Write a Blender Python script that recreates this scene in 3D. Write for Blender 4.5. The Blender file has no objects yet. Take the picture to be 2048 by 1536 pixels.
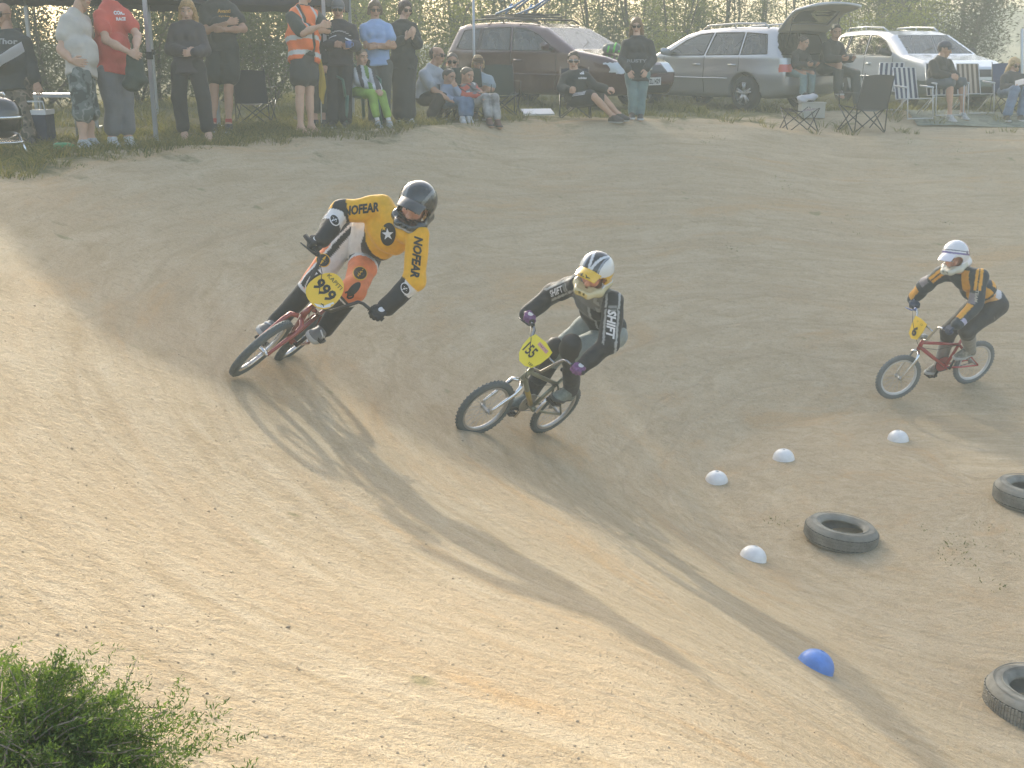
import bpy, bmesh, math, random
import numpy as np
from mathutils import Vector, Matrix
from mathutils.bvhtree import BVHTree
R = math.radians
sc = bpy.context.scene
COL = sc.collection
rng = np.random.RandomState(7)
random.seed(7)

# ---------------------------------------------------------------- camera, sky, sun, exposure
PITCH, FPX, CAMZ = R(16.2), 2300.0, 3.6
cam_d = bpy.data.cameras.new('camera'); cam = bpy.data.objects.new('camera', cam_d); COL.objects.link(cam)
cam_d.sensor_width = 36.0; cam_d.lens = 36.0 * FPX / 2048.0; cam_d.clip_start = 0.05; cam_d.clip_end = 3000
cam.location = (0, 0, CAMZ); cam.rotation_euler = (math.pi / 2 - PITCH, 0, 0)
sc.camera = cam
SUN_EL, SUN_AZ = R(22), R(-20)          # azimuth measured from +Y towards +X
VEIL_HAZE, VEIL_HAZE_G = 0.0105, 0.0
world = bpy.data.worlds.new('World'); sc.world = world; world.use_nodes = True
wn = world.node_tree; wn.nodes.clear()
sky = wn.nodes.new('ShaderNodeTexSky'); sky.sky_type = 'NISHITA'; sky.sun_disc = False
sky.sun_elevation = SUN_EL; sky.sun_rotation = SUN_AZ; sky.air_density = 1.0; sky.dust_density = 4.0; sky.ozone_density = 1.0
bg = wn.nodes.new('ShaderNodeBackground'); bg.inputs['Strength'].default_value = 0.15
wo = wn.nodes.new('ShaderNodeOutputWorld')
wn.links.new(sky.outputs[0], bg.inputs[0]); wn.links.new(bg.outputs[0], wo.inputs[0])
sun_d = bpy.data.lights.new('sun', 'SUN'); sun = bpy.data.objects.new('sun', sun_d); COL.objects.link(sun)
sun_d.energy = 2.0; sun_d.angle = R(1.6); sun_d.color = (1.0, 0.925, 0.76)
SUN_DIR = Vector((math.sin(SUN_AZ) * math.cos(SUN_EL), math.cos(SUN_AZ) * math.cos(SUN_EL), math.sin(SUN_EL)))
sun.rotation_euler = SUN_DIR.to_track_quat('Z', 'Y').to_euler()
vs = sc.view_settings
sc.display_settings.display_device = 'sRGB'
vs.view_transform = 'Standard'; vs.look = 'None'; vs.gamma = 1.0; vs.use_curve_mapping = False; vs.exposure = 1.52
sc.cycles.use_denoising = True
sc.cycles.max_bounces = 6; sc.cycles.transparent_max_bounces = 12; sc.cycles.volume_bounces = 0
sc.cycles.diffuse_bounces = 3; sc.cycles.glossy_bounces = 3; sc.cycles.transmission_bounces = 6
sc.cycles.caustics_reflective = False; sc.cycles.caustics_refractive = False

# ---------------------------------------------------------------- photo pixel (2048 wide) + depth along the view axis -> world point
_cp, _sp = math.cos(PITCH), math.sin(PITCH)
def P(px, py, t):
    x = (px - 1024) / FPX; y = -(py - 768) / FPX
    return np.array([t * x, t * (_cp + y * _sp), CAMZ + t * (-_sp + y * _cp)])
def proj(p):
    d = np.asarray(p, float) - np.array([0, 0, CAMZ])
    t = d[1] * _cp - d[2] * _sp; u = d[1] * _sp + d[2] * _cp
    return (1024 + FPX * d[0] / t, 768 - FPX * u / t, t)

# ---------------------------------------------------------------- naming, linking, materials
def tag(o, label=None, cat=None, group=None, kind=None):
    if label: o['label'] = label
    if cat: o['category'] = cat
    if group: o['group'] = group
    if kind: o['kind'] = kind
    return o
def root(name, loc, label, cat, group=None):
    o = bpy.data.objects.new(name, None); COL.objects.link(o); o.location = Vector(loc)
    o.empty_display_size = 0.1
    return tag(o, label, cat, group)
def link(name, me, parent=None, mat=None, smooth=True):
    """mesh in world coordinates; a parent keeps it where it stands"""
    if isinstance(me, tuple):
        V, F = me; m = bpy.data.meshes.new(name)
        m.from_pydata(np.asarray(V, float).tolist(), [], [list(map(int, f)) for f in F]); me = m
    if smooth:
        me.polygons.foreach_set('use_smooth', np.ones(len(me.polygons), bool))
    o = bpy.data.objects.new(name, me); COL.objects.link(o)
    if mat is not None:
        if isinstance(mat, (list, tuple)):
            for x in mat: me.materials.append(x)
        else: me.materials.append(mat)
    if parent is not None:
        o.parent = parent
        o.matrix_parent_inverse = parent_world(parent).inverted()
    return o
def parent_world(o):
    m = Matrix.LocRotScale(o.location, o.rotation_euler, o.scale)
    if o.parent is not None: m = parent_world(o.parent) @ o.matrix_parent_inverse @ m
    return m
_mats = {}
def mat(name, col, rough=0.75, metal=0.0, noise=0.0, nscale=8.0, spec=None, coat=0.0, trans=0.0, bump=0.0, bscale=60.0, alpha=None, sheen=0.0, attr=None):
    if name in _mats: return _mats[name]
    m = bpy.data.materials.new(name); m.use_nodes = True; nt = m.node_tree; b = nt.nodes['Principled BSDF']
    b.inputs['Roughness'].default_value = rough; b.inputs['Metallic'].default_value = metal
    if spec is not None: b.inputs['Specular IOR Level'].default_value = spec
    if coat: b.inputs['Coat Weight'].default_value = coat; b.inputs['Coat Roughness'].default_value = 0.06
    if sheen: b.inputs['Sheen Weight'].default_value = sheen; b.inputs['Sheen Roughness'].default_value = 0.4
    c4 = (*col, 1.0)
    src = None
    if attr:
        a = nt.nodes.new('ShaderNodeAttribute'); a.attribute_name = attr; src = a.outputs['Color']
    if noise:
        tc = nt.nodes.new('ShaderNodeTexCoord'); n = nt.nodes.new('ShaderNodeTexNoise')
        n.inputs['Scale'].default_value = nscale; n.inputs['Detail'].default_value = 4
        nt.links.new(tc.outputs['Object'], n.inputs['Vector'])
        mr = nt.nodes.new('ShaderNodeMapRange'); mr.inputs['From Min'].default_value = 0.3; mr.inputs['From Max'].default_value = 0.7
        mr.inputs['To Min'].default_value = 1 - noise; mr.inputs['To Max'].default_value = 1 + noise
        nt.links.new(n.outputs['Fac'], mr.inputs['Value'])
        mx = nt.nodes.new('ShaderNodeVectorMath'); mx.operation = 'SCALE'
        if src is not None: nt.links.new(src, mx.inputs[0])
        else: mx.inputs[0].default_value = col
        nt.links.new(mr.outputs[0], mx.inputs['Scale']); src = mx.outputs[0]
    if src is not None: nt.links.new(src, b.inputs['Base Color'])
    else: b.inputs['Base Color'].default_value = c4
    if bump:
        tc2 = nt.nodes.new('ShaderNodeTexCoord'); n2 = nt.nodes.new('ShaderNodeTexNoise'); n2.inputs['Scale'].default_value = bscale; n2.inputs['Detail'].default_value = 3
        nt.links.new(tc2.outputs['Object'], n2.inputs['Vector'])
        bp = nt.nodes.new('ShaderNodeBump'); bp.inputs['Strength'].default_value = bump; bp.inputs['Distance'].default_value = 0.02
        nt.links.new(n2.outputs['Fac'], bp.inputs['Height']); nt.links.new(bp.outputs[0], b.inputs['Normal'])
    if trans:
        out = nt.nodes['Material Output']; t = nt.nodes.new('ShaderNodeBsdfTranslucent'); mix = nt.nodes.new('ShaderNodeMixShader')
        t.inputs[0].default_value = c4
        if src is not None: nt.links.new(src, t.inputs[0])
        mix.inputs[0].default_value = trans
        nt.links.new(b.outputs[0], mix.inputs[1]); nt.links.new(t.outputs[0], mix.inputs[2]); nt.links.new(mix.outputs[0], out.inputs[0])
    _mats[name] = m
    return m
def glass_mat(name, tint=(0.74, 0.80, 0.77), gloss=0.05):
    if name in _mats: return _mats[name]
    m = bpy.data.materials.new(name); m.use_nodes = True; nt = m.node_tree; nt.nodes.clear()
    o = nt.nodes.new('ShaderNodeOutputMaterial'); t = nt.nodes.new('ShaderNodeBsdfTransparent'); g = nt.nodes.new('ShaderNodeBsdfGlossy')
    t.inputs[0].default_value = (*tint, 1); g.inputs['Roughness'].default_value = 0.04
    f = nt.nodes.new('ShaderNodeFresnel'); f.inputs['IOR'].default_value = 1.5
    ad = nt.nodes.new('ShaderNodeMath'); ad.operation = 'ADD'; ad.inputs[1].default_value = gloss; ad.use_clamp = True
    nt.links.new(f.outputs[0], ad.inputs[0])
    mx = nt.nodes.new('ShaderNodeMixShader'); nt.links.new(ad.outputs[0], mx.inputs[0]); nt.links.new(t.outputs[0], mx.inputs[1]); nt.links.new(g.outputs[0], mx.inputs[2])
    nt.links.new(mx.outputs[0], o.inputs[0]); _mats[name] = m
    return m

# ---------------------------------------------------------------- mesh helpers
class MB:
    def __init__(s): s.V = []; s.F = []
    def add(s, V, F):
        b = len(s.V); s.V.extend([tuple(map(float, v)) for v in V]); s.F.extend([[i + b for i in f] for f in F])
        return s
    def tube(s, pts, rad, n=8, closed=False, cap=True):
        pts = [np.asarray(p, float) for p in pts]; k = len(pts)
        rads = rad if hasattr(rad, '__len__') else [rad] * k
        V = []; up = None
        for i, p in enumerate(pts):
            a = pts[(i - 1) % k] if (i > 0 or closed) else p; b = pts[(i + 1) % k] if (i < k - 1 or closed) else p
            d = b - a; L = np.linalg.norm(d); d = d / (L if L > 1e-9 else 1)
            if up is None:
                up = np.array([0, 0, 1.0]) if abs(d[2]) < 0.9 else np.array([1.0, 0, 0])
            up = up - d * np.dot(up, d); up /= max(np.linalg.norm(up), 1e-9); sd = np.cross(d, up)
            for j in range(n):
                an = 2 * math.pi * j / n
                V.append(p + rads[i] * (math.cos(an) * up + math.sin(an) * sd))
        F = []
        for i in range(k if closed else k - 1):
            for j in range(n):
                a = i * n + j; b = i * n + (j + 1) % n; i2 = (i + 1) % k
                F.append([a, b, i2 * n + (j + 1) % n, i2 * n + j])
        if cap and not closed:
            F.append(list(range(n - 1, -1, -1))); F.append(list(range((k - 1) * n, k * n)))
        return s.add(V, F)
    def box(s, c, h, M=None):
        c = np.asarray(c, float); V = []
        for dz in (-1, 1):
            for dy in (-1, 1):
                for dx in (-1, 1):
                    v = np.array([dx * h[0], dy * h[1], dz * h[2]]); V.append(c + (M @ v if M is not None else v))
        return s.add(V, [[0, 2, 3, 1], [4, 5, 7, 6], [0, 1, 5, 4], [2, 6, 7, 3], [0, 4, 6, 2], [1, 3, 7, 5]])
    def disc(s, c, axis, r, n=16):
        c = np.asarray(c, float); a = np.asarray(axis, float); a /= np.linalg.norm(a)
        u = np.cross(a, [0, 0, 1.0]) if abs(a[2]) < 0.9 else np.cross(a, [1.0, 0, 0]); u /= np.linalg.norm(u); v = np.cross(a, u)
        V = [c + r * (math.cos(t) * u + math.sin(t) * v) for t in np.linspace(0, 2 * math.pi, n, endpoint=False)]
        return s.add(V, [list(range(n))])
    def lathe(s, c, axis, prof, n=24):
        """prof: [(radius, along-axis)]"""
        c = np.asarray(c, float); a = np.asarray(axis, float); a /= np.linalg.norm(a)
        u = np.cross(a, [0, 0, 1.0]) if abs(a[2]) < 0.9 else np.cross(a, [1.0, 0, 0]); u /= np.linalg.norm(u); v = np.cross(a, u)
        V = []; F = []
        for r, h in prof:
            for t in np.linspace(0, 2 * math.pi, n, endpoint=False):
                V.append(c + a * h + r * (math.cos(t) * u + math.sin(t) * v))
        for i in range(len(prof) - 1):
            for j in range(n):
                F.append([i * n + j, i * n + (j + 1) % n, (i + 1) * n + (j + 1) % n, (i + 1) * n + j])
        return s.add(V, F)
    def sheet(s, grid):
        """grid: rows of points -> quads"""
        m = len(grid); n = len(grid[0]); V = [p for r in grid for p in r]; F = []
        for i in range(m - 1):
            for j in range(n - 1): F.append([i * n + j, i * n + j + 1, (i + 1) * n + j + 1, (i + 1) * n + j])
        return s.add(V, F)
    def build(s, name, m, parent=None, smooth=True):
        return link(name, (s.V, s.F), parent, m, smooth)

# ---------------------------------------------------------------- signed distance bodies: tapered capsules blended, meshed by surface nets
def surface_nets(f, lo, h):
    nx, ny, nz = f.shape
    neg = f < 0
    acc = np.zeros((nx - 1, ny - 1, nz - 1, 3), np.float32); cnt = np.zeros((nx - 1, ny - 1, nz - 1), np.float32)
    sl = [slice(0, -1), slice(1, None)]
    corners = [(a, b, c) for a in (0, 1) for b in (0, 1) for c in (0, 1)]
    for c0 in corners:
        for ax in range(3):
            if c0[ax]: continue
            c1 = list(c0); c1[ax] = 1
            A = f[sl[c0[0]], sl[c0[1]], sl[c0[2]]]; B = f[sl[c1[0]], sl[c1[1]], sl[c1[2]]]
            m = (A < 0) != (B < 0)
            t = np.where(m, A / np.where(m, A - B, 1), 0)
            for k in range(3):
                v = c0[k] + (t if k == ax else 0)
                acc[..., k] += np.where(m, v, 0)
            cnt += m
    act = cnt > 0
    idx = -np.ones(act.shape, np.int64); ids = np.argwhere(act); idx[act] = np.arange(len(ids))
    V = (ids + acc[act] / cnt[act][:, None]) * h + lo
    F = []
    a = np.argwhere(neg[:-1, 1:-1, 1:-1] != neg[1:, 1:-1, 1:-1])
    if len(a):
        i, j, k = a[:, 0], a[:, 1] + 1, a[:, 2] + 1
        q = np.stack([idx[i, j - 1, k - 1], idx[i, j, k - 1], idx[i, j, k], idx[i, j - 1, k]], 1)
        s = neg[i, j, k]; q[~s] = q[~s][:, ::-1]; F.append(q)
    a = np.argwhere(neg[1:-1, :-1, 1:-1] != neg[1:-1, 1:, 1:-1])
    if len(a):
        i, j, k = a[:, 0] + 1, a[:, 1], a[:, 2] + 1
        q = np.stack([idx[i - 1, j, k - 1], idx[i - 1, j, k], idx[i, j, k], idx[i, j, k - 1]], 1)
        s = neg[i, j, k]; q[~s] = q[~s][:, ::-1]; F.append(q)
    a = np.argwhere(neg[1:-1, 1:-1, :-1] != neg[1:-1, 1:-1, 1:])
    if len(a):
        i, j, k = a[:, 0] + 1, a[:, 1] + 1, a[:, 2]
        q = np.stack([idx[i - 1, j - 1, k], idx[i, j - 1, k], idx[i, j, k], idx[i - 1, j, k]], 1)
        s = neg[i, j, k]; q[~s] = q[~s][:, ::-1]; F.append(q)
    F = np.concatenate(F) if F else np.zeros((0, 4), np.int64)
    return V, F
def mesh_from(V, F, name='m', col=None):
    me = bpy.data.meshes.new(name)
    me.vertices.add(len(V)); me.vertices.foreach_set('co', np.asarray(V, np.float32).ravel())
    n = len(F); me.loops.add(4 * n); me.loops.foreach_set('vertex_index', np.asarray(F, np.int32).ravel())
    me.polygons.add(n); me.polygons.foreach_set('loop_start', np.arange(0, 4 * n, 4, dtype=np.int32))
    me.update(calc_edges=True)
    if col is not None:
        at = me.color_attributes.new('Col', 'FLOAT_COLOR', 'POINT')
        at.data.foreach_set('color', np.c_[col, np.ones(len(col))].astype(np.float32).ravel())
    return me
def cone_sd(X, a, b, ra, rb, sq=None):
    """distance to a tapered capsule; sq=(axis, factor) squashes it across one axis"""
    a = np.asarray(a, np.float32); b = np.asarray(b, np.float32); d = b - a; L2 = float(d @ d) + 1e-9
    W = X - a; t = np.clip((W @ d) / L2, 0, 1); Q = W - t[..., None] * d
    if sq is not None:
        n = np.asarray(sq[0], np.float32); n = n / np.linalg.norm(n); c = Q @ n
        Q = Q + ((1.0 / sq[1] - 1.0) * c)[..., None] * n
    return np.sqrt((Q * Q).sum(-1)) - (ra + (rb - ra) * t)
def smin(a, b, k):
    if k <= 0: return np.minimum(a, b)
    h = np.maximum(k - np.abs(a - b), 0) / k
    return np.minimum(a, b) - h * h * k * 0.25
def grid_for(pts, rads, h, pad=0.03):
    pts = np.asarray(pts, float); r = np.asarray(rads)[:, None]
    lo = (pts - r).min(0) - pad; hi = (pts + r).max(0) + pad
    n = np.ceil((hi - lo) / h).astype(int) + 1
    X = np.stack(np.meshgrid(*[lo[i] + h * np.arange(n[i]) for i in range(3)], indexing='ij'), -1).astype(np.float32)
    return X, lo
def blob(prims, h=0.012, k=0.03, cuts=(), grow=0.0, noise=0.0, nfreq=14.0, seed=0, raw=None):
    """prims: (a, b, ra, rb[, squash]); cuts: (point, normal) removes the side the normal points to; returns V, F"""
    pts = np.array([q for p in prims for q in (p[0], p[1])], float); rads = np.array([r + grow for p in prims for r in (p[2], p[3])])
    pad = 3 * h + noise + k * 0.3
    lo = (pts - rads[:, None]).min(0) - pad; hi = (pts + rads[:, None]).max(0) + pad
    n = np.ceil((hi - lo) / h).astype(int) + 1
    ax = [(lo[i] + h * np.arange(n[i])).astype(np.float32) for i in range(3)]
    f = np.full(tuple(n), 0.5, np.float32)
    for p in prims:
        a = np.asarray(p[0], float); b = np.asarray(p[1], float); r = max(p[2], p[3]) + grow + k + 2.5 * h
        i0 = np.maximum(np.floor((np.minimum(a, b) - r - lo) / h).astype(int), 0); i1 = np.minimum(np.ceil((np.maximum(a, b) + r - lo) / h).astype(int) + 1, n)
        sl = tuple(slice(i0[i], i1[i]) for i in range(3))
        X = np.stack(np.meshgrid(ax[0][sl[0]], ax[1][sl[1]], ax[2][sl[2]], indexing='ij'), -1)
        d = cone_sd(X, a, b, p[2] + grow, p[3] + grow, p[4] if len(p) > 4 else None)
        f[sl] = smin(f[sl], d.astype(np.float32), k)
    X = None
    if noise or raw is not None or len(cuts):
        X = np.stack(np.meshgrid(*ax, indexing='ij'), -1)
    if noise:
        m = np.abs(f) < 3 * h + noise; Xm = X[m]
        rs = np.random.RandomState(seed); ph = rs.rand(9) * 6.28; wv = rs.randn(6, 3) * nfreq
        f[m] += noise * sum(np.sin(Xm @ wv[i].astype(np.float32) + ph[i]) for i in range(6)) / 2.4
    if raw is not None: f = raw(X, f)
    for c in cuts:
        nn = np.asarray(c[1], np.float32); nn = nn / np.linalg.norm(nn)
        f = np.maximum(f, (X - np.asarray(c[0], np.float32)) @ nn)
    return surface_nets(f, lo, h)
def join(parts):
    """[(V, F), ...] -> one V, F"""
    Vs, Fs, b = [], [], 0
    for V, F in parts:
        if len(V) == 0: continue
        Vs.append(np.asarray(V, float)); Fs.append(np.asarray(F, np.int64) + b); b += len(V)
    return np.concatenate(Vs), np.concatenate(Fs)
def blink(name, VF, parent, m, col=None):
    return link(name, mesh_from(VF[0], VF[1], name, col), parent, m, True)
def unit(v):
    v = np.asarray(v, float); return v / max(np.linalg.norm(v), 1e-9)
def frame_of(f, u):
    """columns: front, left, up"""
    f = unit(f); u = np.asarray(u, float); u = unit(u - f * (u @ f)); return np.c_[f, np.cross(u, f), u]

# ---------------------------------------------------------------- flat print (words, numbers, emblems) laid onto a surface
_txt = {}
def text_tris(s, bold=0.0, shear=0.0, spacing=1.0):
    key = (s, bold, shear, spacing)
    if key in _txt: return _txt[key]
    c = bpy.data.curves.new('lettering', 'FONT'); c.body = s; c.size = 1.0; c.offset = bold; c.shear = shear; c.space_character = spacing
    c.align_x = 'CENTER'; c.align_y = 'CENTER'; c.resolution_u = 2
    o = bpy.data.objects.new('lettering', c); COL.objects.link(o)
    dg = bpy.context.evaluated_depsgraph_get(); me = bpy.data.meshes.new_from_object(o.evaluated_get(dg))
    bm = bmesh.new(); bm.from_mesh(me); bmesh.ops.triangulate(bm, faces=bm.faces[:])
    V = np.array([v.co[:] for v in bm.verts])[:, :2]; F = [[v.index for v in f.verts] for f in bm.faces]
    bm.free(); bpy.data.objects.remove(o); bpy.data.curves.remove(c); bpy.data.meshes.remove(me)
    lo, hi = V.min(0), V.max(0); V = (V - (lo + hi) / 2) / (hi[1] - lo[1])      # unit letter height, centred
    _txt[key] = (V, F); return V, F
def subdiv(V, F, L):
    bm = bmesh.new(); vs = [bm.verts.new((v[0], v[1], 0)) for v in V]
    for f in F:
        try: bm.faces.new([vs[i] for i in f])
        except ValueError: pass
    bmesh.ops.triangulate(bm, faces=bm.faces[:])
    for _ in range(4):
        es = [e for e in bm.edges if e.calc_length() > L]
        if not es: break
        bmesh.ops.subdivide_edges(bm, edges=es, cuts=1); bmesh.ops.triangulate(bm, faces=[f for f in bm.faces if len(f.verts) > 3])
    bm.verts.index_update()
    V2 = np.array([v.co[:] for v in bm.verts])[:, :2]; F2 = [[v.index for v in f.verts] for f in bm.faces]; bm.free()
    return V2, F2
def bvh_of(V, F): return BVHTree.FromPolygons([tuple(v) for v in np.asarray(V, float).tolist()], [tuple(f) for f in np.asarray(F).tolist()])
def decal(name, V2, F2, o, u, v, bvh, m, parent, off=0.004, L=0.014, reach=0.25):
    """V2 (metres, in the u/v plane through o) pressed onto the surface along -(u x v)"""
    u = unit(u); n = unit(np.cross(u, v)); v = np.cross(n, u); V2, F2 = subdiv(np.asarray(V2, float), F2, L); W = []; ok = []
    for a, b in V2:
        p = np.asarray(o, float) + u * a + v * b + n * reach
        h = bvh.ray_cast(Vector(p), Vector(-n), reach * 2)
        if h[0] is None: W.append(p - n * reach); ok.append(False)
        else: W.append(np.array(h[0]) + np.array(h[1]) * off * (1 if h[1].dot(Vector(n)) > 0 else -1)); ok.append(True)
    F2 = [f for f in F2 if all(ok[i] for i in f)]
    if not F2: return None
    return link(name, (W, F2), parent, m, True)
def poly_ellipse(a, b, n=20, rot=0.0, c=(0, 0)):
    t = np.linspace(0, 2 * math.pi, n, endpoint=False); x, y = a * np.cos(t), b * np.sin(t); cr, sr = math.cos(rot), math.sin(rot)
    return np.c_[c[0] + cr * x - sr * y, c[1] + sr * x + cr * y], [list(range(n))]
def poly_star(r, r2, k=5, c=(0, 0), rot=math.pi / 2):
    V = [(c[0], c[1])]
    for i in range(2 * k):
        q = r if i % 2 == 0 else r2; V.append((c[0] + q * math.cos(rot + i * math.pi / k), c[1] + q * math.sin(rot + i * math.pi / k)))
    return np.array(V), [[0, 1 + i, 1 + (i + 1) % (2 * k)] for i in range(2 * k)]
# ---------------------------------------------------------------- terrain: banked turn, infield, plateau behind
CX, CY = 4.0, 9.0
def sstep(a, b, x):
    t = np.clip((x - a) / (b - a), 0, 1); return t * t * (3 - 2 * t)
def vnoise(x, y, seed=0):
    rs = np.random.RandomState(seed); s = 0
    for i in range(7):
        w = rs.randn(2); w /= np.linalg.norm(w); f = 0.6 + 1.6 * rs.rand()
        s = s + np.sin((x * w[0] + y * w[1]) * f + rs.rand() * 6.28)
    return s / 3.5
def berm_r(x, y):
    dx = np.minimum(x - CX, 0.0)
    return np.sqrt(dx * dx + (y - CY) ** 2)
def crest_R(x, y):
    return 8.15 + 1.15 * sstep(-3.4, -0.4, x) * (1 - sstep(4.0, 8.5, y)) + 0.75 * sstep(-2.5, 1.0, x) * sstep(9, 15, y) + 0.25 * sstep(2, 7, x) * sstep(9, 15, y)
def crest_arc(x, y):
    ang = np.arctan2(y - CY, -(np.minimum(x - CX, 0.0)) + 1e-6)
    return ang * 6.2 + np.where(y > CY, 1, -1) * np.maximum(x - CX, 0.0)
def height(x, y):
    x = np.asarray(x, float); y = np.asarray(y, float)
    r = berm_r(x, y); Rc = crest_R(x, y)
    rt_ = sstep(2.2, 5.5, x) * sstep(9, 15, y); H = 2.6 - 0.30 * rt_
    s = np.clip((r - 2.3) / (Rc - 2.3), 0, 1.6)
    z = H * s ** 1.08
    k = 0.16
    h = np.maximum(k - np.abs(z - H), 0) / k
    z = np.minimum(z, H) - h * h * k * 0.25
    fade = 1 - sstep(0.3, 3.6, x) * (1 - sstep(7, 9.5, y))
    z = z * fade
    z = z + 0.21 * rt_ * sstep(0.5, 2.6, r - Rc)
    out = np.maximum(r - Rc - 0.5, 0)
    far = sstep(14.5, 30, y)
    z = z - (1 - sstep(4, 7, y)) * np.minimum(out * 0.35, 0.7) * fade
    z = z + far * 0.02 * vnoise(x * .6, y * .6, 5)
    # a low second mound at the right behind the bank, and rough wear
    z = z + 0.10 * np.exp(-((x - 6.3) / 1.8) ** 2 - ((y - 20.2) / 0.9) ** 2)
    z = z + 0.022 * vnoise(x * 1.1, y * 1.1, 2) + 0.0012 * vnoise(crest_arc(x, y) * 1.3, r * 5.0, 9)
    z = z + 0.05 * np.exp(-((r - Rc + 0.1) / 0.35) ** 2) * vnoise(x * 1.8, y * 1.8, 4)
    hill = sstep(60, 220, y) * (6 * sstep(10, 90, x) + 2)
    return z + hill
def ground_hit(px, py):
    lo = 0.5
    d = P(px, py, 1.0) - np.array([0, 0, CAMZ])
    t = 0.5
    while t < 300:
        p = np.array([0, 0, CAMZ]) + d * t
        if p[2] < height(p[0], p[1]):
            a, b = t - 0.05, t
            for _ in range(20):
                m = (a + b) / 2; p = np.array([0, 0, CAMZ]) + d * m
                if p[2] < height(p[0], p[1]): b = m
                else: a = m
            return p, b
        t += 0.05
    return None, None
def on_ground(px, t):
    """point of the ground seen in photo column px at view depth t"""
    y = t
    for _ in range(30):
        z = float(height((px - 1024) / FPX * t, y)); y = (t + (z - CAMZ) * _sp) / _cp
    x = (px - 1024) / FPX * t
    return np.array([x, y, float(height(x, y))])
def axis_coords(lo, hi, step, lo2, hi2):
    c = list(np.arange(lo, hi + 1e-6, step)); s = step; v = hi
    while v < hi2:
        s *= 1.12; v += s; c.append(v)
    s = step; v = lo; pre = []
    while v > lo2:
        s *= 1.12; v -= s; pre.append(v)
    return np.array(pre[::-1] + c)
gx = axis_coords(-6.0, 12.0, 0.045, -900, 900); gy = axis_coords(1.2, 22.0, 0.045, -60, 1500)
GX, GY = np.meshgrid(gx, gy, indexing='ij'); GZ = height(GX, GY)
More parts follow.
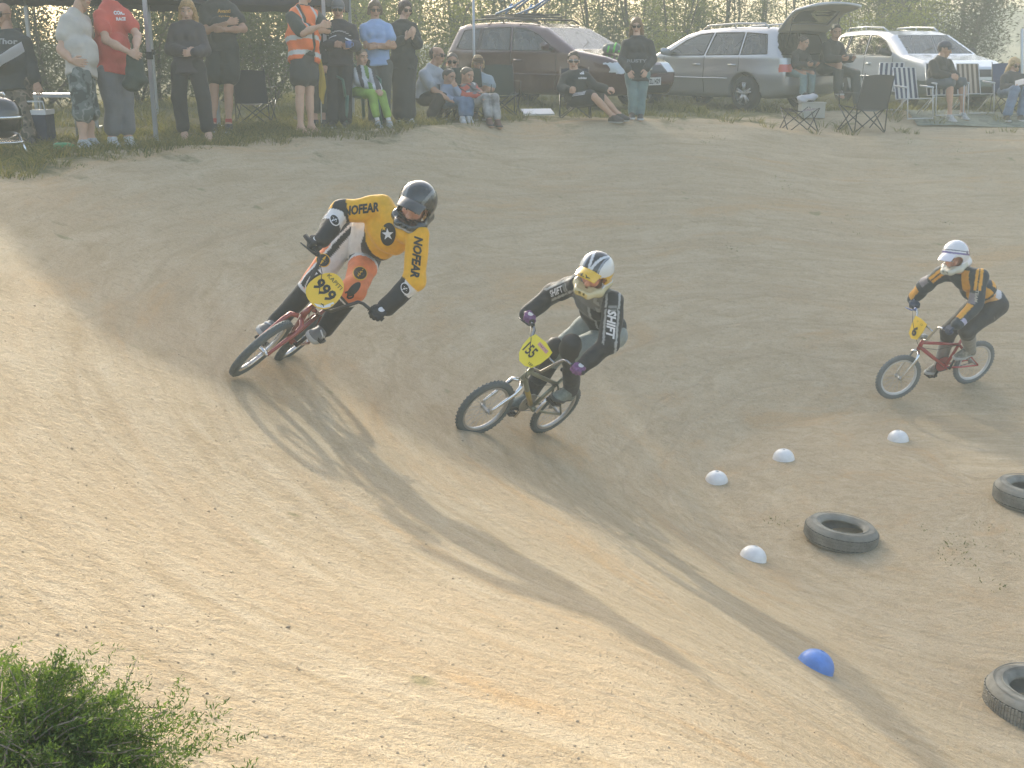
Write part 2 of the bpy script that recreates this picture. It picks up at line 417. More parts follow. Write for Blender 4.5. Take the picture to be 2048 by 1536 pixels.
# small scale relief of the dirt face: clods and tyre-swept ridges along the direction of travel
nX, nY = GX.shape
V = np.c_[GX.ravel(), GY.ravel(), GZ.ravel()]
I = np.arange(nX * nY).reshape(nX, nY)
F = np.stack([I[:-1, :-1], I[1:, :-1], I[1:, 1:], I[:-1, 1:]], -1).reshape(-1, 4)
me = mesh_from(V, F, 'ground')
at = me.attributes.new('trk', 'FLOAT_VECTOR', 'POINT')
rr = berm_r(GX, GY).ravel(); off = (rr - crest_R(GX, GY).ravel())
at.data.foreach_set('vector', np.c_[crest_arc(GX, GY).ravel(), rr, off].astype(np.float32).ravel())
def dirt_material():
    m = bpy.data.materials.new('sandy_dirt'); m.use_nodes = True; nt = m.node_tree; N = nt.nodes; L = nt.links; b = N['Principled BSDF']
    b.inputs['Roughness'].default_value = 0.95; b.inputs['Specular IOR Level'].default_value = 0.15
    a = N.new('ShaderNodeAttribute'); a.attribute_name = 'trk'
    tc = N.new('ShaderNodeTexCoord')
    def mapping(src, s):
        mp = N.new('ShaderNodeMapping'); mp.inputs['Scale'].default_value = s; L.new(src, mp.inputs['Vector']); return mp.outputs[0]
    def noise(src, scale, detail=4, rough=0.6, dist=0.0):
        n = N.new('ShaderNodeTexNoise'); n.inputs['Scale'].default_value = scale; n.inputs['Detail'].default_value = detail
        n.inputs['Roughness'].default_value = rough; n.inputs['Distortion'].default_value = dist; L.new(src, n.inputs['Vector']); return n.outputs['Fac']
    def ramp(src, stops):
        r = N.new('ShaderNodeValToRGB'); L.new(src, r.inputs[0])
        while len(r.color_ramp.elements) < len(stops): r.color_ramp.elements.new(0.5)
        for e, (p, c) in zip(r.color_ramp.elements, stops): e.position = p; e.color = (*c, 1)
        return r.outputs[0]
    def mix(f, A, B, mode='MIX'):
        x = N.new('ShaderNodeMix'); x.data_type = 'RGBA'; x.blend_type = mode
        if isinstance(f, float): x.inputs['Factor'].default_value = f
        else: L.new(f, x.inputs['Factor'])
        for s, i in ((A, 6), (B, 7)):
            if isinstance(s, tuple): x.inputs[i].default_value = (*s, 1)
            else: L.new(s, x.inputs[i])
        return x.outputs[2]
    def rng_(src, a0, a1, b0=0.0, b1=1.0):
        r = N.new('ShaderNodeMapRange'); L.new(src, r.inputs[0])
        for i, v in zip((1, 2, 3, 4), (a0, a1, b0, b1)): r.inputs[i].default_value = v
        return r.outputs[0]
    sep = N.new('ShaderNodeSeparateXYZ'); L.new(a.outputs['Vector'], sep.inputs[0])
    trk = a.outputs['Vector']; obj = tc.outputs['Object']
    streak = noise(mapping(trk, (0.8, 3.4, 0)), 2.0, 7, 0.70, 0.7)
    fine = noise(mapping(trk, (3.0, 26.0, 0)), 2.0, 5, 0.7, 0.2)
    patch = noise(mapping(trk, (0.35, 1.5, 0)), 1.0, 7, 0.68, 0.6); ridge = noise(mapping(trk, (0.35, 2.0, 0)), 1.6, 4, 0.6, 0.9); grit = noise(obj, 240.0, 2, 0.6); grain = noise(obj, 95.0, 3, 0.75); clod = noise(obj, 16.0, 4, 0.65)
    base = ramp(streak, [(0.30, (0.405, 0.305, 0.175)), (0.50, (0.515, 0.410, 0.265)), (0.72, (0.60, 0.505, 0.355))])
    warm = ramp(patch, [(0.36, (0.53, 0.365, 0.195)), (0.56, (0.50, 0.435, 0.315))])
    c = mix(rng_(patch, 0.36, 0.55, 0.80, 0.0), base, warm)
    c = mix(rng_(fine, 0.52, 0.75, 0.0, 0.38), c, (0.30, 0.23, 0.15))
    c = mix(rng_(grain, 0.53, 0.70, 0.0, 0.62), c, (0.25, 0.20, 0.14))
    c = mix(rng_(grain, 0.44, 0.28, 0.0, 0.45), c, (0.70, 0.64, 0.53))
    c = mix(rng_(clod, 0.54, 0.68, 0.0, 0.42), c, (0.30, 0.235, 0.155))
    lump = noise(obj, 38.0, 3, 0.6); c = mix(rng_(lump, 0.58, 0.72, 0.0, 0.28), c, (0.31, 0.24, 0.155)); c = mix(rng_(lump, 0.40, 0.28, 0.0, 0.20), c, (0.68, 0.60, 0.46))
    c = mix(rng_(ridge, 0.50, 0.70, 0.0, 0.24), c, (0.36, 0.265, 0.16)); c = mix(rng_(ridge, 0.46, 0.30, 0.0, 0.22), c, (0.66, 0.56, 0.40))
    c = mix(rng_(grit, 0.52, 0.66, 0.0, 0.55), c, (0.27, 0.21, 0.14))
    # faint tyre lines along the direction of travel
    sx = sep.outputs[1]
    wig = noise(mapping(trk, (0.22, 0.05, 0)), 1.0, 2, 0.4)
    def mth(op, A, B):
        x = N.new('ShaderNodeMath'); x.operation = op
        for s, i in ((A, 0), (B, 1)):
            if isinstance(s, (int, float)): x.inputs[i].default_value = s
            else: L.new(s, x.inputs[i])
        return x.outputs[0]
    rut = None
    for q, (r0, amp, wd) in enumerate(((6.15, 1.1, .035), (5.55, .8, .028), (5.1, 1.4, .030), (4.45, 1.0, .032), (3.9, .7, .03), (3.2, 1.6, .028), (2.8, .8, .03), (6.9, 1.3, .03))):
        d = mth('ABSOLUTE', mth('SUBTRACT', mth('ADD', sx, mth('MULTIPLY', wig, -amp)), r0 - amp * .5), 0.0)
        b_ = rng_(d, 0.0, wd, 1.0, 0.0); rut = b_ if rut is None else mth('MAXIMUM', rut, b_)
    rut = mth('MULTIPLY', rut, rng_(streak, 0.36, 0.56, 0.15, 1.0))
    c = mix(mth('MULTIPLY', rut, 0.34), c, (0.34, 0.255, 0.16))
    # thin weeds and grass on the plateau behind the crest and outside the bank
    gn = noise(obj, 1.6, 6, 0.65)
    add = N.new('ShaderNodeMath'); add.operation = 'ADD'; L.new(sep.outputs[2], add.inputs[0]); L.new(rng_(gn, 0.3, 0.7, -0.85, 0.85), add.inputs[1])
    gcol = ramp(noise(obj, 9.0, 5, 0.7), [(0.35, (0.075, 0.085, 0.035)), (0.55, (0.16, 0.15, 0.07)), (0.75, (0.27, 0.23, 0.13))])
    posn = N.new('ShaderNodeSeparateXYZ'); L.new(obj, posn.inputs[0])
    # the right part of the plateau is bare trodden dirt in front of the cars
    bare = rng_(posn.outputs[0], 2.8, 5.2, 0.0, 2.3)
    sub = N.new('ShaderNodeMath'); sub.operation = 'SUBTRACT'; L.new(add.outputs[0], sub.inputs[0]); L.new(bare, sub.inputs[1])
    c = mix(rng_(sub.outputs[0], 0.0, 0.7, 0.0, 0.95), c, gcol)
    # small green weeds on the infield
    wd = noise(obj, 3.3, 3, 0.5); c = mix(rng_(wd, 0.70, 0.76, 0.0, 0.55), c, (0.17, 0.18, 0.08))
    L.new(c, b.inputs['Base Color'])
    def mth(op, A, B):
        x = N.new('ShaderNodeMath'); x.operation = op
        for s, i in ((A, 0), (B, 1)):
            if isinstance(s, (int, float)): x.inputs[i].default_value = s
            else: L.new(s, x.inputs[i])
        return x.outputs[0]
    hsum = mth('ADD', mth('ADD', mth('MULTIPLY', grain, 0.010), mth('ADD', mth('MULTIPLY', clod, 0.028), mth('MULTIPLY', lump, 0.007))), mth('ADD', mth('ADD', mth('MULTIPLY', fine, 0.003), mth('MULTIPLY', grit, 0.003)), mth('ADD', mth('MULTIPLY', streak, 0.010), mth('ADD', mth('MULTIPLY', ridge, 0.011), mth('MULTIPLY', rut, -0.006)))))
    bp = N.new('ShaderNodeBump'); bp.inputs['Strength'].default_value = 0.9; bp.inputs['Distance'].default_value = 1.0
    L.new(hsum, bp.inputs['Height']); L.new(bp.outputs[0], b.inputs['Normal'])
    return m
DIRT = dirt_material()
ground = link('ground', me, None, DIRT); tag(ground, 'sandy dirt of the banked race track and the plateau behind it', kind='structure')
# ---------------------------------------------------------------- people: one continuous body mesh, clothing as children
SKIN = mat('skin', (0.5, 0.3, 0.2), 0.55, attr='Col', noise=0.06, nscale=20)
def hand_mesh(wr, d, n, side, size=1.0, curl=0.45, spread=0.12, glove=0.0, h=0.0055):
    """palm, four unequal fingers of three bones and a thumb off the side of the palm; n is the way the palm faces"""
    d = unit(d); n = np.asarray(n, float); n = unit(n - d * (n @ d)); s = np.cross(d, n) * (1 if side == 'R' else -1)   # towards the thumb
    s = -s if False else s
    wr = np.asarray(wr, float); q = size; pr = []
    g = glove
    kn = [wr + q * (d * (0.088 - 0.004 * abs(i - 1.2)) + s * (0.030 - 0.0205 * i)) for i in range(4)]
    for i in range(4): pr.append((wr + q * (d * 0.012 + s * (0.016 - 0.011 * i)), kn[i], 0.0135 * q + g, 0.0115 * q + g))
    ln = [0.072, 0.080, 0.075, 0.058]
    for i in range(4):
        a = 0.0; p = kn[i]; dd = d; tilt = s * spread * (0.5 - i / 3.0)
        for j, fr in enumerate((0.45, 0.31, 0.24)):
            a += curl * (1.0 if j else 0.75)
            dr = unit(math.cos(a) * d + math.sin(a) * n + tilt * (1 if a < 1.2 else 0.2)); e = p + dr * ln[i] * fr * q
            pr.append((p, e, (0.0098 - 0.0010 * j) * q + g, (0.0092 - 0.0012 * j) * q + g)); p = e
    tb = wr + q * (d * 0.028 + s * 0.026 + n * 0.006); t1 = tb + q * 0.038 * unit(d * 0.62 + s * 0.65 + n * (0.3 + curl * 0.4)); t2 = t1 + q * 0.032 * unit(d * 0.8 + s * (0.25 - 0.4 * min(curl, 1)) + n * (0.25 + curl * 0.6))
    pr.append((tb, t1, 0.0145 * q + g, 0.0115 * q + g)); pr.append((t1, t2, 0.011 * q + g, 0.009 * q + g))
    pr.append((wr - d * 0.02 * q, wr + d * 0.03 * q, 0.024 * q + g, 0.022 * q + g, (n, 0.72)))
    return blob(pr, h=h * max(size, 0.8), k=0.007)
def head_mesh(c, M, s=1.0, h=0.008, eyes=True):
    """head about 0.23 m tall around c; M columns front, left, up. Returns V, F and face colour weights"""
    f, l, u = M.T; q = s
    at = lambda a, b, e: np.asarray(c, float) + q * (f * a + l * b + u * e)
    pr = [(at(-0.018, 0, 0.038), at(0.022, 0, 0.040), 0.080 * q, 0.076 * q, (l, 0.90)),
          (at(0.025, 0, -0.02), at(0.035, 0, -0.062), 0.062 * q, 0.046 * q, (l, 0.96)),
          (at(0.052, 0, -0.090), at(0.060, 0, -0.094), 0.026 * q, 0.020 * q),
          (at(-0.02, 0, -0.04), at(-0.028, 0, -0.12), 0.056 * q, 0.054 * q),
          (at(0.088, 0, 0.012), at(0.109, 0, -0.026), 0.009 * q, 0.0135 * q), (at(0.098, 0.011, -0.031), at(0.098, -0.011, -0.031), 0.0095 * q, 0.0095 * q),
          (at(0.084, 0.030, 0.030), at(0.084, -0.030, 0.030), 0.016 * q, 0.016 * q),
          (at(0.082, 0.016, -0.062), at(0.082, -0.016, -0.062), 0.0115 * q, 0.0115 * q),
          (at(0.055, 0.045, -0.018), at(0.06, 0.038, -0.03), 0.022 * q, 0.02 * q), (at(0.055, -0.045, -0.018), at(0.06, -0.038, -0.03), 0.022 * q, 0.02 * q)]
    for sg in (1, -1):
        pr.append((at(-0.012, sg * 0.078, 0.022), at(-0.006, sg * 0.080, -0.022), 0.017 * q, 0.012 * q, (unit(l + 0.3 * f * sg), 0.45)))
    def raw(X, fld):
        for sg in (1, -1):
            e = at(0.098, sg * 0.032, 0.008); fld = np.maximum(fld, -(np.sqrt((((X - e.astype(np.float32))) ** 2).sum(-1)) - 0.0135 * q))
        return fld
    V, F = blob(pr, h=h * q, k=0.018 * q, raw=raw)
    return V, F
def head_cols(V, c, M, s, skin, brow=(0.10, 0.07, 0.05), stubble=None):
    loc = (V - np.asarray(c)) @ M / s; col = np.tile(np.array(skin), (len(V), 1))
    x, y, z = loc.T
    lips = (x > 0.078) & (np.abs(y) < 0.023) & (np.abs(z + 0.062) < 0.0085); col[lips] = np.array(skin) * (0.82, 0.55, 0.55)
    ml = (x > 0.078) & (np.abs(y) < 0.022) & (np.abs(z + 0.0625) < 0.0028); col[ml] = np.array(skin) * 0.4
    br = (x > 0.07) & (np.abs(np.abs(y) - 0.033) < 0.020) & (np.abs(z - 0.036) < 0.006); col[br] = brow
    ck = np.exp(-(((np.abs(y) - 0.045) / 0.02) ** 2 + ((z + 0.02) / 0.022) ** 2)) * (x > 0.03); col *= 1 - np.c_[0.0 * ck, 0.12 * ck, 0.14 * ck]
    if stubble is not None:
        sb = (x > 0.0) & (z < -0.038) & ~lips; col[sb] = col[sb] * (1 - stubble) + stubble * np.array((0.13, 0.10, 0.085))
    return col
EYE_W = mat('eye_white', (0.62, 0.60, 0.56), 0.25); EYE_D = mat('iris', (0.03, 0.025, 0.02), 0.15)
LENS = mat('sunglass_lens', (0.012, 0.012, 0.014), 0.08, coat=0.5)
def eyes_of(c, M, s, parent):
    f, l, u = M.T
    for sg in (1, -1):
        e = np.asarray(c) + s * (f * 0.083 + l * sg * 0.032 + u * 0.009)
        w = MB().lathe(e - f * 0.0, f, [(0.0105 * s, -0.006 * s), (0.0100 * s, -0.001 * s), (0.0078 * s, 0.003 * s), (0.0056 * s, 0.0048 * s)], 10)
        o = w.build('eye', EYE_W, parent); MB().lathe(e, f, [(0.0060 * s, 0.0046 * s), (0.0035 * s, 0.0060 * s), (0.0003 * s, 0.0064 * s)], 10).build('iris', EYE_D, o)
def sunglasses_of(c, M, s, parent, m=None, frame=None, big=1.0):
    f, l, u = M.T; at = lambda a, b, e: np.asarray(c) + s * (f * a + l * b + u * e)
    fr = MB(); fm = frame or mat('sunglass_frame', (0.02, 0.02, 0.022), 0.3)
    for sg in (1, -1): fr.tube([at(0.092, sg * 0.062, 0.016), at(0.05, sg * 0.080, 0.016), at(-0.005, sg * 0.083, 0.012)], 0.0035 * s, 5)
    fr.tube([at(0.094, 0.062, 0.022), at(0.108, 0.03, 0.025), at(0.110, 0, 0.022), at(0.108, -0.03, 0.025), at(0.094, -0.062, 0.022)], 0.004 * s, 5)
    o = fr.build('sunglasses', fm, parent)
    for sg in (1, -1):
        g = [[at(0.1075 - 0.3 * (abs(b) - 0.012) ** 1.0 * 1.0 * (b > 0.03) * 0.55, sg * b, e) for b in np.linspace(0.008, 0.062, 6)] for e in (0.024, 0.014, 0.002, -0.012 * big)]
        for j in range(6): g[3][j] = g[3][j] + s * u * (0.010 if j in (0, 5) else 0)
        MB().sheet(g).build('lens', m or LENS, o)
def shell_cut(c, M, s, prims, name, m, parent, cuts, h=0.009, noise=0.0, nf=40, seed=0):
    V, F = blob(prims, h=h * s, k=0.015 * s, cuts=cuts, noise=noise * s, nfreq=nf, seed=seed); return blink(name, (V, F), parent, m)
def hair_of(c, M, s, parent, m, style='short', seed=0):
    f, l, u = M.T; at = lambda a, b, e: np.asarray(c, float) + s * (f * a + l * b + u * e)
    up = 0.008 if style in ('buzz',) else (0.015 if style == 'short' else 0.022)
    pr = [(at(-0.022, 0, 0.042), at(0.016, 0, 0.046), (0.080 + up * 0.6) * s, (0.076 + up * 0.55) * s, (l, 0.92)), (at(-0.04, 0, 0.0), at(-0.045, 0, -0.04), 0.062 * s + up * 0.5 * s, 0.050 * s)]
    cuts = [(at(0.052, 0, 0.06), unit(f * 0.9 - u * 0.75)), (at(0, 0, -0.055), -u)]
    if style == 'short' or style == 'buzz':
        cuts = [(at(0.060, 0, 0.066), unit(f * 0.8 - u * 0.85)), (at(-0.02, 0, -0.02), unit(f * 0.35 - u))]
    if style == 'receding':
        cuts = [(at(-0.005, 0, 0.02), unit(f * 0.9 + u * 0.55)), (at(-0.02, 0, -0.03), unit(f * 0.35 - u))]
    if style == 'long':
        for sg in (1, -1):
            pr += [(at(0.005, sg * 0.075, 0.03), at(0.0, sg * 0.090, -0.08), 0.026 * s, 0.028 * s), (at(0.0, sg * 0.090, -0.08), at(0.02, sg * 0.10, -0.20), 0.030 * s, 0.020 * s), (at(-0.03, sg * 0.05, -0.04), at(-0.06, sg * 0.06, -0.20), 0.05 * s, 0.035 * s)]
        pr += [(at(0.02, 0.02, 0.10), at(0.045, 0.065, 0.04), 0.028 * s, 0.022 * s), (at(0.02, 0.0, 0.10), at(0.045, -0.065, 0.04), 0.028 * s, 0.022 * s)]
        cuts = []
        V, F = blob(pr, h=0.009 * s, k=0.012 * s, noise=0.004 * s, nfreq=60 / s, seed=seed, raw=lambda X, fl: np.maximum(fl, -cone_sd(X, at(0.075, 0, 0.005), at(0.13, 0, -0.09), 0.062 * s, 0.07 * s)))
        return blink('hair', (V, F), parent, m)
    if style == 'bob':
        for sg in (1, -1): pr += [(at(0.0, sg * 0.07, 0.03), at(-0.005, sg * 0.080, -0.045), 0.028 * s, 0.024 * s)]
        pr += [(at(0.03, 0.04, 0.09), at(0.06, -0.04, 0.075), 0.024 * s, 0.022 * s)]
        V, F = blob(pr, h=0.009 * s, k=0.012 * s, noise=0.004 * s, nfreq=60 / s, seed=seed, raw=lambda X, fl: np.maximum(fl, -cone_sd(X, at(0.085, 0, 0.005), at(0.13, 0, -0.09), 0.060 * s, 0.07 * s)))
        return blink('hair', (V, F), parent, m)
    V, F = blob(pr, h=0.009 * s, k=0.012 * s, cuts=cuts, noise=(0.0055 if style == 'short' else 0.003) * s, nfreq=62 / s, seed=seed); return blink('hair', (V, F), parent, m)
def cap_of(c, M, s, parent, m, peak=True, crown=True):
    f, l, u = M.T; at = lambda a, b, e: np.asarray(c, float) + s * (f * a + l * b + u * e)
    pr = [(at(-0.020, 0, 0.045), at(0.018, 0, 0.050), 0.096 * s, 0.090 * s, (l, 0.92))]
    V, F = blob(pr, h=0.009 * s, k=0.01, cuts=[(at(0.03, 0, 0.042), unit(-u + 0.05 * f))] + ([] if crown else [(at(0, 0, 0.085), unit(u - 0.2 * f))]))
    o = blink('cap', (V, F), parent, m)
    if peak:
        g = [[at(0.085 + 0.075 * r * math.cos(t) - 0.02 * abs(math.sin(t)), 0.078 * math.sin(t) * (0.92 + 0.1 * r), 0.052 - 0.012 * r - 0.02 * abs(math.sin(t)) * r) for t in np.linspace(-1.45, 1.45, 11)] for r in (0, 0.35, 0.7, 1.0)]
        g2 = [[p - u * 0.006 * s for p in r] for r in g]
        b = MB().sheet(g); b.sheet([r[::-1] for r in g2]); b.sheet([g[-1], g2[-1]]); b.build('cap_peak', m, o)
    return o
def limb(a, b, ra, rb, *x): return (np.asarray(a, float), np.asarray(b, float), ra, rb) + x
def body_prims(J, s=1.0, fem=False, fat=0.0, wide=1.0):
    """returns dict of groups of tapered capsules for a body of the given joints"""
    sp = J['nek'] - J['pel']; up = unit(sp); lat = unit(J['shL'] - J['shR']); fr = unit(np.cross(lat, up))
    G = {}
    w = wide * s
    mid = J['pel'] + sp * 0.42; ch = J['pel'] + sp * 0.74
    G['torso'] = [limb(J['shR'] + lat * 0.05 * s - up * 0.05 * s, J['shL'] - lat * 0.05 * s - up * 0.05 * s, 0.060 * s, 0.060 * s),
                  limb(ch - lat * 0.060 * w, ch + lat * 0.060 * w, 0.098 * s, 0.098 * s), limb(J['nek'] - up * 0.03, ch, 0.062 * s, 0.10 * s),
                  limb(mid - lat * (0.052 if fem else 0.068) * w, mid + lat * (0.052 if fem else 0.068) * w, (0.096 + fat * 0.04) * s, (0.096 + fat * 0.04) * s),
                  limb(J['pel'] - lat * 0.062 * w + up * 0.02, J['pel'] + lat * 0.062 * w + up * 0.02, (0.094 + fat * 0.02) * s, (0.098 + fat * 0.02) * s),
                  limb(mid + fr * (0.025 + fat * 0.10) * s, J['pel'] + sp * 0.25 + fr * (0.025 + fat * 0.09) * s, (0.085 + fat * 0.03) * s, (0.085 + fat * 0.03) * s)]
    if fem:
        for sg in (1, -1): G['torso'].append(limb(ch + lat * sg * 0.062 * s + fr * 0.055 * s - up * 0.03 * s, ch + lat * sg * 0.06 * s + fr * 0.072 * s - up * 0.045 * s, 0.058 * s, 0.050 * s))
    G['neck'] = [limb(J['nek'] - up * 0.02, J['nek'] * 0.45 + J['head'] * 0.55, 0.058 * s, 0.052 * s), limb(J['nek'] + up * 0.002 * s, J['shR'] - up * 0.020 * s, 0.044 * s, 0.036 * s), limb(J['nek'] + up * 0.002 * s, J['shL'] - up * 0.020 * s, 0.044 * s, 0.036 * s)]
    for k in 'RL':
        e, w_ = J['el' + k], J['wr' + k]
        G['ua' + k] = [limb(J['sh' + k] - up * 0.018 * s, e, 0.052 * s, 0.040 * s)]
        G['fa' + k] = [limb(e, e * 0.55 + w_ * 0.45, 0.041 * s, 0.041 * s), limb(e * 0.6 + w_ * 0.4, w_, 0.040 * s, 0.027 * s)]
        hp = J['hip' + k]; kn = J['kn' + k]; an = J['an' + k]
        G['th' + k] = [limb(hp, kn, (0.090 + fat * 0.01) * s, 0.056 * s), limb(hp * 0.8 + J['pel'] * 0.2, hp * 0.7 + kn * 0.3, 0.098 * s, 0.085 * s)]
        bk = unit(np.cross(unit(an - kn), lat)); bk = -bk if bk @ fr > 0 else bk
        G['sh' + k] = [limb(kn, an, 0.052 * s, 0.035 * s), limb(kn * 0.78 + an * 0.22 + bk * 0.018 * s, kn * 0.5 + an * 0.5 + bk * 0.014 * s, 0.050 * s, 0.046 * s)]
    return G, (fr, lat, up)
def foot_prims(an, toe, s, up=(0, 0, 1)):
    up = np.asarray(up, float); d = unit(np.asarray(toe) - an); d = unit(d - up * (d @ up) * 0.0); b = an - up * 0.055 * s
    sd = unit(np.cross(up, d))
    return [limb(an, b - d * 0.03 * s + up * 0.01, 0.036 * s, 0.030 * s), limb(b - d * 0.035 * s, b + d * 0.10 * s - up * 0.008 * s, 0.030 * s, 0.032 * s), limb(an + d * 0.01, b + d * 0.11 * s, 0.034 * s, 0.024 * s), limb(b + d * 0.09 * s - sd * 0.014 * s - up * 0.01 * s, b + d * 0.145 * s - sd * 0.012 * s - up * 0.012 * s, 0.026 * s, 0.018 * s), limb(b + d * 0.09 * s + sd * 0.014 * s - up * 0.01 * s, b + d * 0.155 * s + sd * 0.012 * s - up * 0.012 * s, 0.026 * s, 0.018 * s)]
def toes_prims(an, toe, s, up=(0, 0, 1)):
    up = np.asarray(up, float); d = unit(np.asarray(toe) - an); b = an - up * 0.06 * s; sd = unit(np.cross(up, d)); pr = []
    for i in range(5): pr.append(limb(b + d * 0.13 * s + sd * (i - 2) * 0.017 * s - up * 0.008, b + d * (0.175 - 0.006 * abs(i - 1) ** 1.5) * s + sd * (i - 2) * 0.018 * s - up * 0.015, 0.011 * s, 0.009 * s))
    return pr
def sp_(J): return J['nek'] - J['pel']
def person(label, J, s=1.0, skin=(0.50, 0.30, 0.205), ff=(0, -1, 0), fu=(0, 0, 1), hair=('short', (0.06, 0.04, 0.025)), glasses=None, cap=None, top=None, bottom=None, shoes=None, hands=None, fem=False, fat=0.0, wide=1.0, toes=None, group=None, hd=1.0, vox=0.0145, seed=0, stubble=None, extra=None, hands_size=1.0, collar=None):
    """J: joints (metres). top/bottom: dict(name, mat, to, grow, noise). Returns the body object and the prims"""
    J = {k: np.asarray(v, float) for k, v in J.items()}
    G, (fr, lat, up) = body_prims(J, s, fem, fat, wide)
    M = frame_of(ff, fu); hs = s * hd * 1.05
    allp = sum(G.values(), [])
    feet = {}
    for k in 'RL':
        feet[k] = foot_prims(J['an' + k], J['to' + k], s) if toes is None or True else []
    V1, F1 = blob(allp + feet['R'] + feet['L'] + (toes_prims(J['anR'], J['toR'], s) + toes_prims(J['anL'], J['toL'], s) if shoes is None or shoes.get('open') else []), h=vox * max(s, 0.75), k=0.03 * s)
    V2, F2 = head_mesh(J['head'], M, hs)
    parts = [(V1, F1), (V2, F2)]; n0, n1 = len(V1), len(V2)
    hands = hands or {}
    for k in 'RL':
        hd_ = hands.get(k, {})
        d = hd_.get('d'); d = unit(J['wr' + k] - J['el' + k]) if d is None else d
        n = hd_.get('n'); n = -fr if n is None else n
        if hd_.get('none'): continue
        parts.append(hand_mesh(J['wr' + k], d, n, k, s * hands_size, hd_.get('curl', 0.45)))
    V, F = join(parts)
    col = np.tile(np.array(skin), (len(V), 1)); col[n0:n0 + n1] = head_cols(V2, J['head'], M, hs, skin, stubble=stubble)
    body = blink('person', (V, F), None, SKIN, col); tag(body, label, 'person', group)
    eyes_of(J['head'], M, hs, body)
    if hair: hair_of(J['head'], M, hs, body, mat('hair_%d_%d_%d' % tuple(int(1000 * c) for c in hair[1]), hair[1], 0.5, noise=0.35, nscale=55, trans=hair[2] if len(hair) > 2 else 0.0), hair[0], seed)
    if glasses: sunglasses_of(J['head'], M, hs, body, frame=glasses if glasses is not True else None)
    if cap: cap_of(J['head'], M, hs, body, cap[0], *(cap[1:] if len(cap) > 1 else ()))
    res = {'body': body, 'G': G, 'fr': fr, 'lat': lat, 'up': up, 'J': J, 'M': M}
    gvox = vox * max(s, 0.75)
    if bottom:
        t = bottom.get('to', 1.0); pr = list(G['torso'][4:5]); cuts = []
        gap = bottom.get('grow', 0.016) * s
        for k in 'RL':
            hp, kn, an = J['hip' + k], J['kn' + k], J['an' + k]; wd = bottom.get('wide', 0.0) * s
            if t <= 1: e = hp + (kn - hp) * t; pr += [limb(hp, e, 0.096 * s, (0.096 - 0.036 * t) * s + wd)]
            else:
                pr += [limb(hp, kn, 0.096 * s, 0.060 * s + wd * 0.6)]; e = kn + (an - kn) * (t - 1)
                pr += [limb(kn, e, 0.058 * s + wd * 0.6, (0.058 - 0.018 * (t - 1)) * s + wd)]
        if bottom.get('skirt'):
            e = (J['anR'] + J['anL']) / 2 * (t - 1) + (J['knR'] + J['knL']) / 2 * (2 - t); pr += [limb(J['pel'], e, 0.13 * s, bottom['skirt'] * s)]
        hiem = J['pel'] + up * 0.11 * s
        V3, F3 = blob(pr, h=gvox, k=0.022 * s, grow=gap, noise=bottom.get('noise', 0.004), nfreq=bottom.get('nf', 22), seed=seed + 3, cuts=[(hiem, up)])
        res['bottom'] = blink(bottom.get('name', 'trousers'), (V3, F3), body, bottom['mat']); res['bottomVF'] = (V3, F3)
    if top:
        t = top.get('sleeve', 0.5); pr = list(G['torso']) + list(G['neck'][1:]); gap = top.get('grow', 0.024) * s
        hem = top.get('hem', 0.0) * s
        pr.append(limb(J['pel'] - lat * 0.06 * s, J['pel'] + lat * 0.06 * s, 0.098 * s, 0.098 * s)); pr.append(limb(J['pel'] - up * hem - lat * 0.05 * s, J['pel'] - up * hem + lat * 0.055 * s, 0.106 * s, 0.106 * s))
        for sg in (1, -1): pr.append(limb(J['pel'] + sp_(J) * 0.66 + lat * sg * 0.070 * wide * s, J['pel'] - up * hem + lat * sg * 0.062 * wide * s, 0.080 * s, (0.088 + fat * 0.02) * s))
        for k in 'RL':
            sh, el, wr = J['sh' + k], J['el' + k], J['wr' + k]
            if t <= 0: continue
            if t <= 1: pr.append(limb(sh - up * 0.02 * s, sh + (el - sh) * t, 0.050 * s, (0.056 + top.get('loose', 0.003)) * s))
            else: pr += [limb(sh - up * 0.02 * s, el, 0.050 * s, 0.046 * s), limb(el, el + (wr - el) * (t - 1), 0.050 * s, (0.036 + top.get('loose', 0.004)) * s)]
        if top.get('hood'):
            pr.append(limb(J['nek'] - fr * 0.07 * s - lat * 0.06 * s + up * 0.03 * s, J['nek'] - fr * 0.07 * s + lat * 0.06 * s + up * 0.03 * s, 0.05 * s, 0.05 * s))
        cuts = [(J['pel'] - up * hem, -up), (J['nek'] + up * top.get('neck', 0.045) * s, unit(up + fr * 0.35))]
        V4, F4 = blob(pr, h=gvox, k=0.022 * s, grow=gap, noise=top.get('noise', 0.005), nfreq=top.get('nf', 17), seed=seed + 9, cuts=cuts)
        col = top['col'](V4, res) if 'col' in top else None
        res['top'] = blink(top.get('name', 'shirt'), (V4, F4), body, top['mat'], col); res['topVF'] = (V4, F4)
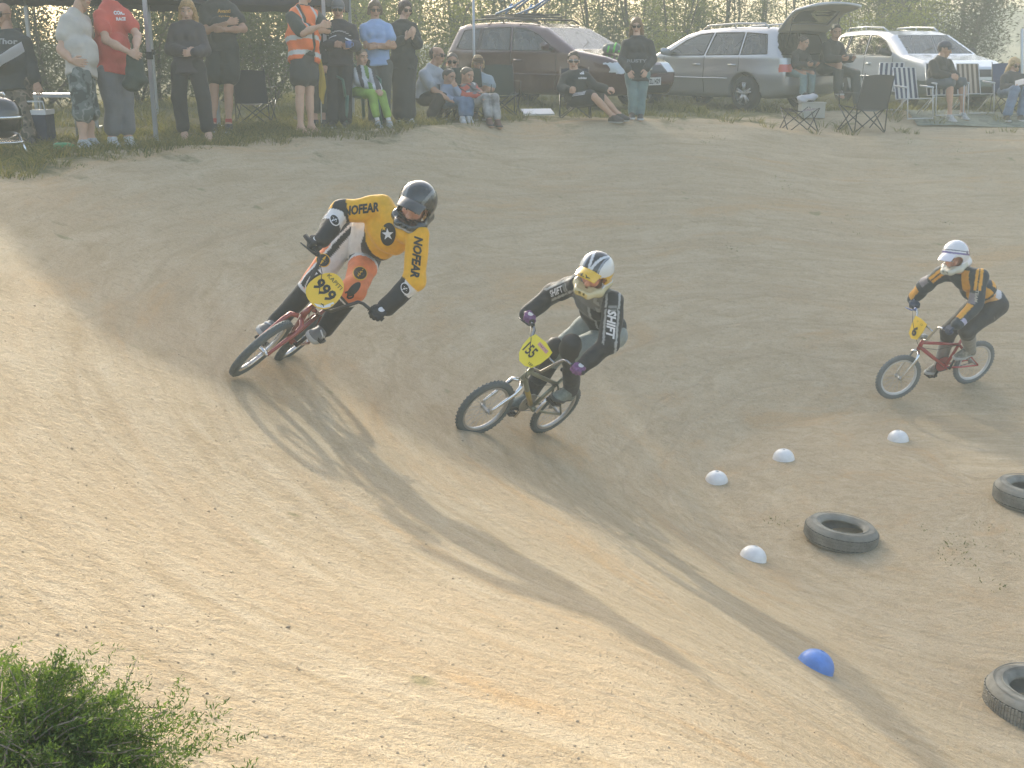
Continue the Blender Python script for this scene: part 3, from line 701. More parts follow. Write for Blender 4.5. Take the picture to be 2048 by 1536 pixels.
    if shoes:
        for k in 'RL':
            if shoes.get('open'):
                an = J['an' + k]; d = unit(J['to' + k] - an); b = an - np.array([0, 0, 0.088 * s]); sd = unit(np.cross([0, 0, 1.0], d))
                sl = MB(); o_ = [b + d * a * s + sd * w * s for a, w in ((-0.07, -0.02), (-0.075, 0.02), (0.0, 0.036), (0.1, 0.048), (0.17, 0.036), (0.195, 0), (0.17, -0.036), (0.1, -0.046), (0.0, -0.034))]
                nn = len(o_); sl.add(o_ + [p - np.array([0, 0, 0.02 * s]) for p in o_], [list(range(nn))[::-1], list(range(nn, 2 * nn))] + [[i, (i + 1) % nn, nn + (i + 1) % nn, nn + i] for i in range(nn)])
                sl.tube([b + d * 0.06 * s + sd * 0.045 * s, b + d * 0.10 * s + np.array([0, 0, 0.05 * s]) + sd * 0.03 * s, b + d * 0.135 * s + np.array([0, 0, 0.028 * s])], 0.006 * s, 5); sl.tube([b + d * 0.06 * s - sd * 0.045 * s, b + d * 0.10 * s + np.array([0, 0, 0.05 * s]) - sd * 0.03 * s, b + d * 0.135 * s + np.array([0, 0, 0.028 * s])], 0.006 * s, 5)
                sl.build('flip_flop', shoes['mat'], body, False)
            else:
                hgt = shoes.get('h', 0.02)
                V5, F5 = blob(foot_prims(J['an' + k], J['to' + k], s), h=0.011 * s, k=0.025, grow=0.010 * s, cuts=[(J['an' + k] + np.array([0, 0, hgt]), (0, 0, 1)), (J['an' + k] - np.array([0, 0, 0.094 * s]), (0, 0, -1))])
                sh = blink('shoe', (V5, F5), body, shoes['mat'])
                if shoes.get('sole'):
                    V6, F6 = blob(foot_prims(J['an' + k], J['to' + k], s), h=0.011 * s, k=0.025, grow=0.015 * s, cuts=[(J['an' + k] - np.array([0, 0, 0.068 * s]), (0, 0, 1)), (J['an' + k] - np.array([0, 0, 0.098 * s]), (0, 0, -1))])
                    blink('sole', (V6, F6), sh, shoes['sole'])
                if shoes.get('sock'):
                    V7, F7 = blob([limb(J['an' + k] + np.array([0, 0, 0.0]), J['an' + k] * 0.75 + J['kn' + k] * 0.25, 0.040 * s, 0.046 * s)], h=0.011, k=0.01, cuts=[(J['an' + k] * 0.8 + J['kn' + k] * 0.2, (0, 0, 1))])
                    blink('sock', (V7, F7), body, shoes['sock'])
    return res
# poses of the three riders and their bicycles (metres)
POSE = {"999": {"T": [-1.7026, 8.0692, 1.4312], "M": [[-0.09737, 0.67309, 0.73312], [-0.98166, -0.18627, 0.04064], [0.16391, -0.71572, 0.67888]], "steer": -0.0265, "crank": 4.451, "J": {"pel": [-1.079, 7.989, 2.297], "nek": [-0.75, 7.65, 2.463], "head": [-0.632, 7.588, 2.612], "shR": [-0.864, 7.74, 2.593], "shL": [-0.612, 7.524, 2.434], "elR": [-1.15, 7.691, 2.562], "elL": [-0.642, 7.467, 2.147], "wrR": [-1.238, 7.496, 2.414], "wrL": [-0.826, 7.424, 1.968], "hipR": [-1.129, 8.016, 2.38], "hipL": [-1.012, 7.97, 2.225], "knR": [-1.363, 7.848, 2.065], "knL": [-1.059, 7.576, 2.06], "anR": [-1.656, 7.878, 1.759], "anL": [-1.291, 7.744, 1.752]}}, "155": {"T": [0.213, 8.9286, 0.594], "M": [[-0.57615, 0.6058, 0.54869], [-0.77957, -0.60902, -0.14617], [0.24561, -0.51196, 0.82315]], "steer": -0.1376, "crank": 4.625, "J": {"pel": [0.723, 8.674, 1.54], "nek": [0.609, 8.327, 1.88], "head": [0.599, 8.21, 2.042], "shR": [0.478, 8.452, 1.934], "shL": [0.733, 8.188, 1.862], "elR": [0.31, 8.656, 1.81], "elL": [0.71, 8.113, 1.553], "wrR": [0.118, 8.586, 1.662], "wrL": [0.515, 8.093, 1.383], "hipR": [0.659, 8.735, 1.588], "hipL": [0.781, 8.611, 1.488], "knR": [0.331, 8.716, 1.31], "knL": [0.455, 8.334, 1.439], "anR": [0.129, 8.775, 0.94], "anL": [0.458, 8.539, 1.071]}}, "6": {"T": [4.8926, 11.8342, 0.172], "M": [[-0.93875, 0.34447, 0.00891], [-0.3354, -0.90748, -0.25296], [-0.07905, -0.24046, 0.96744]], "steer": -0.1129, "crank": 4.974, "J": {"pel": [4.837, 11.426, 1.144], "nek": [4.486, 11.309, 1.484], "head": [4.371, 11.238, 1.632], "shR": [4.339, 11.425, 1.468], "shL": [4.593, 11.155, 1.47], "elR": [4.241, 11.619, 1.28], "elL": [4.571, 11.112, 1.183], "wrR": [4.19, 11.787, 1.092], "wrL": [4.394, 11.061, 1.001], "hipR": [4.785, 11.513, 1.132], "hipL": [4.885, 11.34, 1.128], "knR": [4.54, 11.628, 0.789], "knL": [4.549, 11.192, 0.907], "anR": [4.559, 11.8, 0.405], "anL": [4.717, 11.481, 0.65]}}}
# ---------------------------------------------------------------- race bicycles and their riders
RUBBER = mat('bike_rubber', (0.075, 0.078, 0.075), 0.8, noise=0.2, nscale=30)
CHROME = mat('chrome', (0.72, 0.72, 0.70), 0.16, 1.0); STEEL = mat('dull_steel', (0.45, 0.45, 0.44), 0.35, 0.9); DARKM = mat('dark_metal', (0.05, 0.05, 0.052), 0.4, 0.6)
BLACKP = mat('black_plastic', (0.025, 0.025, 0.027), 0.5)
HB = np.array([.775, 0, .555]); HT = np.array([.735, 0, .665]); HAX = unit(HB - HT)
def rot_about(ax, a):
    K = np.array([[0, -ax[2], ax[1]], [ax[2], 0, -ax[0]], [-ax[1], ax[0], 0]]); return np.eye(3) - math.sin(a) * K + (1 - math.cos(a)) * K @ K
def bicycle(key, label, st):
    p = POSE[key]; T = np.array(p['T']); M = np.array(p['M']); Rs = rot_about(HAX, p['steer'])
    # keep the tyres on the dirt
    W = lambda q: T + M @ np.asarray(q, float)
    S = lambda q: W(HB + Rs @ (np.asarray(q, float) - HB))
    rt = root('bicycle', W((0.45, 0, 0)), label, 'bicycle')
    def tube(mb, pts, r, f=W, n=10): mb.tube([f(q) for q in pts], r, n)
    # frame
    fm = MB(); bb = (.37, 0, .28)
    tube(fm, [HT, HB], .021); tube(fm, [(.748, 0, .63), (.255, 0, .52)], .0165); tube(fm, [(.765, 0, .585), (.56, 0, .42), bb], .020); tube(fm, [(.235, 0, .575), bb], .0155)
    for sg in (1, -1):
        tube(fm, [(.36, sg * .03, .28), (.22, sg * .052, .268), (.0, sg * .062, .255)], .0105); tube(fm, [(.255, sg * .018, .52), (.14, sg * .048, .40), (.0, sg * .062, .262)], .0085)
    tube(fm, [(.37, -.037, .28), (.37, .037, .28)], .023)
    fr = fm.build('frame', st['frame'], rt)
    if 'frame2' in st:
        m2 = MB(); tube(m2, [(.60, 0, .45), (.42, 0, .315)], .0215); m2.build('frame_decal', st['frame2'], fr)
    # fork and head parts
    fk = MB(); crown = (.79, 0, .515)
    for sg in (1, -1): tube(fk, [(.782, sg * .012, .54), (.80, sg * .055, .515), (.822, sg * .062, .46), (.93, sg * .058, .30), (.95, sg * .058, .255)], [.017, .018, .0165, .012, .011], S)
    fk.build('fork', st['fork'], rt)
    # handlebar: two rising bends and a crossbar
    hb = MB(); barm = np.array([.775, 0, .695])
    pts = [(.775, -.0, .695), (.775, -.07, .695), (.775, -.11, .715), (.735, -.185, .885), (.728, -.215, .90), (.70, -.36, .915)]
    tube(hb, pts, .0115, S); tube(hb, [(q[0], -q[1], q[2]) for q in pts], .0115, S); tube(hb, [(.748, -.158, .825), (.748, .158, .825)], .008, S)
    bar = hb.build('handlebar', st.get('bar', DARKM), rt)
    for sg in (1, -1):
        g = MB(); tube(g, [(.7135, sg * .265, .909), (.697, sg * .378, .917)], [.0165, .0165], S); tube(g, [(.714, sg * .262, .909), (.713, sg * .268, .909)], .024, S)
        g.build('grip', st.get('grip', BLACKP), bar)
    lv = MB(); tube(lv, [(.735, -.225, .90), (.775, -.23, .895), (.782, -.30, .885), (.776, -.345, .878)], [.008, .008, .006, .005], S, 6); tube(lv, [(.725, -.225, .902), (.745, -.225, .90)], .018, S, 8); lv.build('brake_lever', st.get('lever', BLACKP), rt)
    sm = MB(); tube(sm, [HT + (HT - HB) * .1, HT + (HT - HB) * .45], .024, S); Mx = M @ Rs; sm.box(S((.752, 0, .70)), (.036, .024, .02), Mx); sm.build('stem', st.get('stem', STEEL), rt)
    cb = MB(); tube(cb, [(.765, -.21, .90), (.84, -.10, .86), (.86, 0, .74), (.80, .03, .60), (.55, .02, .52), (.28, .02, .53), (.17, .0, .44)], .0028, S if False else W, 5); cb.build('brake_cable', BLACKP, rt)
    # seat
    sp = MB(); tube(sp, [(.24, 0, .56), (.218, 0, .645)], .0125); sp.build('seat_post', st.get('post', STEEL), rt)
    V, F = blob([limb((.10, 0, .668), (.20, 0, .665), .05, .035), limb((.20, 0, .665), (.33, 0, .668), .030, .018)], h=.008, k=.02, raw=lambda X, f: np.maximum(f, np.abs(X[..., 2] - .665) - .017))
    blink('saddle', (V @ M.T + T, F), rt, st.get('saddle', BLACKP))
    # wheels
    for nm, c, f, Mw in (('front', np.array([.95, 0, .255]), S, M @ Rs), ('rear', np.array([0, 0, .255]), W, M)):
        C = f(c); axv = Mw[:, 1]
        tw = st.get('tyre_w', .0235)
        prof = [(.203, -tw * .55), (.212, -tw * .9), (.226, -tw), (.240, -tw * .85), (.2495, -tw * .5), (.2525, -tw * .28), (.2525, tw * .28), (.2495, tw * .5), (.240, tw * .85), (.226, tw), (.212, tw * .9), (.203, tw * .55)]
        wh = MB().lathe(C, axv, prof, 56).build('wheel', st.get('tyre', RUBBER), rt); wh.name = nm + '_wheel'
        kb = MB()                                   # tread knobs
        for j in range(44):
            a = 2 * math.pi * j / 44
            for off_ in (-.011, 0.0, .011):
                aa = a + (0.07 if off_ == 0 else 0); er = math.cos(aa) * Mw[:, 0] + math.sin(aa) * Mw[:, 2]; et = -math.sin(aa) * Mw[:, 0] + math.cos(aa) * Mw[:, 2]
                kb.box(C + er * (.2525 - .12 * abs(off_)) + axv * off_, (.0055, .0042, .0035), np.c_[et, axv, er])
        k_ = kb.build('tread', st.get('tyre', RUBBER), wh, False); k_['kind'] = 'stuff'
        MB().lathe(C, axv, [(.204, -.014), (.188, -.013), (.184, -.006), (.184, .006), (.188, .013), (.204, .014)], 48).build('rim', st.get('rim', STEEL), wh)
        MB().lathe(C, axv, [(.004, -.062), (.012, -.060), (.012, -.052), (.009, -.048), (.020, -.036), (.022, -.031), (.014, -.026), (.014, .026), (.022, .031), (.020, .036), (.009, .048), (.012, .052), (.012, .060), (.004, .062)], 16).build('hub', st.get('hub', STEEL), wh)
        sk = MB()
        for j in range(36):
            a = 2 * math.pi * j / 36; sg = 1 if j % 2 else -1; b = a + (.55 if (j // 2) % 2 else -.55)
            er = lambda t: math.cos(t) * Mw[:, 0] + math.sin(t) * Mw[:, 2]
            sk.tube([C + er(b) * .021 + axv * sg * .032, C + er(a) * .187], .0011, 3, cap=False)
        s_ = sk.build('spokes', st.get('spoke', STEEL), wh); s_['kind'] = 'stuff'
    # drive train
    ph = p['crank']; dv = .175 * np.array([math.cos(ph), 0, math.sin(ph)])
    for sg, sd in ((-1, 1), (1, -1)):
        a = np.array([.37, sg * .062, .28]); e = np.array([.37, sg * .075, .28]) + dv * sd
        ck = MB(); tube(ck, [np.array([.37, sg * .03, .28]), a, e], [.012, .014, .011]); c_ = ck.build('crank', st.get('crank', DARKM), rt)
        pd = MB(); pc = e + np.array([0, sg * .058, 0])
        tube(pd, [e, pc + np.array([0, sg * .045, 0])], .008)
        for dx in (-.045, .045): pd.box(W(pc + np.array([dx, 0, 0])), (.006, .045, .011), M)
        for dy in (-.042, 0, .042): pd.box(W(pc + np.array([0, dy, 0])), (.045, .005, .009), M)
        pd.build('pedal', st.get('pedal', DARKM), c_, False)
    cr = MB(); cr.lathe(W((.37, -.048, .28)), M[:, 1], [(.025, -.003), (.080, -.002), (.088, 0), (.080, .002), (.025, .003)], 36)
    cr.build('chainring', st.get('ring', STEEL), rt)
    cw = MB(); cw.lathe(W((0, -.048, .255)), M[:, 1], [(.010, -.003), (.034, 0), (.010, .003)], 20); cw.build('sprocket', STEEL, rt)
    ch = MB(); arc1 = [(.37 + .086 * math.cos(t), -.048, .28 + .086 * math.sin(t)) for t in np.linspace(-1.5, 1.6, 10)]; arc2 = [(.034 * math.cos(t), -.048, .255 + .034 * math.sin(t)) for t in np.linspace(1.6, 4.78, 8)]
    ch.tube([W(q) for q in arc1 + arc2], .0045, 5, closed=True); ch.build('chain', st.get('chain', DARKM), rt)
    if st.get('bash'):
        MB().lathe(W((.37, .05, .28)), M[:, 1], [(.02, 0), (.06, .004), (.09, 0)], 24).build('guard', st['bash'], rt)
    # number plate in front of the crossbar
    tl = .32; pn = M @ Rs @ np.array([math.cos(tl), 0, math.sin(tl)]); pu = M @ Rs @ np.array([-math.sin(tl), 0, math.cos(tl)]); pl = M @ Rs @ np.array([0, 1.0, 0])
    pc = S((.825, 0, .795)); ol = st['plate_outline']; n = len(ol)
    pm = MB(); Vp = [pc + pl * x * 1.0 + pu * y + pn * (.02 - .6 * x * x) for x, y in ol]; Vb = [v - pn * .006 for v in Vp]
    pm.add(Vp + Vb + [pc + pn * .02], [[i, (i + 1) % n, 2 * n] for i in range(n)] + [[n + (i + 1) % n, n + i, i, (i + 1) % n][::-1] for i in range(n)] + [[2 * n - 1 - i for i in range(n)]])
    plate = pm.build('number_plate', st['plate'], rt, False)
    bv = bvh_of(Vp + [pc + pn * .02], [[i, (i + 1) % n, n] for i in range(n)])
    for d in st['print']:
        kind, x, y = d[0], d[1], d[2]
        if kind == 'text':
            V2, F2 = text_tris(d[3], d[6] if len(d) > 6 else 0.0); sx = d[5] / max(np.ptp(V2[:, 0]), 1e-6); V2 = V2 * np.array([sx, d[4]]); nm = 'lettering'
        else:
            V2, F2 = d[3]; nm = 'sticker'
        if kind == 'text' and d[4] > .05:          # big figures: one piece each
            par_ = list(range(len(V2)))
            def fnd(i_):
                while par_[i_] != i_: i_ = par_[i_]
                return i_
            for f_ in F2:
                for i_ in f_[1:]: par_[fnd(i_)] = fnd(f_[0])
            for g_ in sorted({fnd(i_) for i_ in range(len(V2))}):
                decal('figure', V2, [f_ for f_ in F2 if fnd(f_[0]) == g_], pc + pl * x + pu * y, pl, pu, bv, st['ink'], plate, off=.003, L=.03)
            continue
        decal(nm, V2, F2, pc + pl * x + pu * y, pl, pu, bv, d[-1] if kind != 'text' else st['ink'], plate, off=.003, L=.03)
    for sg in (1, -1):
        tie = MB(); tube(tie, [(.80, sg * .04, .845), (.752, sg * .04, .835)], .006, S, 5); tie.build('plate_strap', BLACKP, plate)
    return rt, W, S, M
# ---- riders
def nearest_seg(V, segs):
    D = []; T_ = []
    for a, b, r in segs:
        d = b - a; t = np.clip(((V - a) @ d) / (d @ d), 0, 1); D.append(np.linalg.norm(V - a - t[:, None] * d, axis=1) - r); T_.append(t)
    D = np.array(D); i = D.argmin(0); return i, np.array(T_)[i, np.arange(len(V))]
CLOTH = mat('printed_jersey', (0.5, 0.5, 0.5), 0.7, attr='Col', noise=0.09, nscale=26, sheen=0.15, bump=.55, bscale=17)
HELM = mat('painted_helmet', (0.5, 0.5, 0.5), 0.18, attr='Col', coat=0.8)
def helmet(c, M, parent, colf, visor_m, tilt=0.0, s=1.0):
    cx = lambda q: np.asarray(q, np.float32)
    def raw(X, f):
        e = X - cx((-.012, 0, .030)); sh = (np.sqrt(((e / cx((.142, .120, .130))) ** 2).sum(-1)) - 1) * .125
        f = smin(sh, f, .035)
        e2 = X - cx((-.005, 0, .01)); inn = (np.sqrt(((e2 / cx((.118, .098, .118))) ** 2).sum(-1)) - 1) * .1
        op = cone_sd(X, (.13, -.042, .000), (.13, .042, .000), .066, .066); op2 = cone_sd(X, (.06, -.07, .000), (.06, .07, .000), .054, .054)
        f = np.maximum(f, -inn); f = np.maximum(f, -np.minimum(op, op2)); f = np.maximum(f, -cone_sd(X, (-.005, 0, -.05), (-.01, 0, -.25), .095, .10))
        f = np.maximum(f, -cone_sd(X, (.12, -.02, -.088), (.2, -.02, -.088), .010, .010)); f = np.maximum(f, -cone_sd(X, (.12, .02, -.088), (.2, .02, -.088), .010, .010))
        return f
    pr = [limb((-.012, 0, .05), (-.012, 0, .05), .118, .118), limb((-.06, .085, -.06), (.06, .088, -.085), .040, .034), limb((-.06, -.085, -.06), (.06, -.088, -.085), .040, .034), limb((.06, .088, -.085), (.135, .040, -.092), .034, .030), limb((.06, -.088, -.085), (.135, -.040, -.092), .034, .030), limb((.135, .040, -.092), (.135, -.040, -.092), .030, .030), limb((-.08, -.06, -.07), (-.08, .06, -.07), .05, .05)]
    V, F = blob(pr, h=.0068, k=.03, raw=raw)
    col = colf(V); h = blink('helmet', (V @ M.T * s + c, F), parent, HELM, col)
    g = []
    for r, x0, z0 in ((0, .085, .098), (.35, .13, .100), (.7, .175, .090), (1.0, .212, .074)):
        g.append([(x0 - .045 * (abs(t) ** 2), t * (.092 - .010 * r), z0 - .030 * t * t) for t in np.linspace(-1, 1, 11)])
    g2 = [[(a, b, e - .005) for a, b, e in r] for r in g]
    ct, st_ = math.cos(tilt), math.sin(tilt); tr = lambda q: np.asarray(c) + s * (M @ np.array([.09 + (q[0] - .09) * ct - (q[2] - .1) * st_, q[1], .1 + (q[0] - .09) * st_ + (q[2] - .1) * ct]))
    mb = MB(); mb.sheet([[tr(q) for q in r] for r in g]); mb.sheet([[tr(q) for q in r[::-1]] for r in g2]); mb.sheet([[tr(q) for q in g[-1]], [tr(q) for q in g2[-1]]])
    for e in (0, -1): mb.sheet([[tr(r[e]) for r in g], [tr(r[e]) for r in g2]])
    v = mb.build('visor', visor_m, h); return h, v, tr
def rider(key, label, st):
    p = POSE[key]; Mb = np.array(p['M']); T = np.array(p['T']); fw, lf, bu = Mb.T
    J = {k: np.array(v) for k, v in p['J'].items()}
    s = 1.0; G, (fr, lat, up) = body_prims(J, s, False, st.get('fat', 0.0)); Mh = frame_of(st['ff'], st['fu'])
    feet = {k: foot_prims(J['an' + k], J['an' + k] + fw * .2 - bu * .03, s, bu) for k in 'RL'}
    V1, F1 = blob(sum(G.values(), []) + feet['R'] + feet['L'], h=.0125, k=.03); V2, F2 = head_mesh(J['head'] - Mh[:, 2] * .01, Mh, 1.0, h=.007)
    V, F = join([(V1, F1), (V2, F2)]); col = np.tile(np.array(st['skin']), (len(V), 1)); col[len(V1):] = head_cols(V2, J['head'] - Mh[:, 2] * .01, Mh, 1.0, st['skin'], stubble=.3)
    body = blink('person', (V, F), None, SKIN, col); tag(body, label, 'person'); eyes_of(J['head'] - Mh[:, 2] * .01, Mh, 1.0, body)
    R_ = dict(J=J, G=G, fr=fr, lat=lat, up=up, body=body, Mb=Mb)
    vox = .0095
    # trousers
    pr = [G['torso'][4]]; segs = []
    for k in 'RL':
        hp, kn, an = J['hip' + k], J['kn' + k], J['an' + k]; pr += [limb(hp, kn, .092, .068), limb(hp * .8 + J['pel'] * .2, hp * .7 + kn * .3, .096, .086), limb(kn, an, .064, .046)]; segs += [(hp, kn, .08), (kn, an, .055)]
    Vt, Ft = blob(pr, h=vox, k=.028, grow=.014, noise=.004, nfreq=26, seed=2)
    i, t = nearest_seg(Vt, segs); tr = blink('trousers', (Vt, Ft), body, CLOTH, st['pants'](Vt, i, t, R_))
    # jersey
    pr = list(G['torso']) + G['neck'][1:]; segs = [(J['pel'], J['nek'], .14)]
    for k in 'RL':
        pr += [limb(J['sh' + k] - up * .015, J['el' + k], .056, .052), limb(J['el' + k], J['wr' + k], .050, .036)]; segs += [(J['sh' + k] + (J['el' + k] - J['sh' + k]) * .1, J['el' + k], .055), (J['el' + k], J['wr' + k], .045)]
    cuts = [(J['pel'] - up * .04, -up)]; nk0 = J['nek'] + (J['head'] - J['nek']) * .2; nkd = unit(J['head'] - J['nek'])
    Vj, Fj = blob(pr, h=vox, k=.026, grow=.023, noise=.006, nfreq=20, seed=5, cuts=cuts, raw=lambda X, f: np.maximum(f, -cone_sd(X, nk0 + nkd * .045, nk0 + nkd * .3, .066, .14)))
    i, t = nearest_seg(Vj, segs); je = blink('jersey', (Vj, Fj), body, CLOTH, st['jersey'](Vj, i, t, R_))
    bj, bt = bvh_of(Vj, Fj), bvh_of(Vt, Ft); camd = np.array([0, 0, CAMZ])
    def arm_text(k, words, m, hgt, wid, rev, t0=.5, seg='ua', turn=0.0, bold=0.02, nv=None):
        a, b = (J['sh' + k], J['el' + k]) if seg == 'ua' else (J['el' + k], J['wr' + k]); o = a + (b - a) * t0; u = unit(a - b) if rev else unit(b - a)
        n = unit(camd - o) if nv is None else unit(nv); n = unit(n - u * (n @ u)); sd = np.cross(n, u); n = unit(n * math.cos(turn) + sd * math.sin(turn)); v = np.cross(n, u)
        V2, F2 = text_tris(words, bold, 0.25); V2 = V2 * np.array([wid / np.ptp(V2[:, 0]), hgt]); decal('lettering', V2, F2, o, u, v, bj, m, je, off=.004, reach=.2)
    def mark(shape, o, m, tgt, n=None, upv=None, nm='emblem'):
        bv, par = (bj, je) if tgt == 'j' else (bt, tr); n = unit(camd - o) if n is None else unit(n); upv = up if upv is None else upv; u = unit(np.cross(upv, n)); v = np.cross(n, u)
        return decal(nm, shape[0], shape[1], o, u, v, bv, m, par, off=.004 if nm == 'emblem' else .007, L=.02, reach=.22)
    st['art'](R_, arm_text, mark)
    # gloves with fingers round the grips, shoes on the pedals
    for k in 'RL':
        sg = -1 if k == 'R' else 1
        Rs = rot_about(HAX, p['steer']); g0 = T + Mb @ (HB + Rs @ (np.array([.705, sg * .318, .913]) - HB))
        d = unit(g0 + bu * .012 - J['wr' + k]); hm = hand_mesh(g0 + bu * .018 - d * .088, d, -bu - .25 * fw, k, 1.04, 1.0, .1, glove=.0032, h=.0048)
        gl = blink('glove', hm, body, st['glove'])
        Vc, Fc = blob([limb(J['wr' + k] + (J['el' + k] - J['wr' + k]) * .22, g0 + bu * .016 - d * .07, .034, .033)], h=.007, k=.01); blink('glove_cuff', (Vc, Fc), gl, st.get('cuff', st['glove']))
        if st.get('glove_art'):
            bvh = bvh_of(*hm); decal('patch', *poly_ellipse(.022, .016), g0 + bu * .03 - d * .02, unit(np.cross((0, 0, 1.0), camd - g0)), np.cross(unit(camd - g0), unit(np.cross((0, 0, 1.0), camd - g0))), bvh, st['glove_art'], gl, off=.003, L=.012, reach=.1)
        fp = foot_prims(J['an' + k], J['an' + k] + fw * .2 - bu * .03, 1.0, bu)
        Vs, Fs = blob(fp, h=.008, k=.025, grow=.011, cuts=[(J['an' + k] + bu * .03, bu), (J['an' + k] - bu * .094, -bu)]); sh = blink('shoe', (Vs, Fs), body, st['shoe'])
        Vs, Fs = blob(fp, h=.008, k=.025, grow=.016, cuts=[(J['an' + k] - bu * .068, bu), (J['an' + k] - bu * .099, -bu)]); blink('sole', (Vs, Fs), sh, st['sole'])
        if st.get('stripe'):
            bs = bvh_of(Vs, Fs)
            for q in range(3):
                sm_ = MB(); b0 = J['an' + k] - bu * (.02) + fw * (.01 + .035 * q); sm_.tube([b0 + lf * .044 * sg - bu * .05, b0 + lf * .040 * sg - bu * .01 + fw * .01, b0 + fw * .02 + bu * .012], .006, 5); sm_.build('shoe_stripe', st['stripe'], sh)
    if st.get('kneepad'):
        for k in 'RL':
            kn = J['kn' + k]; n = unit(kn - (J['hip' + k] + J['an' + k]) / 2); ax = unit(J['an' + k] - kn)
            Vp, Fp = blob([limb(kn + n * .03 - ax * .06, kn + n * .038, .060, .060), limb(kn + n * .038, kn + ax * .10 + n * .022, .060, .050), limb(kn + ax * .10 + n * .02, kn + ax * .30 + n * .02, .048, .040)], h=.010, k=.03, grow=.018, noise=.003, nfreq=30); blink('knee_guard', (Vp, Fp), body, st['kneepad'])
    hc = J['head']; h, v, trv = helmet(hc, Mh, body, st['helmet'], st['visor'], st.get('tilt', 0.0), st.get('hs', 1.0))
    if st.get('visor_art'): st['visor_art'](v, trv)
    return R_
INK = mat('black_print', (0.012, 0.012, 0.013), 0.6); WHITEP = mat('white_print', (0.72, 0.72, 0.72), 0.6)
YEL = mat('yellow_plate', (0.80, 0.52, 0.02), 0.4, coat=0.2); YEL2 = mat('lemon_plate', (0.82, 0.70, 0.03), 0.4, coat=0.2)
def oval(w, h, n=28, e=2.4, taper=0.0, sh=0.0): 
    o = []
    for i in range(n):
        t = 2 * math.pi * i / n; c, s_ = math.cos(t), math.sin(t); x = w * abs(c) ** (2 / e) * np.sign(c); y = h * abs(s_) ** (2 / e) * np.sign(s_); o.append((x * (1 - taper * y / h), y + sh * x))
    return o
# rider 999
bicycle('999', 'dark red bicycle with yellow plate 999, leaning steeply on the bank', dict(
    frame=mat('red_frame', (0.22, 0.030, 0.025), 0.25, coat=0.8), fork=mat('maroon_fork', (0.30, 0.06, 0.05), 0.2, 0.3, coat=0.7), plate=YEL, ink=INK, bar=DARKM, tyre_w=.027, rim=CHROME, hub=CHROME,
    tyre=mat('grey_tyre', (0.10, 0.115, 0.115), 0.75, noise=0.15), plate_outline=oval(.105, .125, e=2.3, taper=.12),
    print=[('poly', .055, -.075, (np.array([(-.055, -.05), (.05, -.05), (.06, .075), (.035, .06), (.015, .0)]), [[0, 1, 2, 3, 4]]), WHITEP), ('text', 0, .080, 'KAPITI', .026, .125), ('text', -.002, -.004, '999', .088, .155, .035), ('text', .06, -.085, '*', .028, .03, .05)]))
Y9, O9, W9, K9 = np.array((.76, .40, .012)), np.array((.74, .21, .075)), np.array((.70, .68, .66)), np.array((.018, .018, .020))
def jersey999(V, i, t, R_):
    J, lat, up, fr = R_['J'], R_['lat'], R_['up'], R_['fr']; c = np.tile(Y9, (len(V), 1)); L = np.linalg.norm(J['nek'] - J['pel'])
    q = V - J['pel']; a = q @ lat; h = (q @ up) / L; to = i == 0
    c[to & (h < .66 - .9 * np.abs(a))] = W9; c[to & (h < .52) & (np.abs(a) > .165)] = K9; c[to & (np.abs(h - (.68 - .9 * np.abs(a))) < .014) & (np.abs(a) > .05)] = K9
    c[to & (h > .86) & (np.abs(a) < .085)] = W9; c[to & (h > .82) & (np.abs(a - .01) < .03)] = K9; c[(np.abs(np.abs(a) - .100) < .010) & (h > .84) & to] = K9
    for sgm in (2, 4):
        f = i == sgm; c[f & (t > .12)] = K9; c[f & (t > .16) & (t < .5) & (((V - J['elR' if sgm == 2 else 'elL']) @ (up + .3 * lat)) > .0)] = W9
    for sgm in (1, 3):
        f = i == sgm; c[f & (sgm == 1) & (t > .80) & (((V - J['elR' if sgm == 1 else 'elL']) @ up) > .02)] = K9
    return c
def pants999(V, i, t, R_):
    J, lat = R_['J'], R_['lat']; c = np.tile(O9, (len(V), 1))
    for k, a in (('R', 0), ('L', 2)):
        f = i == a; hp, kn = J['hip' + k], J['kn' + k]; ax = unit(kn - hp); inn = (V - hp) @ (lat if k == 'R' else -lat)
        c[f & (t < .30)] = K9; c[f & (t >= .30) & (t < .38)] = W9; c[f & (inn > .030)] = W9; c[f & (inn > .048)] = K9; c[f & (inn > .088) & (k == 'R')] = W9
        g = i == a + 1; c[g & (t > .22)] = K9; c[g & (t > .16) & (t <= .22)] = W9
    return c
YP = mat('gold_print', (0.72, 0.42, 0.015), 0.6)
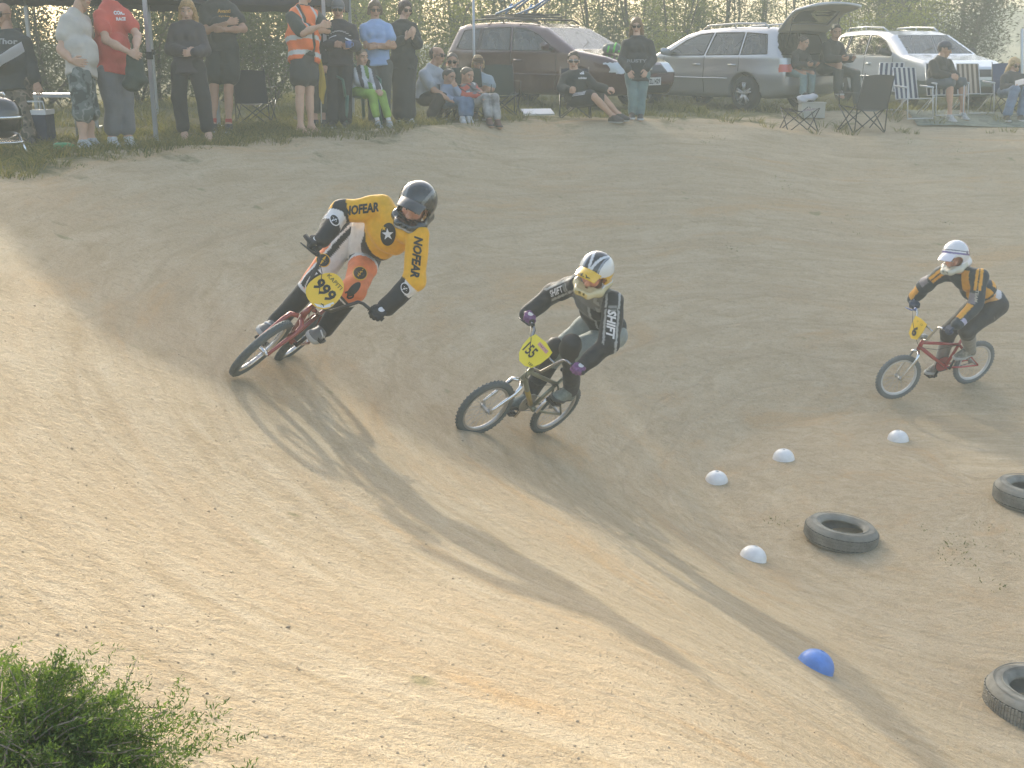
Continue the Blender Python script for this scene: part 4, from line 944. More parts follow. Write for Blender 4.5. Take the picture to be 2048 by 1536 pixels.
def art999(R_, arm_text, mark):
    J, up, lat, fr = R_['J'], R_['up'], R_['lat'], R_['fr']
    arm_text('R', 'NOFEAR', INK, .062, .235, True, .52, bold=.045); arm_text('L', 'NOFEAR', INK, .058, .27, False, .50, bold=.045)
    o = J['pel'] + (J['nek'] - J['pel']) * .70 + lat * .02
    mark(poly_ellipse(.075, .050, rot=-.5), o, INK, 'j'); mark(poly_star(.040, .016), o, WHITEP, 'j', nm='star'); mark(poly_ellipse(.07, .045, n=24, rot=-.5, c=(0, 0)) if False else poly_star(.018, .008, c=(-.045, -.01)), o, YP, 'j', nm='star')
    for k in 'RL':
        o = J['el' + k] + (J['wr' + k] - J['el' + k]) * .32; mark(poly_ellipse(.040, .030), o, WHITEP, 'j'); mark(poly_ellipse(.033, .024), o, INK, 'j', nm='ring'); mark(poly_star(.026, .010, 4), o, WHITEP, 'j', nm='star_mark')
        o = J['hip' + k] + (J['kn' + k] - J['hip' + k]) * (.56 if k == 'L' else .66); o = o - (lat * .045 if k == 'R' else 0); mark(poly_ellipse(.047, .047), o, YP, 't'); mark(poly_ellipse(.041, .041), o, INK, 't', nm='ring'); mark(poly_star(.040, .012, 4, rot=.6), o, YP, 't', nm='star_mark')
        o = J['kn' + k]; mark(poly_ellipse(.026, .058, rot=.5), o, INK, 't', nm='emblem')
    mark((text_tris('10', .04)[0] * .05, text_tris('10', .04)[1]), J['knL'] + (J['anL'] - J['knL']) * .13, INK, 't', nm='lettering')
def helm999(V):
    c = np.tile(np.array((.030, .033, .035)), (len(V), 1)); x, y, z = V.T
    c[(np.abs(np.abs(y) - .055 - .25 * (z - .05)) < .010) & (z > .03)] = (.16, .17, .17); c[(z < -.06) & (x > .10) & (np.abs(z + .105) < .010)] = (.35, .35, .34)
    return c
rider('999', 'person in yellow and orange race kit and black helmet, leaning over the bank', dict(skin=(.52, .27, .19), ff=(-.30, -.92, -.22), fu=(.36, -.15, .92), jersey=jersey999, pants=pants999, art=art999, helmet=helm999, visor=mat('black_visor', (.035, .038, .04), .25, coat=.6), tilt=-.02,
    glove=mat('black_glove', (.028, .028, .030), .7), glove_art=WHITEP, cuff=mat('white_cuff', (.3, .3, .3), .7), shoe=mat('grey_striped_shoe', (.16, .16, .16), .6), stripe=WHITEP, sole=mat('pale_sole', (.42, .42, .40), .7)))
# rider 155
P155 = [(-.125, .055), (-.10, .105), (.02, .118), (.115, .10), (.122, .06), (.112, -.02), (.085, -.085), (.03, -.115), (-.035, -.118), (-.09, -.08), (-.118, -.02)]
bicycle('155', 'silver bicycle with lemon yellow plate 155, ridden down the track', dict(
    frame=mat('olive_silver_frame', (0.26, 0.27, 0.20), 0.3, 0.6), frame2=mat('mustard_tube', (0.40, 0.28, 0.05), 0.35, coat=.5), fork=CHROME, plate=YEL2, ink=INK, rim=STEEL, bar=mat('steel_bar', (.35, .35, .35), .25, .9), tyre=mat('grey_tyre', (0.10, 0.115, 0.115), 0.75, noise=0.15), crank=CHROME, chain=STEEL,
    plate_outline=P155, print=[('text', -.03, -.005, '155', .085, .115, .02), ('poly', .035, .075, (np.array([(-.055, -.013), (.055, -.015), (.055, .013), (-.055, .015)]), [[0, 1, 2, 3]]), mat('pink_sticker', (.62, .33, .30), .5)), ('text', .035, .075, 'PARTS', .012, .08), ('text', .060, -.075, '137', .020, .04, .02)]))
B1, G1, L1 = np.array((.022, .022, .024)), np.array((.12, .125, .12)), np.array((.36, .37, .36))
def jersey155(V, i, t, R_):
    J, lat, up = R_['J'], R_['lat'], R_['up']; c = np.tile(B1, (len(V), 1)); q = V - J['pel']; a = q @ lat; h = (q @ up) / np.linalg.norm(J['nek'] - J['pel']); to = i == 0
    c[to & (h > .55) & (h < 1.0) & (np.abs(a) < .10)] = G1; c[to & (np.abs(np.abs(a) - .105) < .010) & (h > .4)] = L1; c[to & (h > .9)] = (.17, .17, .16)
    for sgm, k in ((1, 'R'), (3, 'L')):
        f = i == sgm; n = unit(np.array([0, 0, CAMZ]) - J['el' + k]); ax = unit(J['el' + k] - J['sh' + k]); sd = unit(np.cross(ax, n)); w = (V - J['sh' + k]) @ sd
        c[f & (np.abs(np.abs(w) - .047) < .008)] = L1; c[f & (t > .06) & (t < .22) & (np.abs(w) < .03)] = (.24, .25, .24); c[f & (np.abs(t - .14) < .012)] = B1
        g = i == sgm + 1; c[g & (t < .10)] = L1
    return c
def pants155(V, i, t, R_):
    c = np.tile(np.array((.25, .285, .27)), (len(V), 1))
    for a in (1, 3): c[(i == a) & (t > .2)] = (.030, .030, .032)
    return c
def art155(R_, arm_text, mark):
    J, lat = R_['J'], R_['lat']
    arm_text('R', 'SHIFT', WHITEP, .050, .15, True, .55, bold=.03); arm_text('L', 'SHIFT', WHITEP, .062, .21, False, .58, bold=.04)
    o = J['pel'] + (J['nek'] - J['pel']) * .72; V2, F2 = text_tris('S', .04); mark((V2 * .12, F2), o + lat * .02, mat('grey_print', (.30, .31, .30), .6), 'j', nm='lettering')
def helm155(V):
    x, y, z = V.T; c = np.tile(np.array((.66, .67, .66)), (len(V), 1))
    c[(np.abs(y) < .068) & (z > .055 + .04 * np.sin(x * 30))] = (.025, .025, .028); c[(np.abs(np.abs(y) - .012 - .30 * (.10 - x)) < .010) & (z > .05)] = (.62, .64, .66); c[(np.abs(y) > .078) & (x > -.06) & (z > -.03) & (z < .055)] = (.76, .45, .015)
    c[(np.abs(np.abs(y) - .060) < .006) & (z > .04)] = (.25, .28, .33); c[(z < -.045)] = (.58, .52, .30); c[(z < -.075) & (np.abs(y) < .05)] = (.62, .48, .16)
    return c
def visor155(v, tr):
    bv = bvh_of([q.co[:] for q in v.data.vertices], [f.vertices[:] for f in v.data.polygons]); n = unit(tr((.15, 0, .2)) - tr((.15, 0, .1))); V2, F2 = text_tris('FLY', .03)
    a = tr((.195, 0, .085)); u = unit(tr((.15, .05, .1)) - tr((.15, -.05, .1))); decal('lettering', V2 * np.array([.10 / np.ptp(V2[:, 0]), .024]), F2, a, u, np.cross(n, u), bv, INK, v, off=.003, reach=.1)
rider('155', 'person in black and grey race kit with white black and yellow helmet', dict(skin=(.60, .28, .18), ff=(-.52, -.78, -.26), fu=(.24, -.22, .92), jersey=jersey155, pants=pants155, art=art155, helmet=helm155, visor=mat('yellow_visor', (.76, .46, .02), .25, coat=.6), visor_art=visor155, tilt=.06,
    glove=mat('purple_glove', (.19, .075, .20), .7, noise=.3, nscale=60), glove_art=WHITEP, kneepad=mat('black_guard', (.03, .028, .028), .6), shoe=mat('grey_green_shoe', (.15, .18, .16), .65, noise=.25, nscale=40), sole=mat('dark_sole', (.06, .06, .058), .8)))
# rider 6
P6 = [(-.105, .10), (.0, .112), (.105, .10), (.10, .0), (.075, -.09), (.0, -.115), (-.075, -.09), (-.10, .0)]
bicycle('6', 'red bicycle with silver fork and yellow plate 6, farthest along the track', dict(
    frame=mat('bright_red_frame', (0.42, 0.035, 0.035), 0.25, coat=0.8), fork=CHROME, bar=CHROME, plate=YEL, ink=INK, rim=mat('white_rim', (.6, .6, .58), .4), tyre=mat('pale_grey_tyre', (0.15, 0.165, 0.17), 0.75, noise=0.15), ring=mat('red_ring', (.35, .05, .05), .3), tyre_w=.021, grip=mat('navy_grip', (.04, .05, .10), .7), lever=mat('blue_lever', (.15, .2, .4), .3, .5),
    plate_outline=P6, print=[('text', .0, -.03, '6', .105, .075, .05), ('text', -.03, .07, 'U', .020, .022), ('text', .045, .065, '13', .020, .028)]))
N6, A6 = np.array((.030, .042, .055)), np.array((.74, .36, .035))
def jersey6(V, i, t, R_):
    J, lat, up, fr = R_['J'], R_['lat'], R_['up'], R_['fr']; c = np.tile(N6, (len(V), 1)); q = V - J['pel']; a = q @ lat; w = q @ fr; h = (q @ up) / np.linalg.norm(J['nek'] - J['pel']); to = i == 0
    c[to & (w > .03) & (np.abs(a) > .045) & (np.abs(a) < .13) & (h > .35)] = A6; c[to & (w < .04) & (h < .32) & (h > .10)] = (.62, .60, .60); c[to & (w < -.02) & (np.abs(h - .40) < .05)] = A6
    c[to & (w > .02) & (h < .3)] = (.66, .38, .14)
    for sgm, k in ((1, 'R'), (3, 'L')):
        f = i == sgm; ax = unit(J['el' + k] - J['sh' + k]); n = unit(np.array([0, 0, CAMZ]) - J['el' + k]); sd = unit(np.cross(ax, n)); u = (V - J['sh' + k]) @ sd
        c[f & (t < .45) & (np.abs(u) < .035) & (np.abs(u) > .006)] = A6; c[f & (t > .55) & (t < .95) & (u > .0)] = (.22, .20, .22); g = i == sgm + 1
        ax = unit(J['wr' + k] - J['el' + k]); sd = unit(np.cross(ax, n)); u = (V - J['el' + k]) @ sd; c[g & (u > .008) & (t < .85)] = A6; c[g & (np.abs(t - .8) < .08) & (u <= .0)] = (.45, .45, .60)
    return c
def pants6(V, i, t, R_):
    c = np.tile(np.array((.040, .038, .036)), (len(V), 1))
    for a in (0, 2): c[(i == a) & (t > .35) & (t < .62) & (((V - R_['J']['hipL']) @ R_['lat']) > .05)] = (.12, .11, .105)
    for a in (1, 3): c[(i == a) & (t > .22)] = (.24, .235, .22)
    return c
def art6(R_, arm_text, mark):
    J, lat, fr, up = R_['J'], R_['lat'], R_['fr'], R_['up']; arm_text('L', 'TEAM', mat('pale_print', (.45, .42, .36), .6), .030, .12, False, .70, bold=.03)
    o = J['pel'] + (J['nek'] - J['pel']) * .80; V2, F2 = text_tris('RACING', .02); mark((V2 * np.array([.20 / np.ptp(V2[:, 0]), .035]), F2), o + lat * .08 - fr * .05, mat('pale_print', (.45, .42, .36), .6), 'j', n=lat - fr * .7 + up * .3, nm='lettering')
def helm6(V):
    x, y, z = V.T; c = np.tile(np.array((.70, .70, .72)), (len(V), 1)); w = z - .06 - .5 * (x - .02)
    c[(np.abs(w) < .010) & (z > .01)] = (.14, .10, .30); c[(np.abs(w - .03) < .005) & (z > .02)] = (.06, .06, .09); c[(x < -.07) & (z > .0)] = (.50, .22, .24); c[(np.abs(y) > .06) & (np.abs(x + .03) < .016) & (np.abs(z - .05) < .02)] = (.10, .08, .20)
    c[(z < -.04) & (x > -.02)] = (.55, .55, .46)
    return c
rider('6', 'person in navy and orange race kit with a white helmet', dict(skin=(.50, .25, .17), ff=(-.82, -.50, -.30), fu=(-.25, -.10, .95), jersey=jersey6, pants=pants6, art=art6, helmet=helm6, visor=mat('white_visor', (.72, .70, .76), .25, coat=.6), tilt=-.10,
    glove=mat('navy_glove', (.045, .06, .10), .7), shoe=mat('sand_camo_shoe', (.22, .21, .17), .7, noise=.5, nscale=35), sole=mat('pale_sole', (.42, .42, .40), .7)))
# ---------------------------------------------------------------- spectators on top of the bank
def joints(t, s=1.0, gnd=None, **k):
    """photo columns/rows + depth offsets -> joints; feet are set on the ground where they stand"""
    J = {}
    for n, v in k.items(): J[n] = P(v[0], v[1], t + (v[2] if len(v) > 2 else 0.0))
    def mk(n, f):
        if n not in J: J[n] = f()
    lat = unit(J['shL'] - J['shR']); lat[2] = 0
    mk('hipR', lambda: J['pel'] - lat * .095 * s); mk('hipL', lambda: J['pel'] + lat * .095 * s)
    for q in 'RL':
        mk('an' + q, lambda: J['hip' + q] + np.array([0, 0, -.83 * s])); mk('kn' + q, lambda: (J['hip' + q] + J['an' + q]) / 2 + np.array([0, -.03, 0]) * s)
        mk('el' + q, lambda: J['sh' + q] + np.array([0, .02, -.28 * s])); mk('wr' + q, lambda: J['el' + q] + np.array([0, -.04, -.25 * s]))
        if gnd != 0:
            a = J['an' + q]; z = float(height(a[0], a[1])); a[2] = z + 0.088 * s
        mk('to' + q, lambda: J['an' + q] + unit(np.array(k.get('_f', (0.1, -1, 0)), float)) * .2 * s) if False else None
    return J
def setfeet(J, d, s=1.0, dL=None):
    J['toR'] = J['anR'] + unit(d) * .2 * s + np.array([0, 0, -.04]); J['toL'] = J['anL'] + unit(d if dL is None else dL) * .2 * s + np.array([0, 0, -.04]); return J
def C(n, r, g, b, rough=.85, **k): return mat(n, (r, g, b), rough, noise=k.pop('noise', .12), nscale=k.pop('nscale', 6), sheen=.1, bump=k.pop('bump', .5), bscale=14, **k)
SK1, SK2, SK3 = (.52, .32, .22), (.47, .27, .18), (.56, .36, .26)
BLACKC = C('black_cloth', .022, .023, .026); NAVYC = C('navy_cloth', .03, .04, .075); DENIM = C('denim', .11, .17, .27, noise=.25, nscale=12); GREYJ = C('grey_trouser_cloth', .15, .15, .155); WHITEC = C('white_cloth', .62, .62, .62)
TRAIN = mat('white_trainer', (.55, .56, .56), .6, noise=.2, nscale=30); SOLE = mat('shoe_sole', (.45, .45, .44), .7); DSHOE = mat('dark_shoe', (.07, .06, .055), .7)
def camo_mat(name, cols, sc=9):
    m = bpy.data.materials.new(name); m.use_nodes = True; nt = m.node_tree; b = nt.nodes['Principled BSDF']; b.inputs['Roughness'].default_value = .85
    tc = nt.nodes.new('ShaderNodeTexCoord'); n = nt.nodes.new('ShaderNodeTexNoise'); n.inputs['Scale'].default_value = sc; n.inputs['Detail'].default_value = 2.5; r = nt.nodes.new('ShaderNodeValToRGB'); r.color_ramp.interpolation = 'CONSTANT'
    nt.links.new(tc.outputs['Object'], n.inputs[0]); nt.links.new(n.outputs['Fac'], r.inputs[0])
    while len(r.color_ramp.elements) < len(cols): r.color_ramp.elements.new(.5)
    for e, (p, c) in zip(r.color_ramp.elements, cols): e.position = p; e.color = (*c, 1)
    nt.links.new(r.outputs[0], b.inputs['Base Color']); return m
CAMO_G = camo_mat('grey_camo', [(0, (.05, .06, .055)), (.43, (.12, .14, .13)), (.52, (.22, .24, .22)), (.60, (.09, .11, .10))])
CAMO_B = camo_mat('brown_camo', [(0, (.06, .055, .04)), (.42, (.16, .13, .095)), (.52, (.26, .21, .16)), (.60, (.10, .09, .06))])
def shirt_text(res, s, o, hgt, wid, m, n=None, shear=0.0, bold=.02):
    bv = bvh_of(*res['topVF']); n = unit(np.array([0, 0, CAMZ]) - o) if n is None else unit(n); up = np.array([0, 0, 1.0]); u = unit(np.cross(up, n)); V2, F2 = text_tris(s, bold, shear)
    return decal('lettering', V2 * np.array([wid / np.ptp(V2[:, 0]), hgt]), F2, o, u, np.cross(n, u), bv, m, res['top'], off=.005, L=.03, reach=.3)
def shirt_shape(res, shape, o, m, n=None, nm='print'):
    bv = bvh_of(*res['topVF']); n = unit(np.array([0, 0, CAMZ]) - o) if n is None else unit(n); u = unit(np.cross([0, 0, 1.0], n)); return decal(nm, shape[0], shape[1], o, u, np.cross(n, u), bv, m, res['top'], off=.006, L=.04, reach=.3)
STAND = 'spectators standing on the bank'; SIT = 'spectators sitting by the track'
DN = (0, 0, -1)
# 1 bald man with papers, far left
J = setfeet(joints(12.4, head=(6, 30), nek=(16, 66, .02), shR=(-18, 78), shL=(50, 80), elL=(60, 124, .05), wrL=(72, 164, -.05), elR=(-22, 128, -.1), wrR=(6, 118, -.32), pel=(26, 168), knR=(20, 226), knL=(46, 228), anR=(28, 284), anL=(62, 286)), (.5, -1, 0))
r1 = person('bald person in dark hoodie and brown camouflage trousers holding white papers', J, skin=SK2, ff=(-.25, -1, -.12), hair=None, glasses=True, fat=.2, top=dict(name='hoodie', mat=C('dark_grey_hoodie', .045, .05, .048), sleeve=1.9, hem=.10, hood=True), bottom=dict(mat=CAMO_B, to=1.95, wide=.02), shoes=dict(mat=DSHOE, sole=SOLE), hands=dict(R=dict(d=(.9, -.3, .2), n=(0, -.3, .8), curl=.7)), group=STAND, seed=1)
shirt_text(r1, 'Thor', P(18, 84, 12.35), .060, .22, mat('grey_print3', (.34, .35, .35), .6), n=(0, -1, .1), bold=.03)
pm = MB(); a = P(-8, 128, 12.02); b = P(46, 92, 11.95); w = np.array([0, -.05, .085])
for i in range(3): pm.sheet([[a + (b - a) * q + w * v + np.array([0, -.004 * i, .012 * math.sin(3 * q + i)]) for q in np.linspace(0, 1, 6)] for v in (-.55, 0, .5)])
tag(pm.build('paper', mat('white_paper', (.70, .71, .76), .7, trans=.35)), 'white papers held by the bald person at the far left', 'papers')
# 2 man in beige polo shirt
J = setfeet(joints(11.8, head=(165, -10), nek=(152, 26, .02), shR=(134, 40, -.10), shL=(166, 38, .20), elR=(122, 100, -.16), wrR=(143, 122, -.22), elL=(178, 90, .25), wrL=(182, 118, .12), pel=(163, 150), hipR=(160, 152, -.08), hipL=(168, 152, .10), knR=(165, 218, -.09), knL=(178, 216, .12), anR=(166, 280, -.08), anL=(182, 276, .16)), (1, -.55, 0))
person('person in beige polo shirt and grey camouflage shorts, one hand on the belly', J, skin=SK1, ff=(1, -.7, -.12), hair=('short', (.05, .035, .025)), fat=.5, top=dict(name='polo_shirt', mat=C('beige_polo', .48, .45, .40), sleeve=.52, hem=.03, noise=.007), bottom=dict(name='shorts', mat=CAMO_G, to=1.12, wide=.035, noise=.006), shoes=dict(mat=mat('grey_trainer', (.38, .39, .40), .6, noise=.4, nscale=40), sole=SOLE), hands=dict(R=dict(d=(1, -.2, -.15), n=(.1, 1, 0), curl=.25)), group=STAND, seed=2, stubble=.25)
# 3 man in red t-shirt
J = setfeet(joints(12.2, head=(214, -26), nek=(220, 8, .02), shR=(200, 27, -.12), shL=(250, 27, .10), elR=(212, 80, -.22), wrR=(257, 104, -.30), elL=(275, 72, -.02), wrL=(272, 98, -.22), pel=(228, 150), knR=(226, 208, -.05), knL=(250, 206, .04), anR=(224, 272), anL=(256, 268, .08)), (.75, -1, 0))
r3 = person('person in red T-shirt and grey three quarter trousers with clasped hands', J, skin=SK1, ff=(.6, -.9, -.1), hair=('short', (.06, .045, .03)), fat=.4, top=dict(name='t_shirt', mat=C('red_cotton', .56, .085, .06), sleeve=.55, hem=.02, noise=.007), bottom=dict(mat=GREYJ, to=1.72, wide=.025), shoes=dict(mat=TRAIN, sole=SOLE, sock=WHITEC), hands=dict(R=dict(d=(.9, -.3, -.3), n=(0, 1, -.2), curl=.6), L=dict(d=(-.2, -.5, -.9), n=(-.5, .7, 0), curl=.5)), group=STAND, seed=3)
shirt_text(r3, 'CORE', P(238, 26, 11.9), .040, .11, WHITEP, bold=.06); shirt_text(r3, 'RACE', P(242, 38, 11.9), .034, .10, WHITEP, bold=.06)
V, F = blob([limb(P(268, 112, 12.0), P(266, 165, 12.0), .07, .10), limb(P(268, 112, 12.0), P(282, 160, 12.0), .05, .06)], h=.014, k=.05, noise=.014, nfreq=18)
tag(blink('jacket', (V, F), None, C('dark_green_jacket', .035, .05, .038)), 'dark green jacket hanging from the hands of the person in red', 'jacket')
# 4 blonde woman in dark cardigan
J = setfeet(joints(13.1, head=(375, 22), nek=(373, 47, .02), shR=(349, 54), shL=(398, 56), elR=(341, 98, -.02), wrR=(372, 104, -.20), elL=(410, 100, -.02), wrL=(388, 106, -.22), pel=(377, 136), knR=(358, 196), knL=(406, 192), anR=(368, 256), anL=(416, 252)), (.15, -1, 0))
person('barefoot blonde person in dark cardigan and black capri trousers', J, s=.95, skin=SK3, ff=(.1, -1, -.15), hair=('long', (.50, .33, .15), .35), fem=True, top=dict(name='cardigan', mat=C('plum_grey_knit', .055, .047, .052), sleeve=1.95, hem=.10), bottom=dict(mat=C('black_capri_cloth', .026, .026, .026), to=1.78, wide=.02), hands=dict(R=dict(d=(1, -.2, 0), n=(0, 1, 0), curl=.5), L=dict(d=(-1, -.2, 0), n=(0, 1, 0), curl=.5)), group=STAND, seed=4)
# 5 man in black t-shirt with orange print
J = setfeet(joints(14.5, head=(434, -36), nek=(436, -1, .02), shR=(409, 16), shL=(465, 16), elR=(414, 62, -.12), wrR=(455, 46, -.27), elL=(488, 58, -.08), wrL=(446, 60, -.25), pel=(446, 100), knR=(428, 180), knL=(457, 182), anR=(426, 248), anL=(457, 246)), (.1, -1, 0))
r5 = person('person in black T-shirt with orange print and dark shorts, arms crossed', J, skin=SK2, ff=(.2, -1, -.15), hair=('short', (.05, .04, .03)), fat=.5, top=dict(name='t_shirt', mat=C('black_cotton', .030, .034, .034), sleeve=.6, hem=.04), bottom=dict(name='shorts', mat=C('black_green_shorts', .022, .028, .026), to=.62, wide=.045), shoes=dict(mat=DSHOE, sole=SOLE, sock=C('red_sock', .45, .06, .045)), hands=dict(R=dict(d=(1, .2, .25), n=(0, 1, 0), curl=.5), L=dict(d=(-1, .2, .1), n=(0, 1, 0), curl=.5)), group=STAND, seed=5)
shirt_text(r5, 'Avanti', P(448, 22, 14.2), .045, .16, mat('orange_print', (.62, .33, .04), .6), bold=.03); shirt_text(r5, 'cycles', P(449, 33, 14.2), .03, .14, mat('orange_print', (.62, .33, .04), .6), bold=.02)
# 6 marshal in orange vest
J = setfeet(joints(14.35, head=(612, -16), nek=(604, 16, .02), shR=(583, 32, -.10), shL=(632, 30, .12), elR=(605, 66, -.26), wrR=(640, 52, -.26), elL=(655, 60, .02), wrL=(618, 60, -.14), pel=(608, 116), hipR=(600, 116, -.06), hipL=(617, 116, .07), knR=(600, 182, -.05), knL=(619, 182, .07), anR=(601, 250, -.03), anL=(622, 250, .10)), (1, -.6, 0))
r6 = person('person in orange high visibility vest and dark shorts, arms crossed, in flip flops', J, skin=SK1, ff=(.85, -.6, -.2), hair=('receding', (.12, .10, .08)), fat=.8, top=dict(name='t_shirt', mat=C('dark_green_cotton', .030, .042, .036), sleeve=.85, hem=.0), bottom=dict(name='shorts', mat=C('charcoal_shorts', .05, .05, .045), to=.60, wide=.04), shoes=dict(open=True, mat=mat('black_rubber_sandal', (.03, .028, .028), .8)), hands=dict(R=dict(d=(1, .1, .2), n=(0, 1, 0), curl=.5), L=dict(d=(-1, .1, 0), n=(0, 1, 0), curl=.5)), group=STAND, seed=6)
G6 = r6['G']; J6 = r6['J']; up6, lat6, fr6 = r6['up'], r6['lat'], r6['fr']
prv = list(G6['torso']) + [limb(J6['pel'] + (J6['nek'] - J6['pel']) * .66 + lat6 * q * .07, J6['pel'] - up6 * .02 + lat6 * q * .07, .085, .10) for q in (-1, 1)] + G6['neck'][1:]
def vraw(X, f):
    f = np.maximum(f, -cone_sd(X, J6['nek'] + up6 * .03 + fr6 * .02, J6['nek'] + up6 * .2 + fr6 * .1, .07, .09))
    for q in 'RL': f = np.maximum(f, -cone_sd(X, J6['sh' + q] + (lat6 if q == 'L' else -lat6) * .06 - up6 * .04, J6['sh' + q] + (lat6 if q == 'L' else -lat6) * .2 - up6 * .1, .085, .10))
    c = np.asarray(J6['pel'] + (J6['nek'] - J6['pel']) * .3, np.float32); q = X - c; a = q @ lat6.astype(np.float32); w = q @ fr6.astype(np.float32)
    f = np.maximum(f, np.where(w > 0, .018 - np.abs(a - .015), -1))                 # open front
    return np.maximum(f, -cone_sd(X, J6['pel'] + fr6 * .26 - up6 * .10, J6['pel'] + fr6 * .26 - up6 * .3, .17, .17))
Vv, Fv = blob(prv, h=.012, k=.025, grow=.036, noise=.005, nfreq=20, seed=8, raw=vraw, cuts=[(J6['pel'] - up6 * .06, -up6)])
hh = ((Vv - J6['pel']) @ up6); cv = np.tile(np.array((.80, .17, .035)), (len(Vv), 1)); cv[(np.abs(hh - .20) < .028) | (np.abs(hh - .02) < .028)] = (.55, .55, .53); aa = (Vv - J6['nek']) @ lat6; cv[(np.abs(np.abs(aa) - .10) < .02) & (hh > .27) & (((Vv - J6['nek']) @ fr6) > .0)] = (.5, .5, .48)
blink('safety_vest', (Vv, Fv), r6['body'], mat('hi_vis_cloth', (.8, .2, .04), .7, attr='Col', noise=.08), cv)
# 7 person half hidden behind the marshal, with a yellow flag
J = setfeet(joints(15.3, head=(638, 18), nek=(640, 40, .02), shR=(618, 52), shL=(662, 52), elR=(612, 92), wrR=(618, 126, -.1), elL=(664, 96, .03), wrL=(652, 128, -.08), pel=(640, 126), knR=(630, 190), knL=(648, 190), anR=(630, 248), anL=(648, 248)), (.1, -1, 0))
person('dark haired person in dark clothes half hidden behind the orange vest', J, skin=SK2, s=.97, ff=(.5, -1, -.1), hair=('short', (.03, .02, .015)), top=dict(name='t_shirt', mat=BLACKC, sleeve=1.9, hem=.05), bottom=dict(mat=C('dark_olive_cloth', .05, .05, .04), to=1.5, wide=.02), shoes=dict(mat=DSHOE, sole=SOLE), group=STAND, seed=7)
fl = MB(); st_ = MB(); a = P(640, 116, 14.95); st_.tube([P(641, 108, 14.95), P(643, 245, 14.95)], .008, 6)
rt = root('flag', P(643, 200, 14.95), 'yellow marshal flag hanging down beside the orange vest', 'flag')
fl.sheet([[P(x0 + (x1 - x0) * q, y, 14.93) + np.array([0, .02 * math.sin(6 * q + y * .05), 0]) for q in np.linspace(0, 1, 5)] for y, x0, x1 in ((118, 638, 643), (135, 637, 646), (155, 637, 650), (175, 637, 652), (192, 638, 649), (208, 645, 648))])
fl.build('flag_cloth', mat('yellow_flag_cloth', (.62, .44, .05), .7, trans=.35), rt); st_.build('flag_pole', mat('pale_wood', (.55, .53, .48), .6), rt)
# 8 man in cap and dark tracksuit with a mug
J = setfeet(joints(15.3, head=(676, 20), nek=(677, 44, .02), shR=(652, 55), shL=(703, 55), elR=(646, 90, .0), wrR=(666, 90, -.20), elL=(712, 92, .0), wrL=(704, 92, -.20), pel=(678, 128), knR=(666, 188), knL=(690, 188), anR=(664, 244), anL=(692, 244)), (.1, -1, 0))
r8 = person('person in grey cap and dark tracksuit top with white shoulder piping, holding a blue mug', J, skin=SK2, ff=(.1, -1, -.1), hair=('short', (.2, .18, .15)), glasses=True, cap=(C('grey_cap', .14, .14, .15), True), fat=.5, top=dict(name='tracksuit_top', mat=C('plum_black_tracksuit', .035, .030, .038), sleeve=1.9, hem=.06), bottom=dict(mat=BLACKC, to=1.95, wide=.03), shoes=dict(mat=DSHOE, sole=SOLE), hands=dict(R=dict(d=(1, -.4, .1), n=(0, .9, -.2), curl=.9), L=dict(d=(-1, -.4, 0), n=(0, .9, 0), curl=.9)), group=STAND, seed=8)
for x0, y0, x1, y1 in ((655, 48, 668, 40), (700, 48, 687, 40)): shirt_shape(r8, (np.array([(-.05, -.012), (.05, -.012), (.05, .012), (-.05, .012)]), [[0, 1, 2, 3]]), P((x0 + x1) / 2, (y0 + y1) / 2 + 4, 15.0), WHITEP, n=(0, -.6, .8))
for k in range(9):
    x = 655 + 5.6 * k; shirt_shape(r8, (np.array([(-.02, -.005), (.02, -.005), (.02, .005), (-.02, .005)]), [[0, 1, 2, 3]]), P(x, 62 + 9 * ((k - 4) / 4) ** 2, 15.0), mat('grey_piping', (.42, .42, .42), .6), nm='piping')
mg = root('mug', P(697, 90, 14.98), 'blue mug held by the person in the grey cap', 'mug'); c = P(697, 96, 14.98)
MB().lathe(c, (0, 0, 1), [(.001, 0), (.038, 0), (.041, .09), (.037, .09), (.035, .01), (.001, .01)], 16).build('cup', mat('blue_ceramic', (.10, .16, .38), .3), mg); MB().tube([c + np.array([.04, 0, .075]), c + np.array([.066, 0, .06]), c + np.array([.064, 0, .03]), c + np.array([.04, 0, .02])], .006, 6).build('handle', mat('blue_ceramic', (.10, .16, .38), .3), mg)
# 9 woman in light blue polo
J = setfeet(joints(15.6, head=(750, 20), nek=(751, 44, .02), shR=(729, 55), shL=(775, 55), elR=(733, 92, -.05), wrR=(770, 90, -.20), elL=(787, 92, -.05), wrL=(752, 94, -.22), pel=(757, 132), knR=(748, 188), knL=(768, 188), anR=(748, 242), anL=(770, 242)), (.1, -1, 0))
person('short haired person in light blue polo shirt and dark trousers, arms crossed', J, s=.95, skin=SK2, ff=(.25, -1, -.15), hair=('bob', (.16, .11, .07), .2), glasses=True, fem=True, top=dict(name='polo_shirt', mat=C('light_blue_polo', .26, .38, .60), sleeve=.55, hem=.03), bottom=dict(mat=C('dark_grey_trousers', .06, .065, .06), to=1.9, wide=.03), shoes=dict(mat=DSHOE, sole=SOLE), hands=dict(R=dict(d=(1, .1, .1), n=(0, 1, 0), curl=.4), L=dict(d=(-1, .1, 0), n=(0, 1, 0), curl=.4)), group=STAND, seed=9)
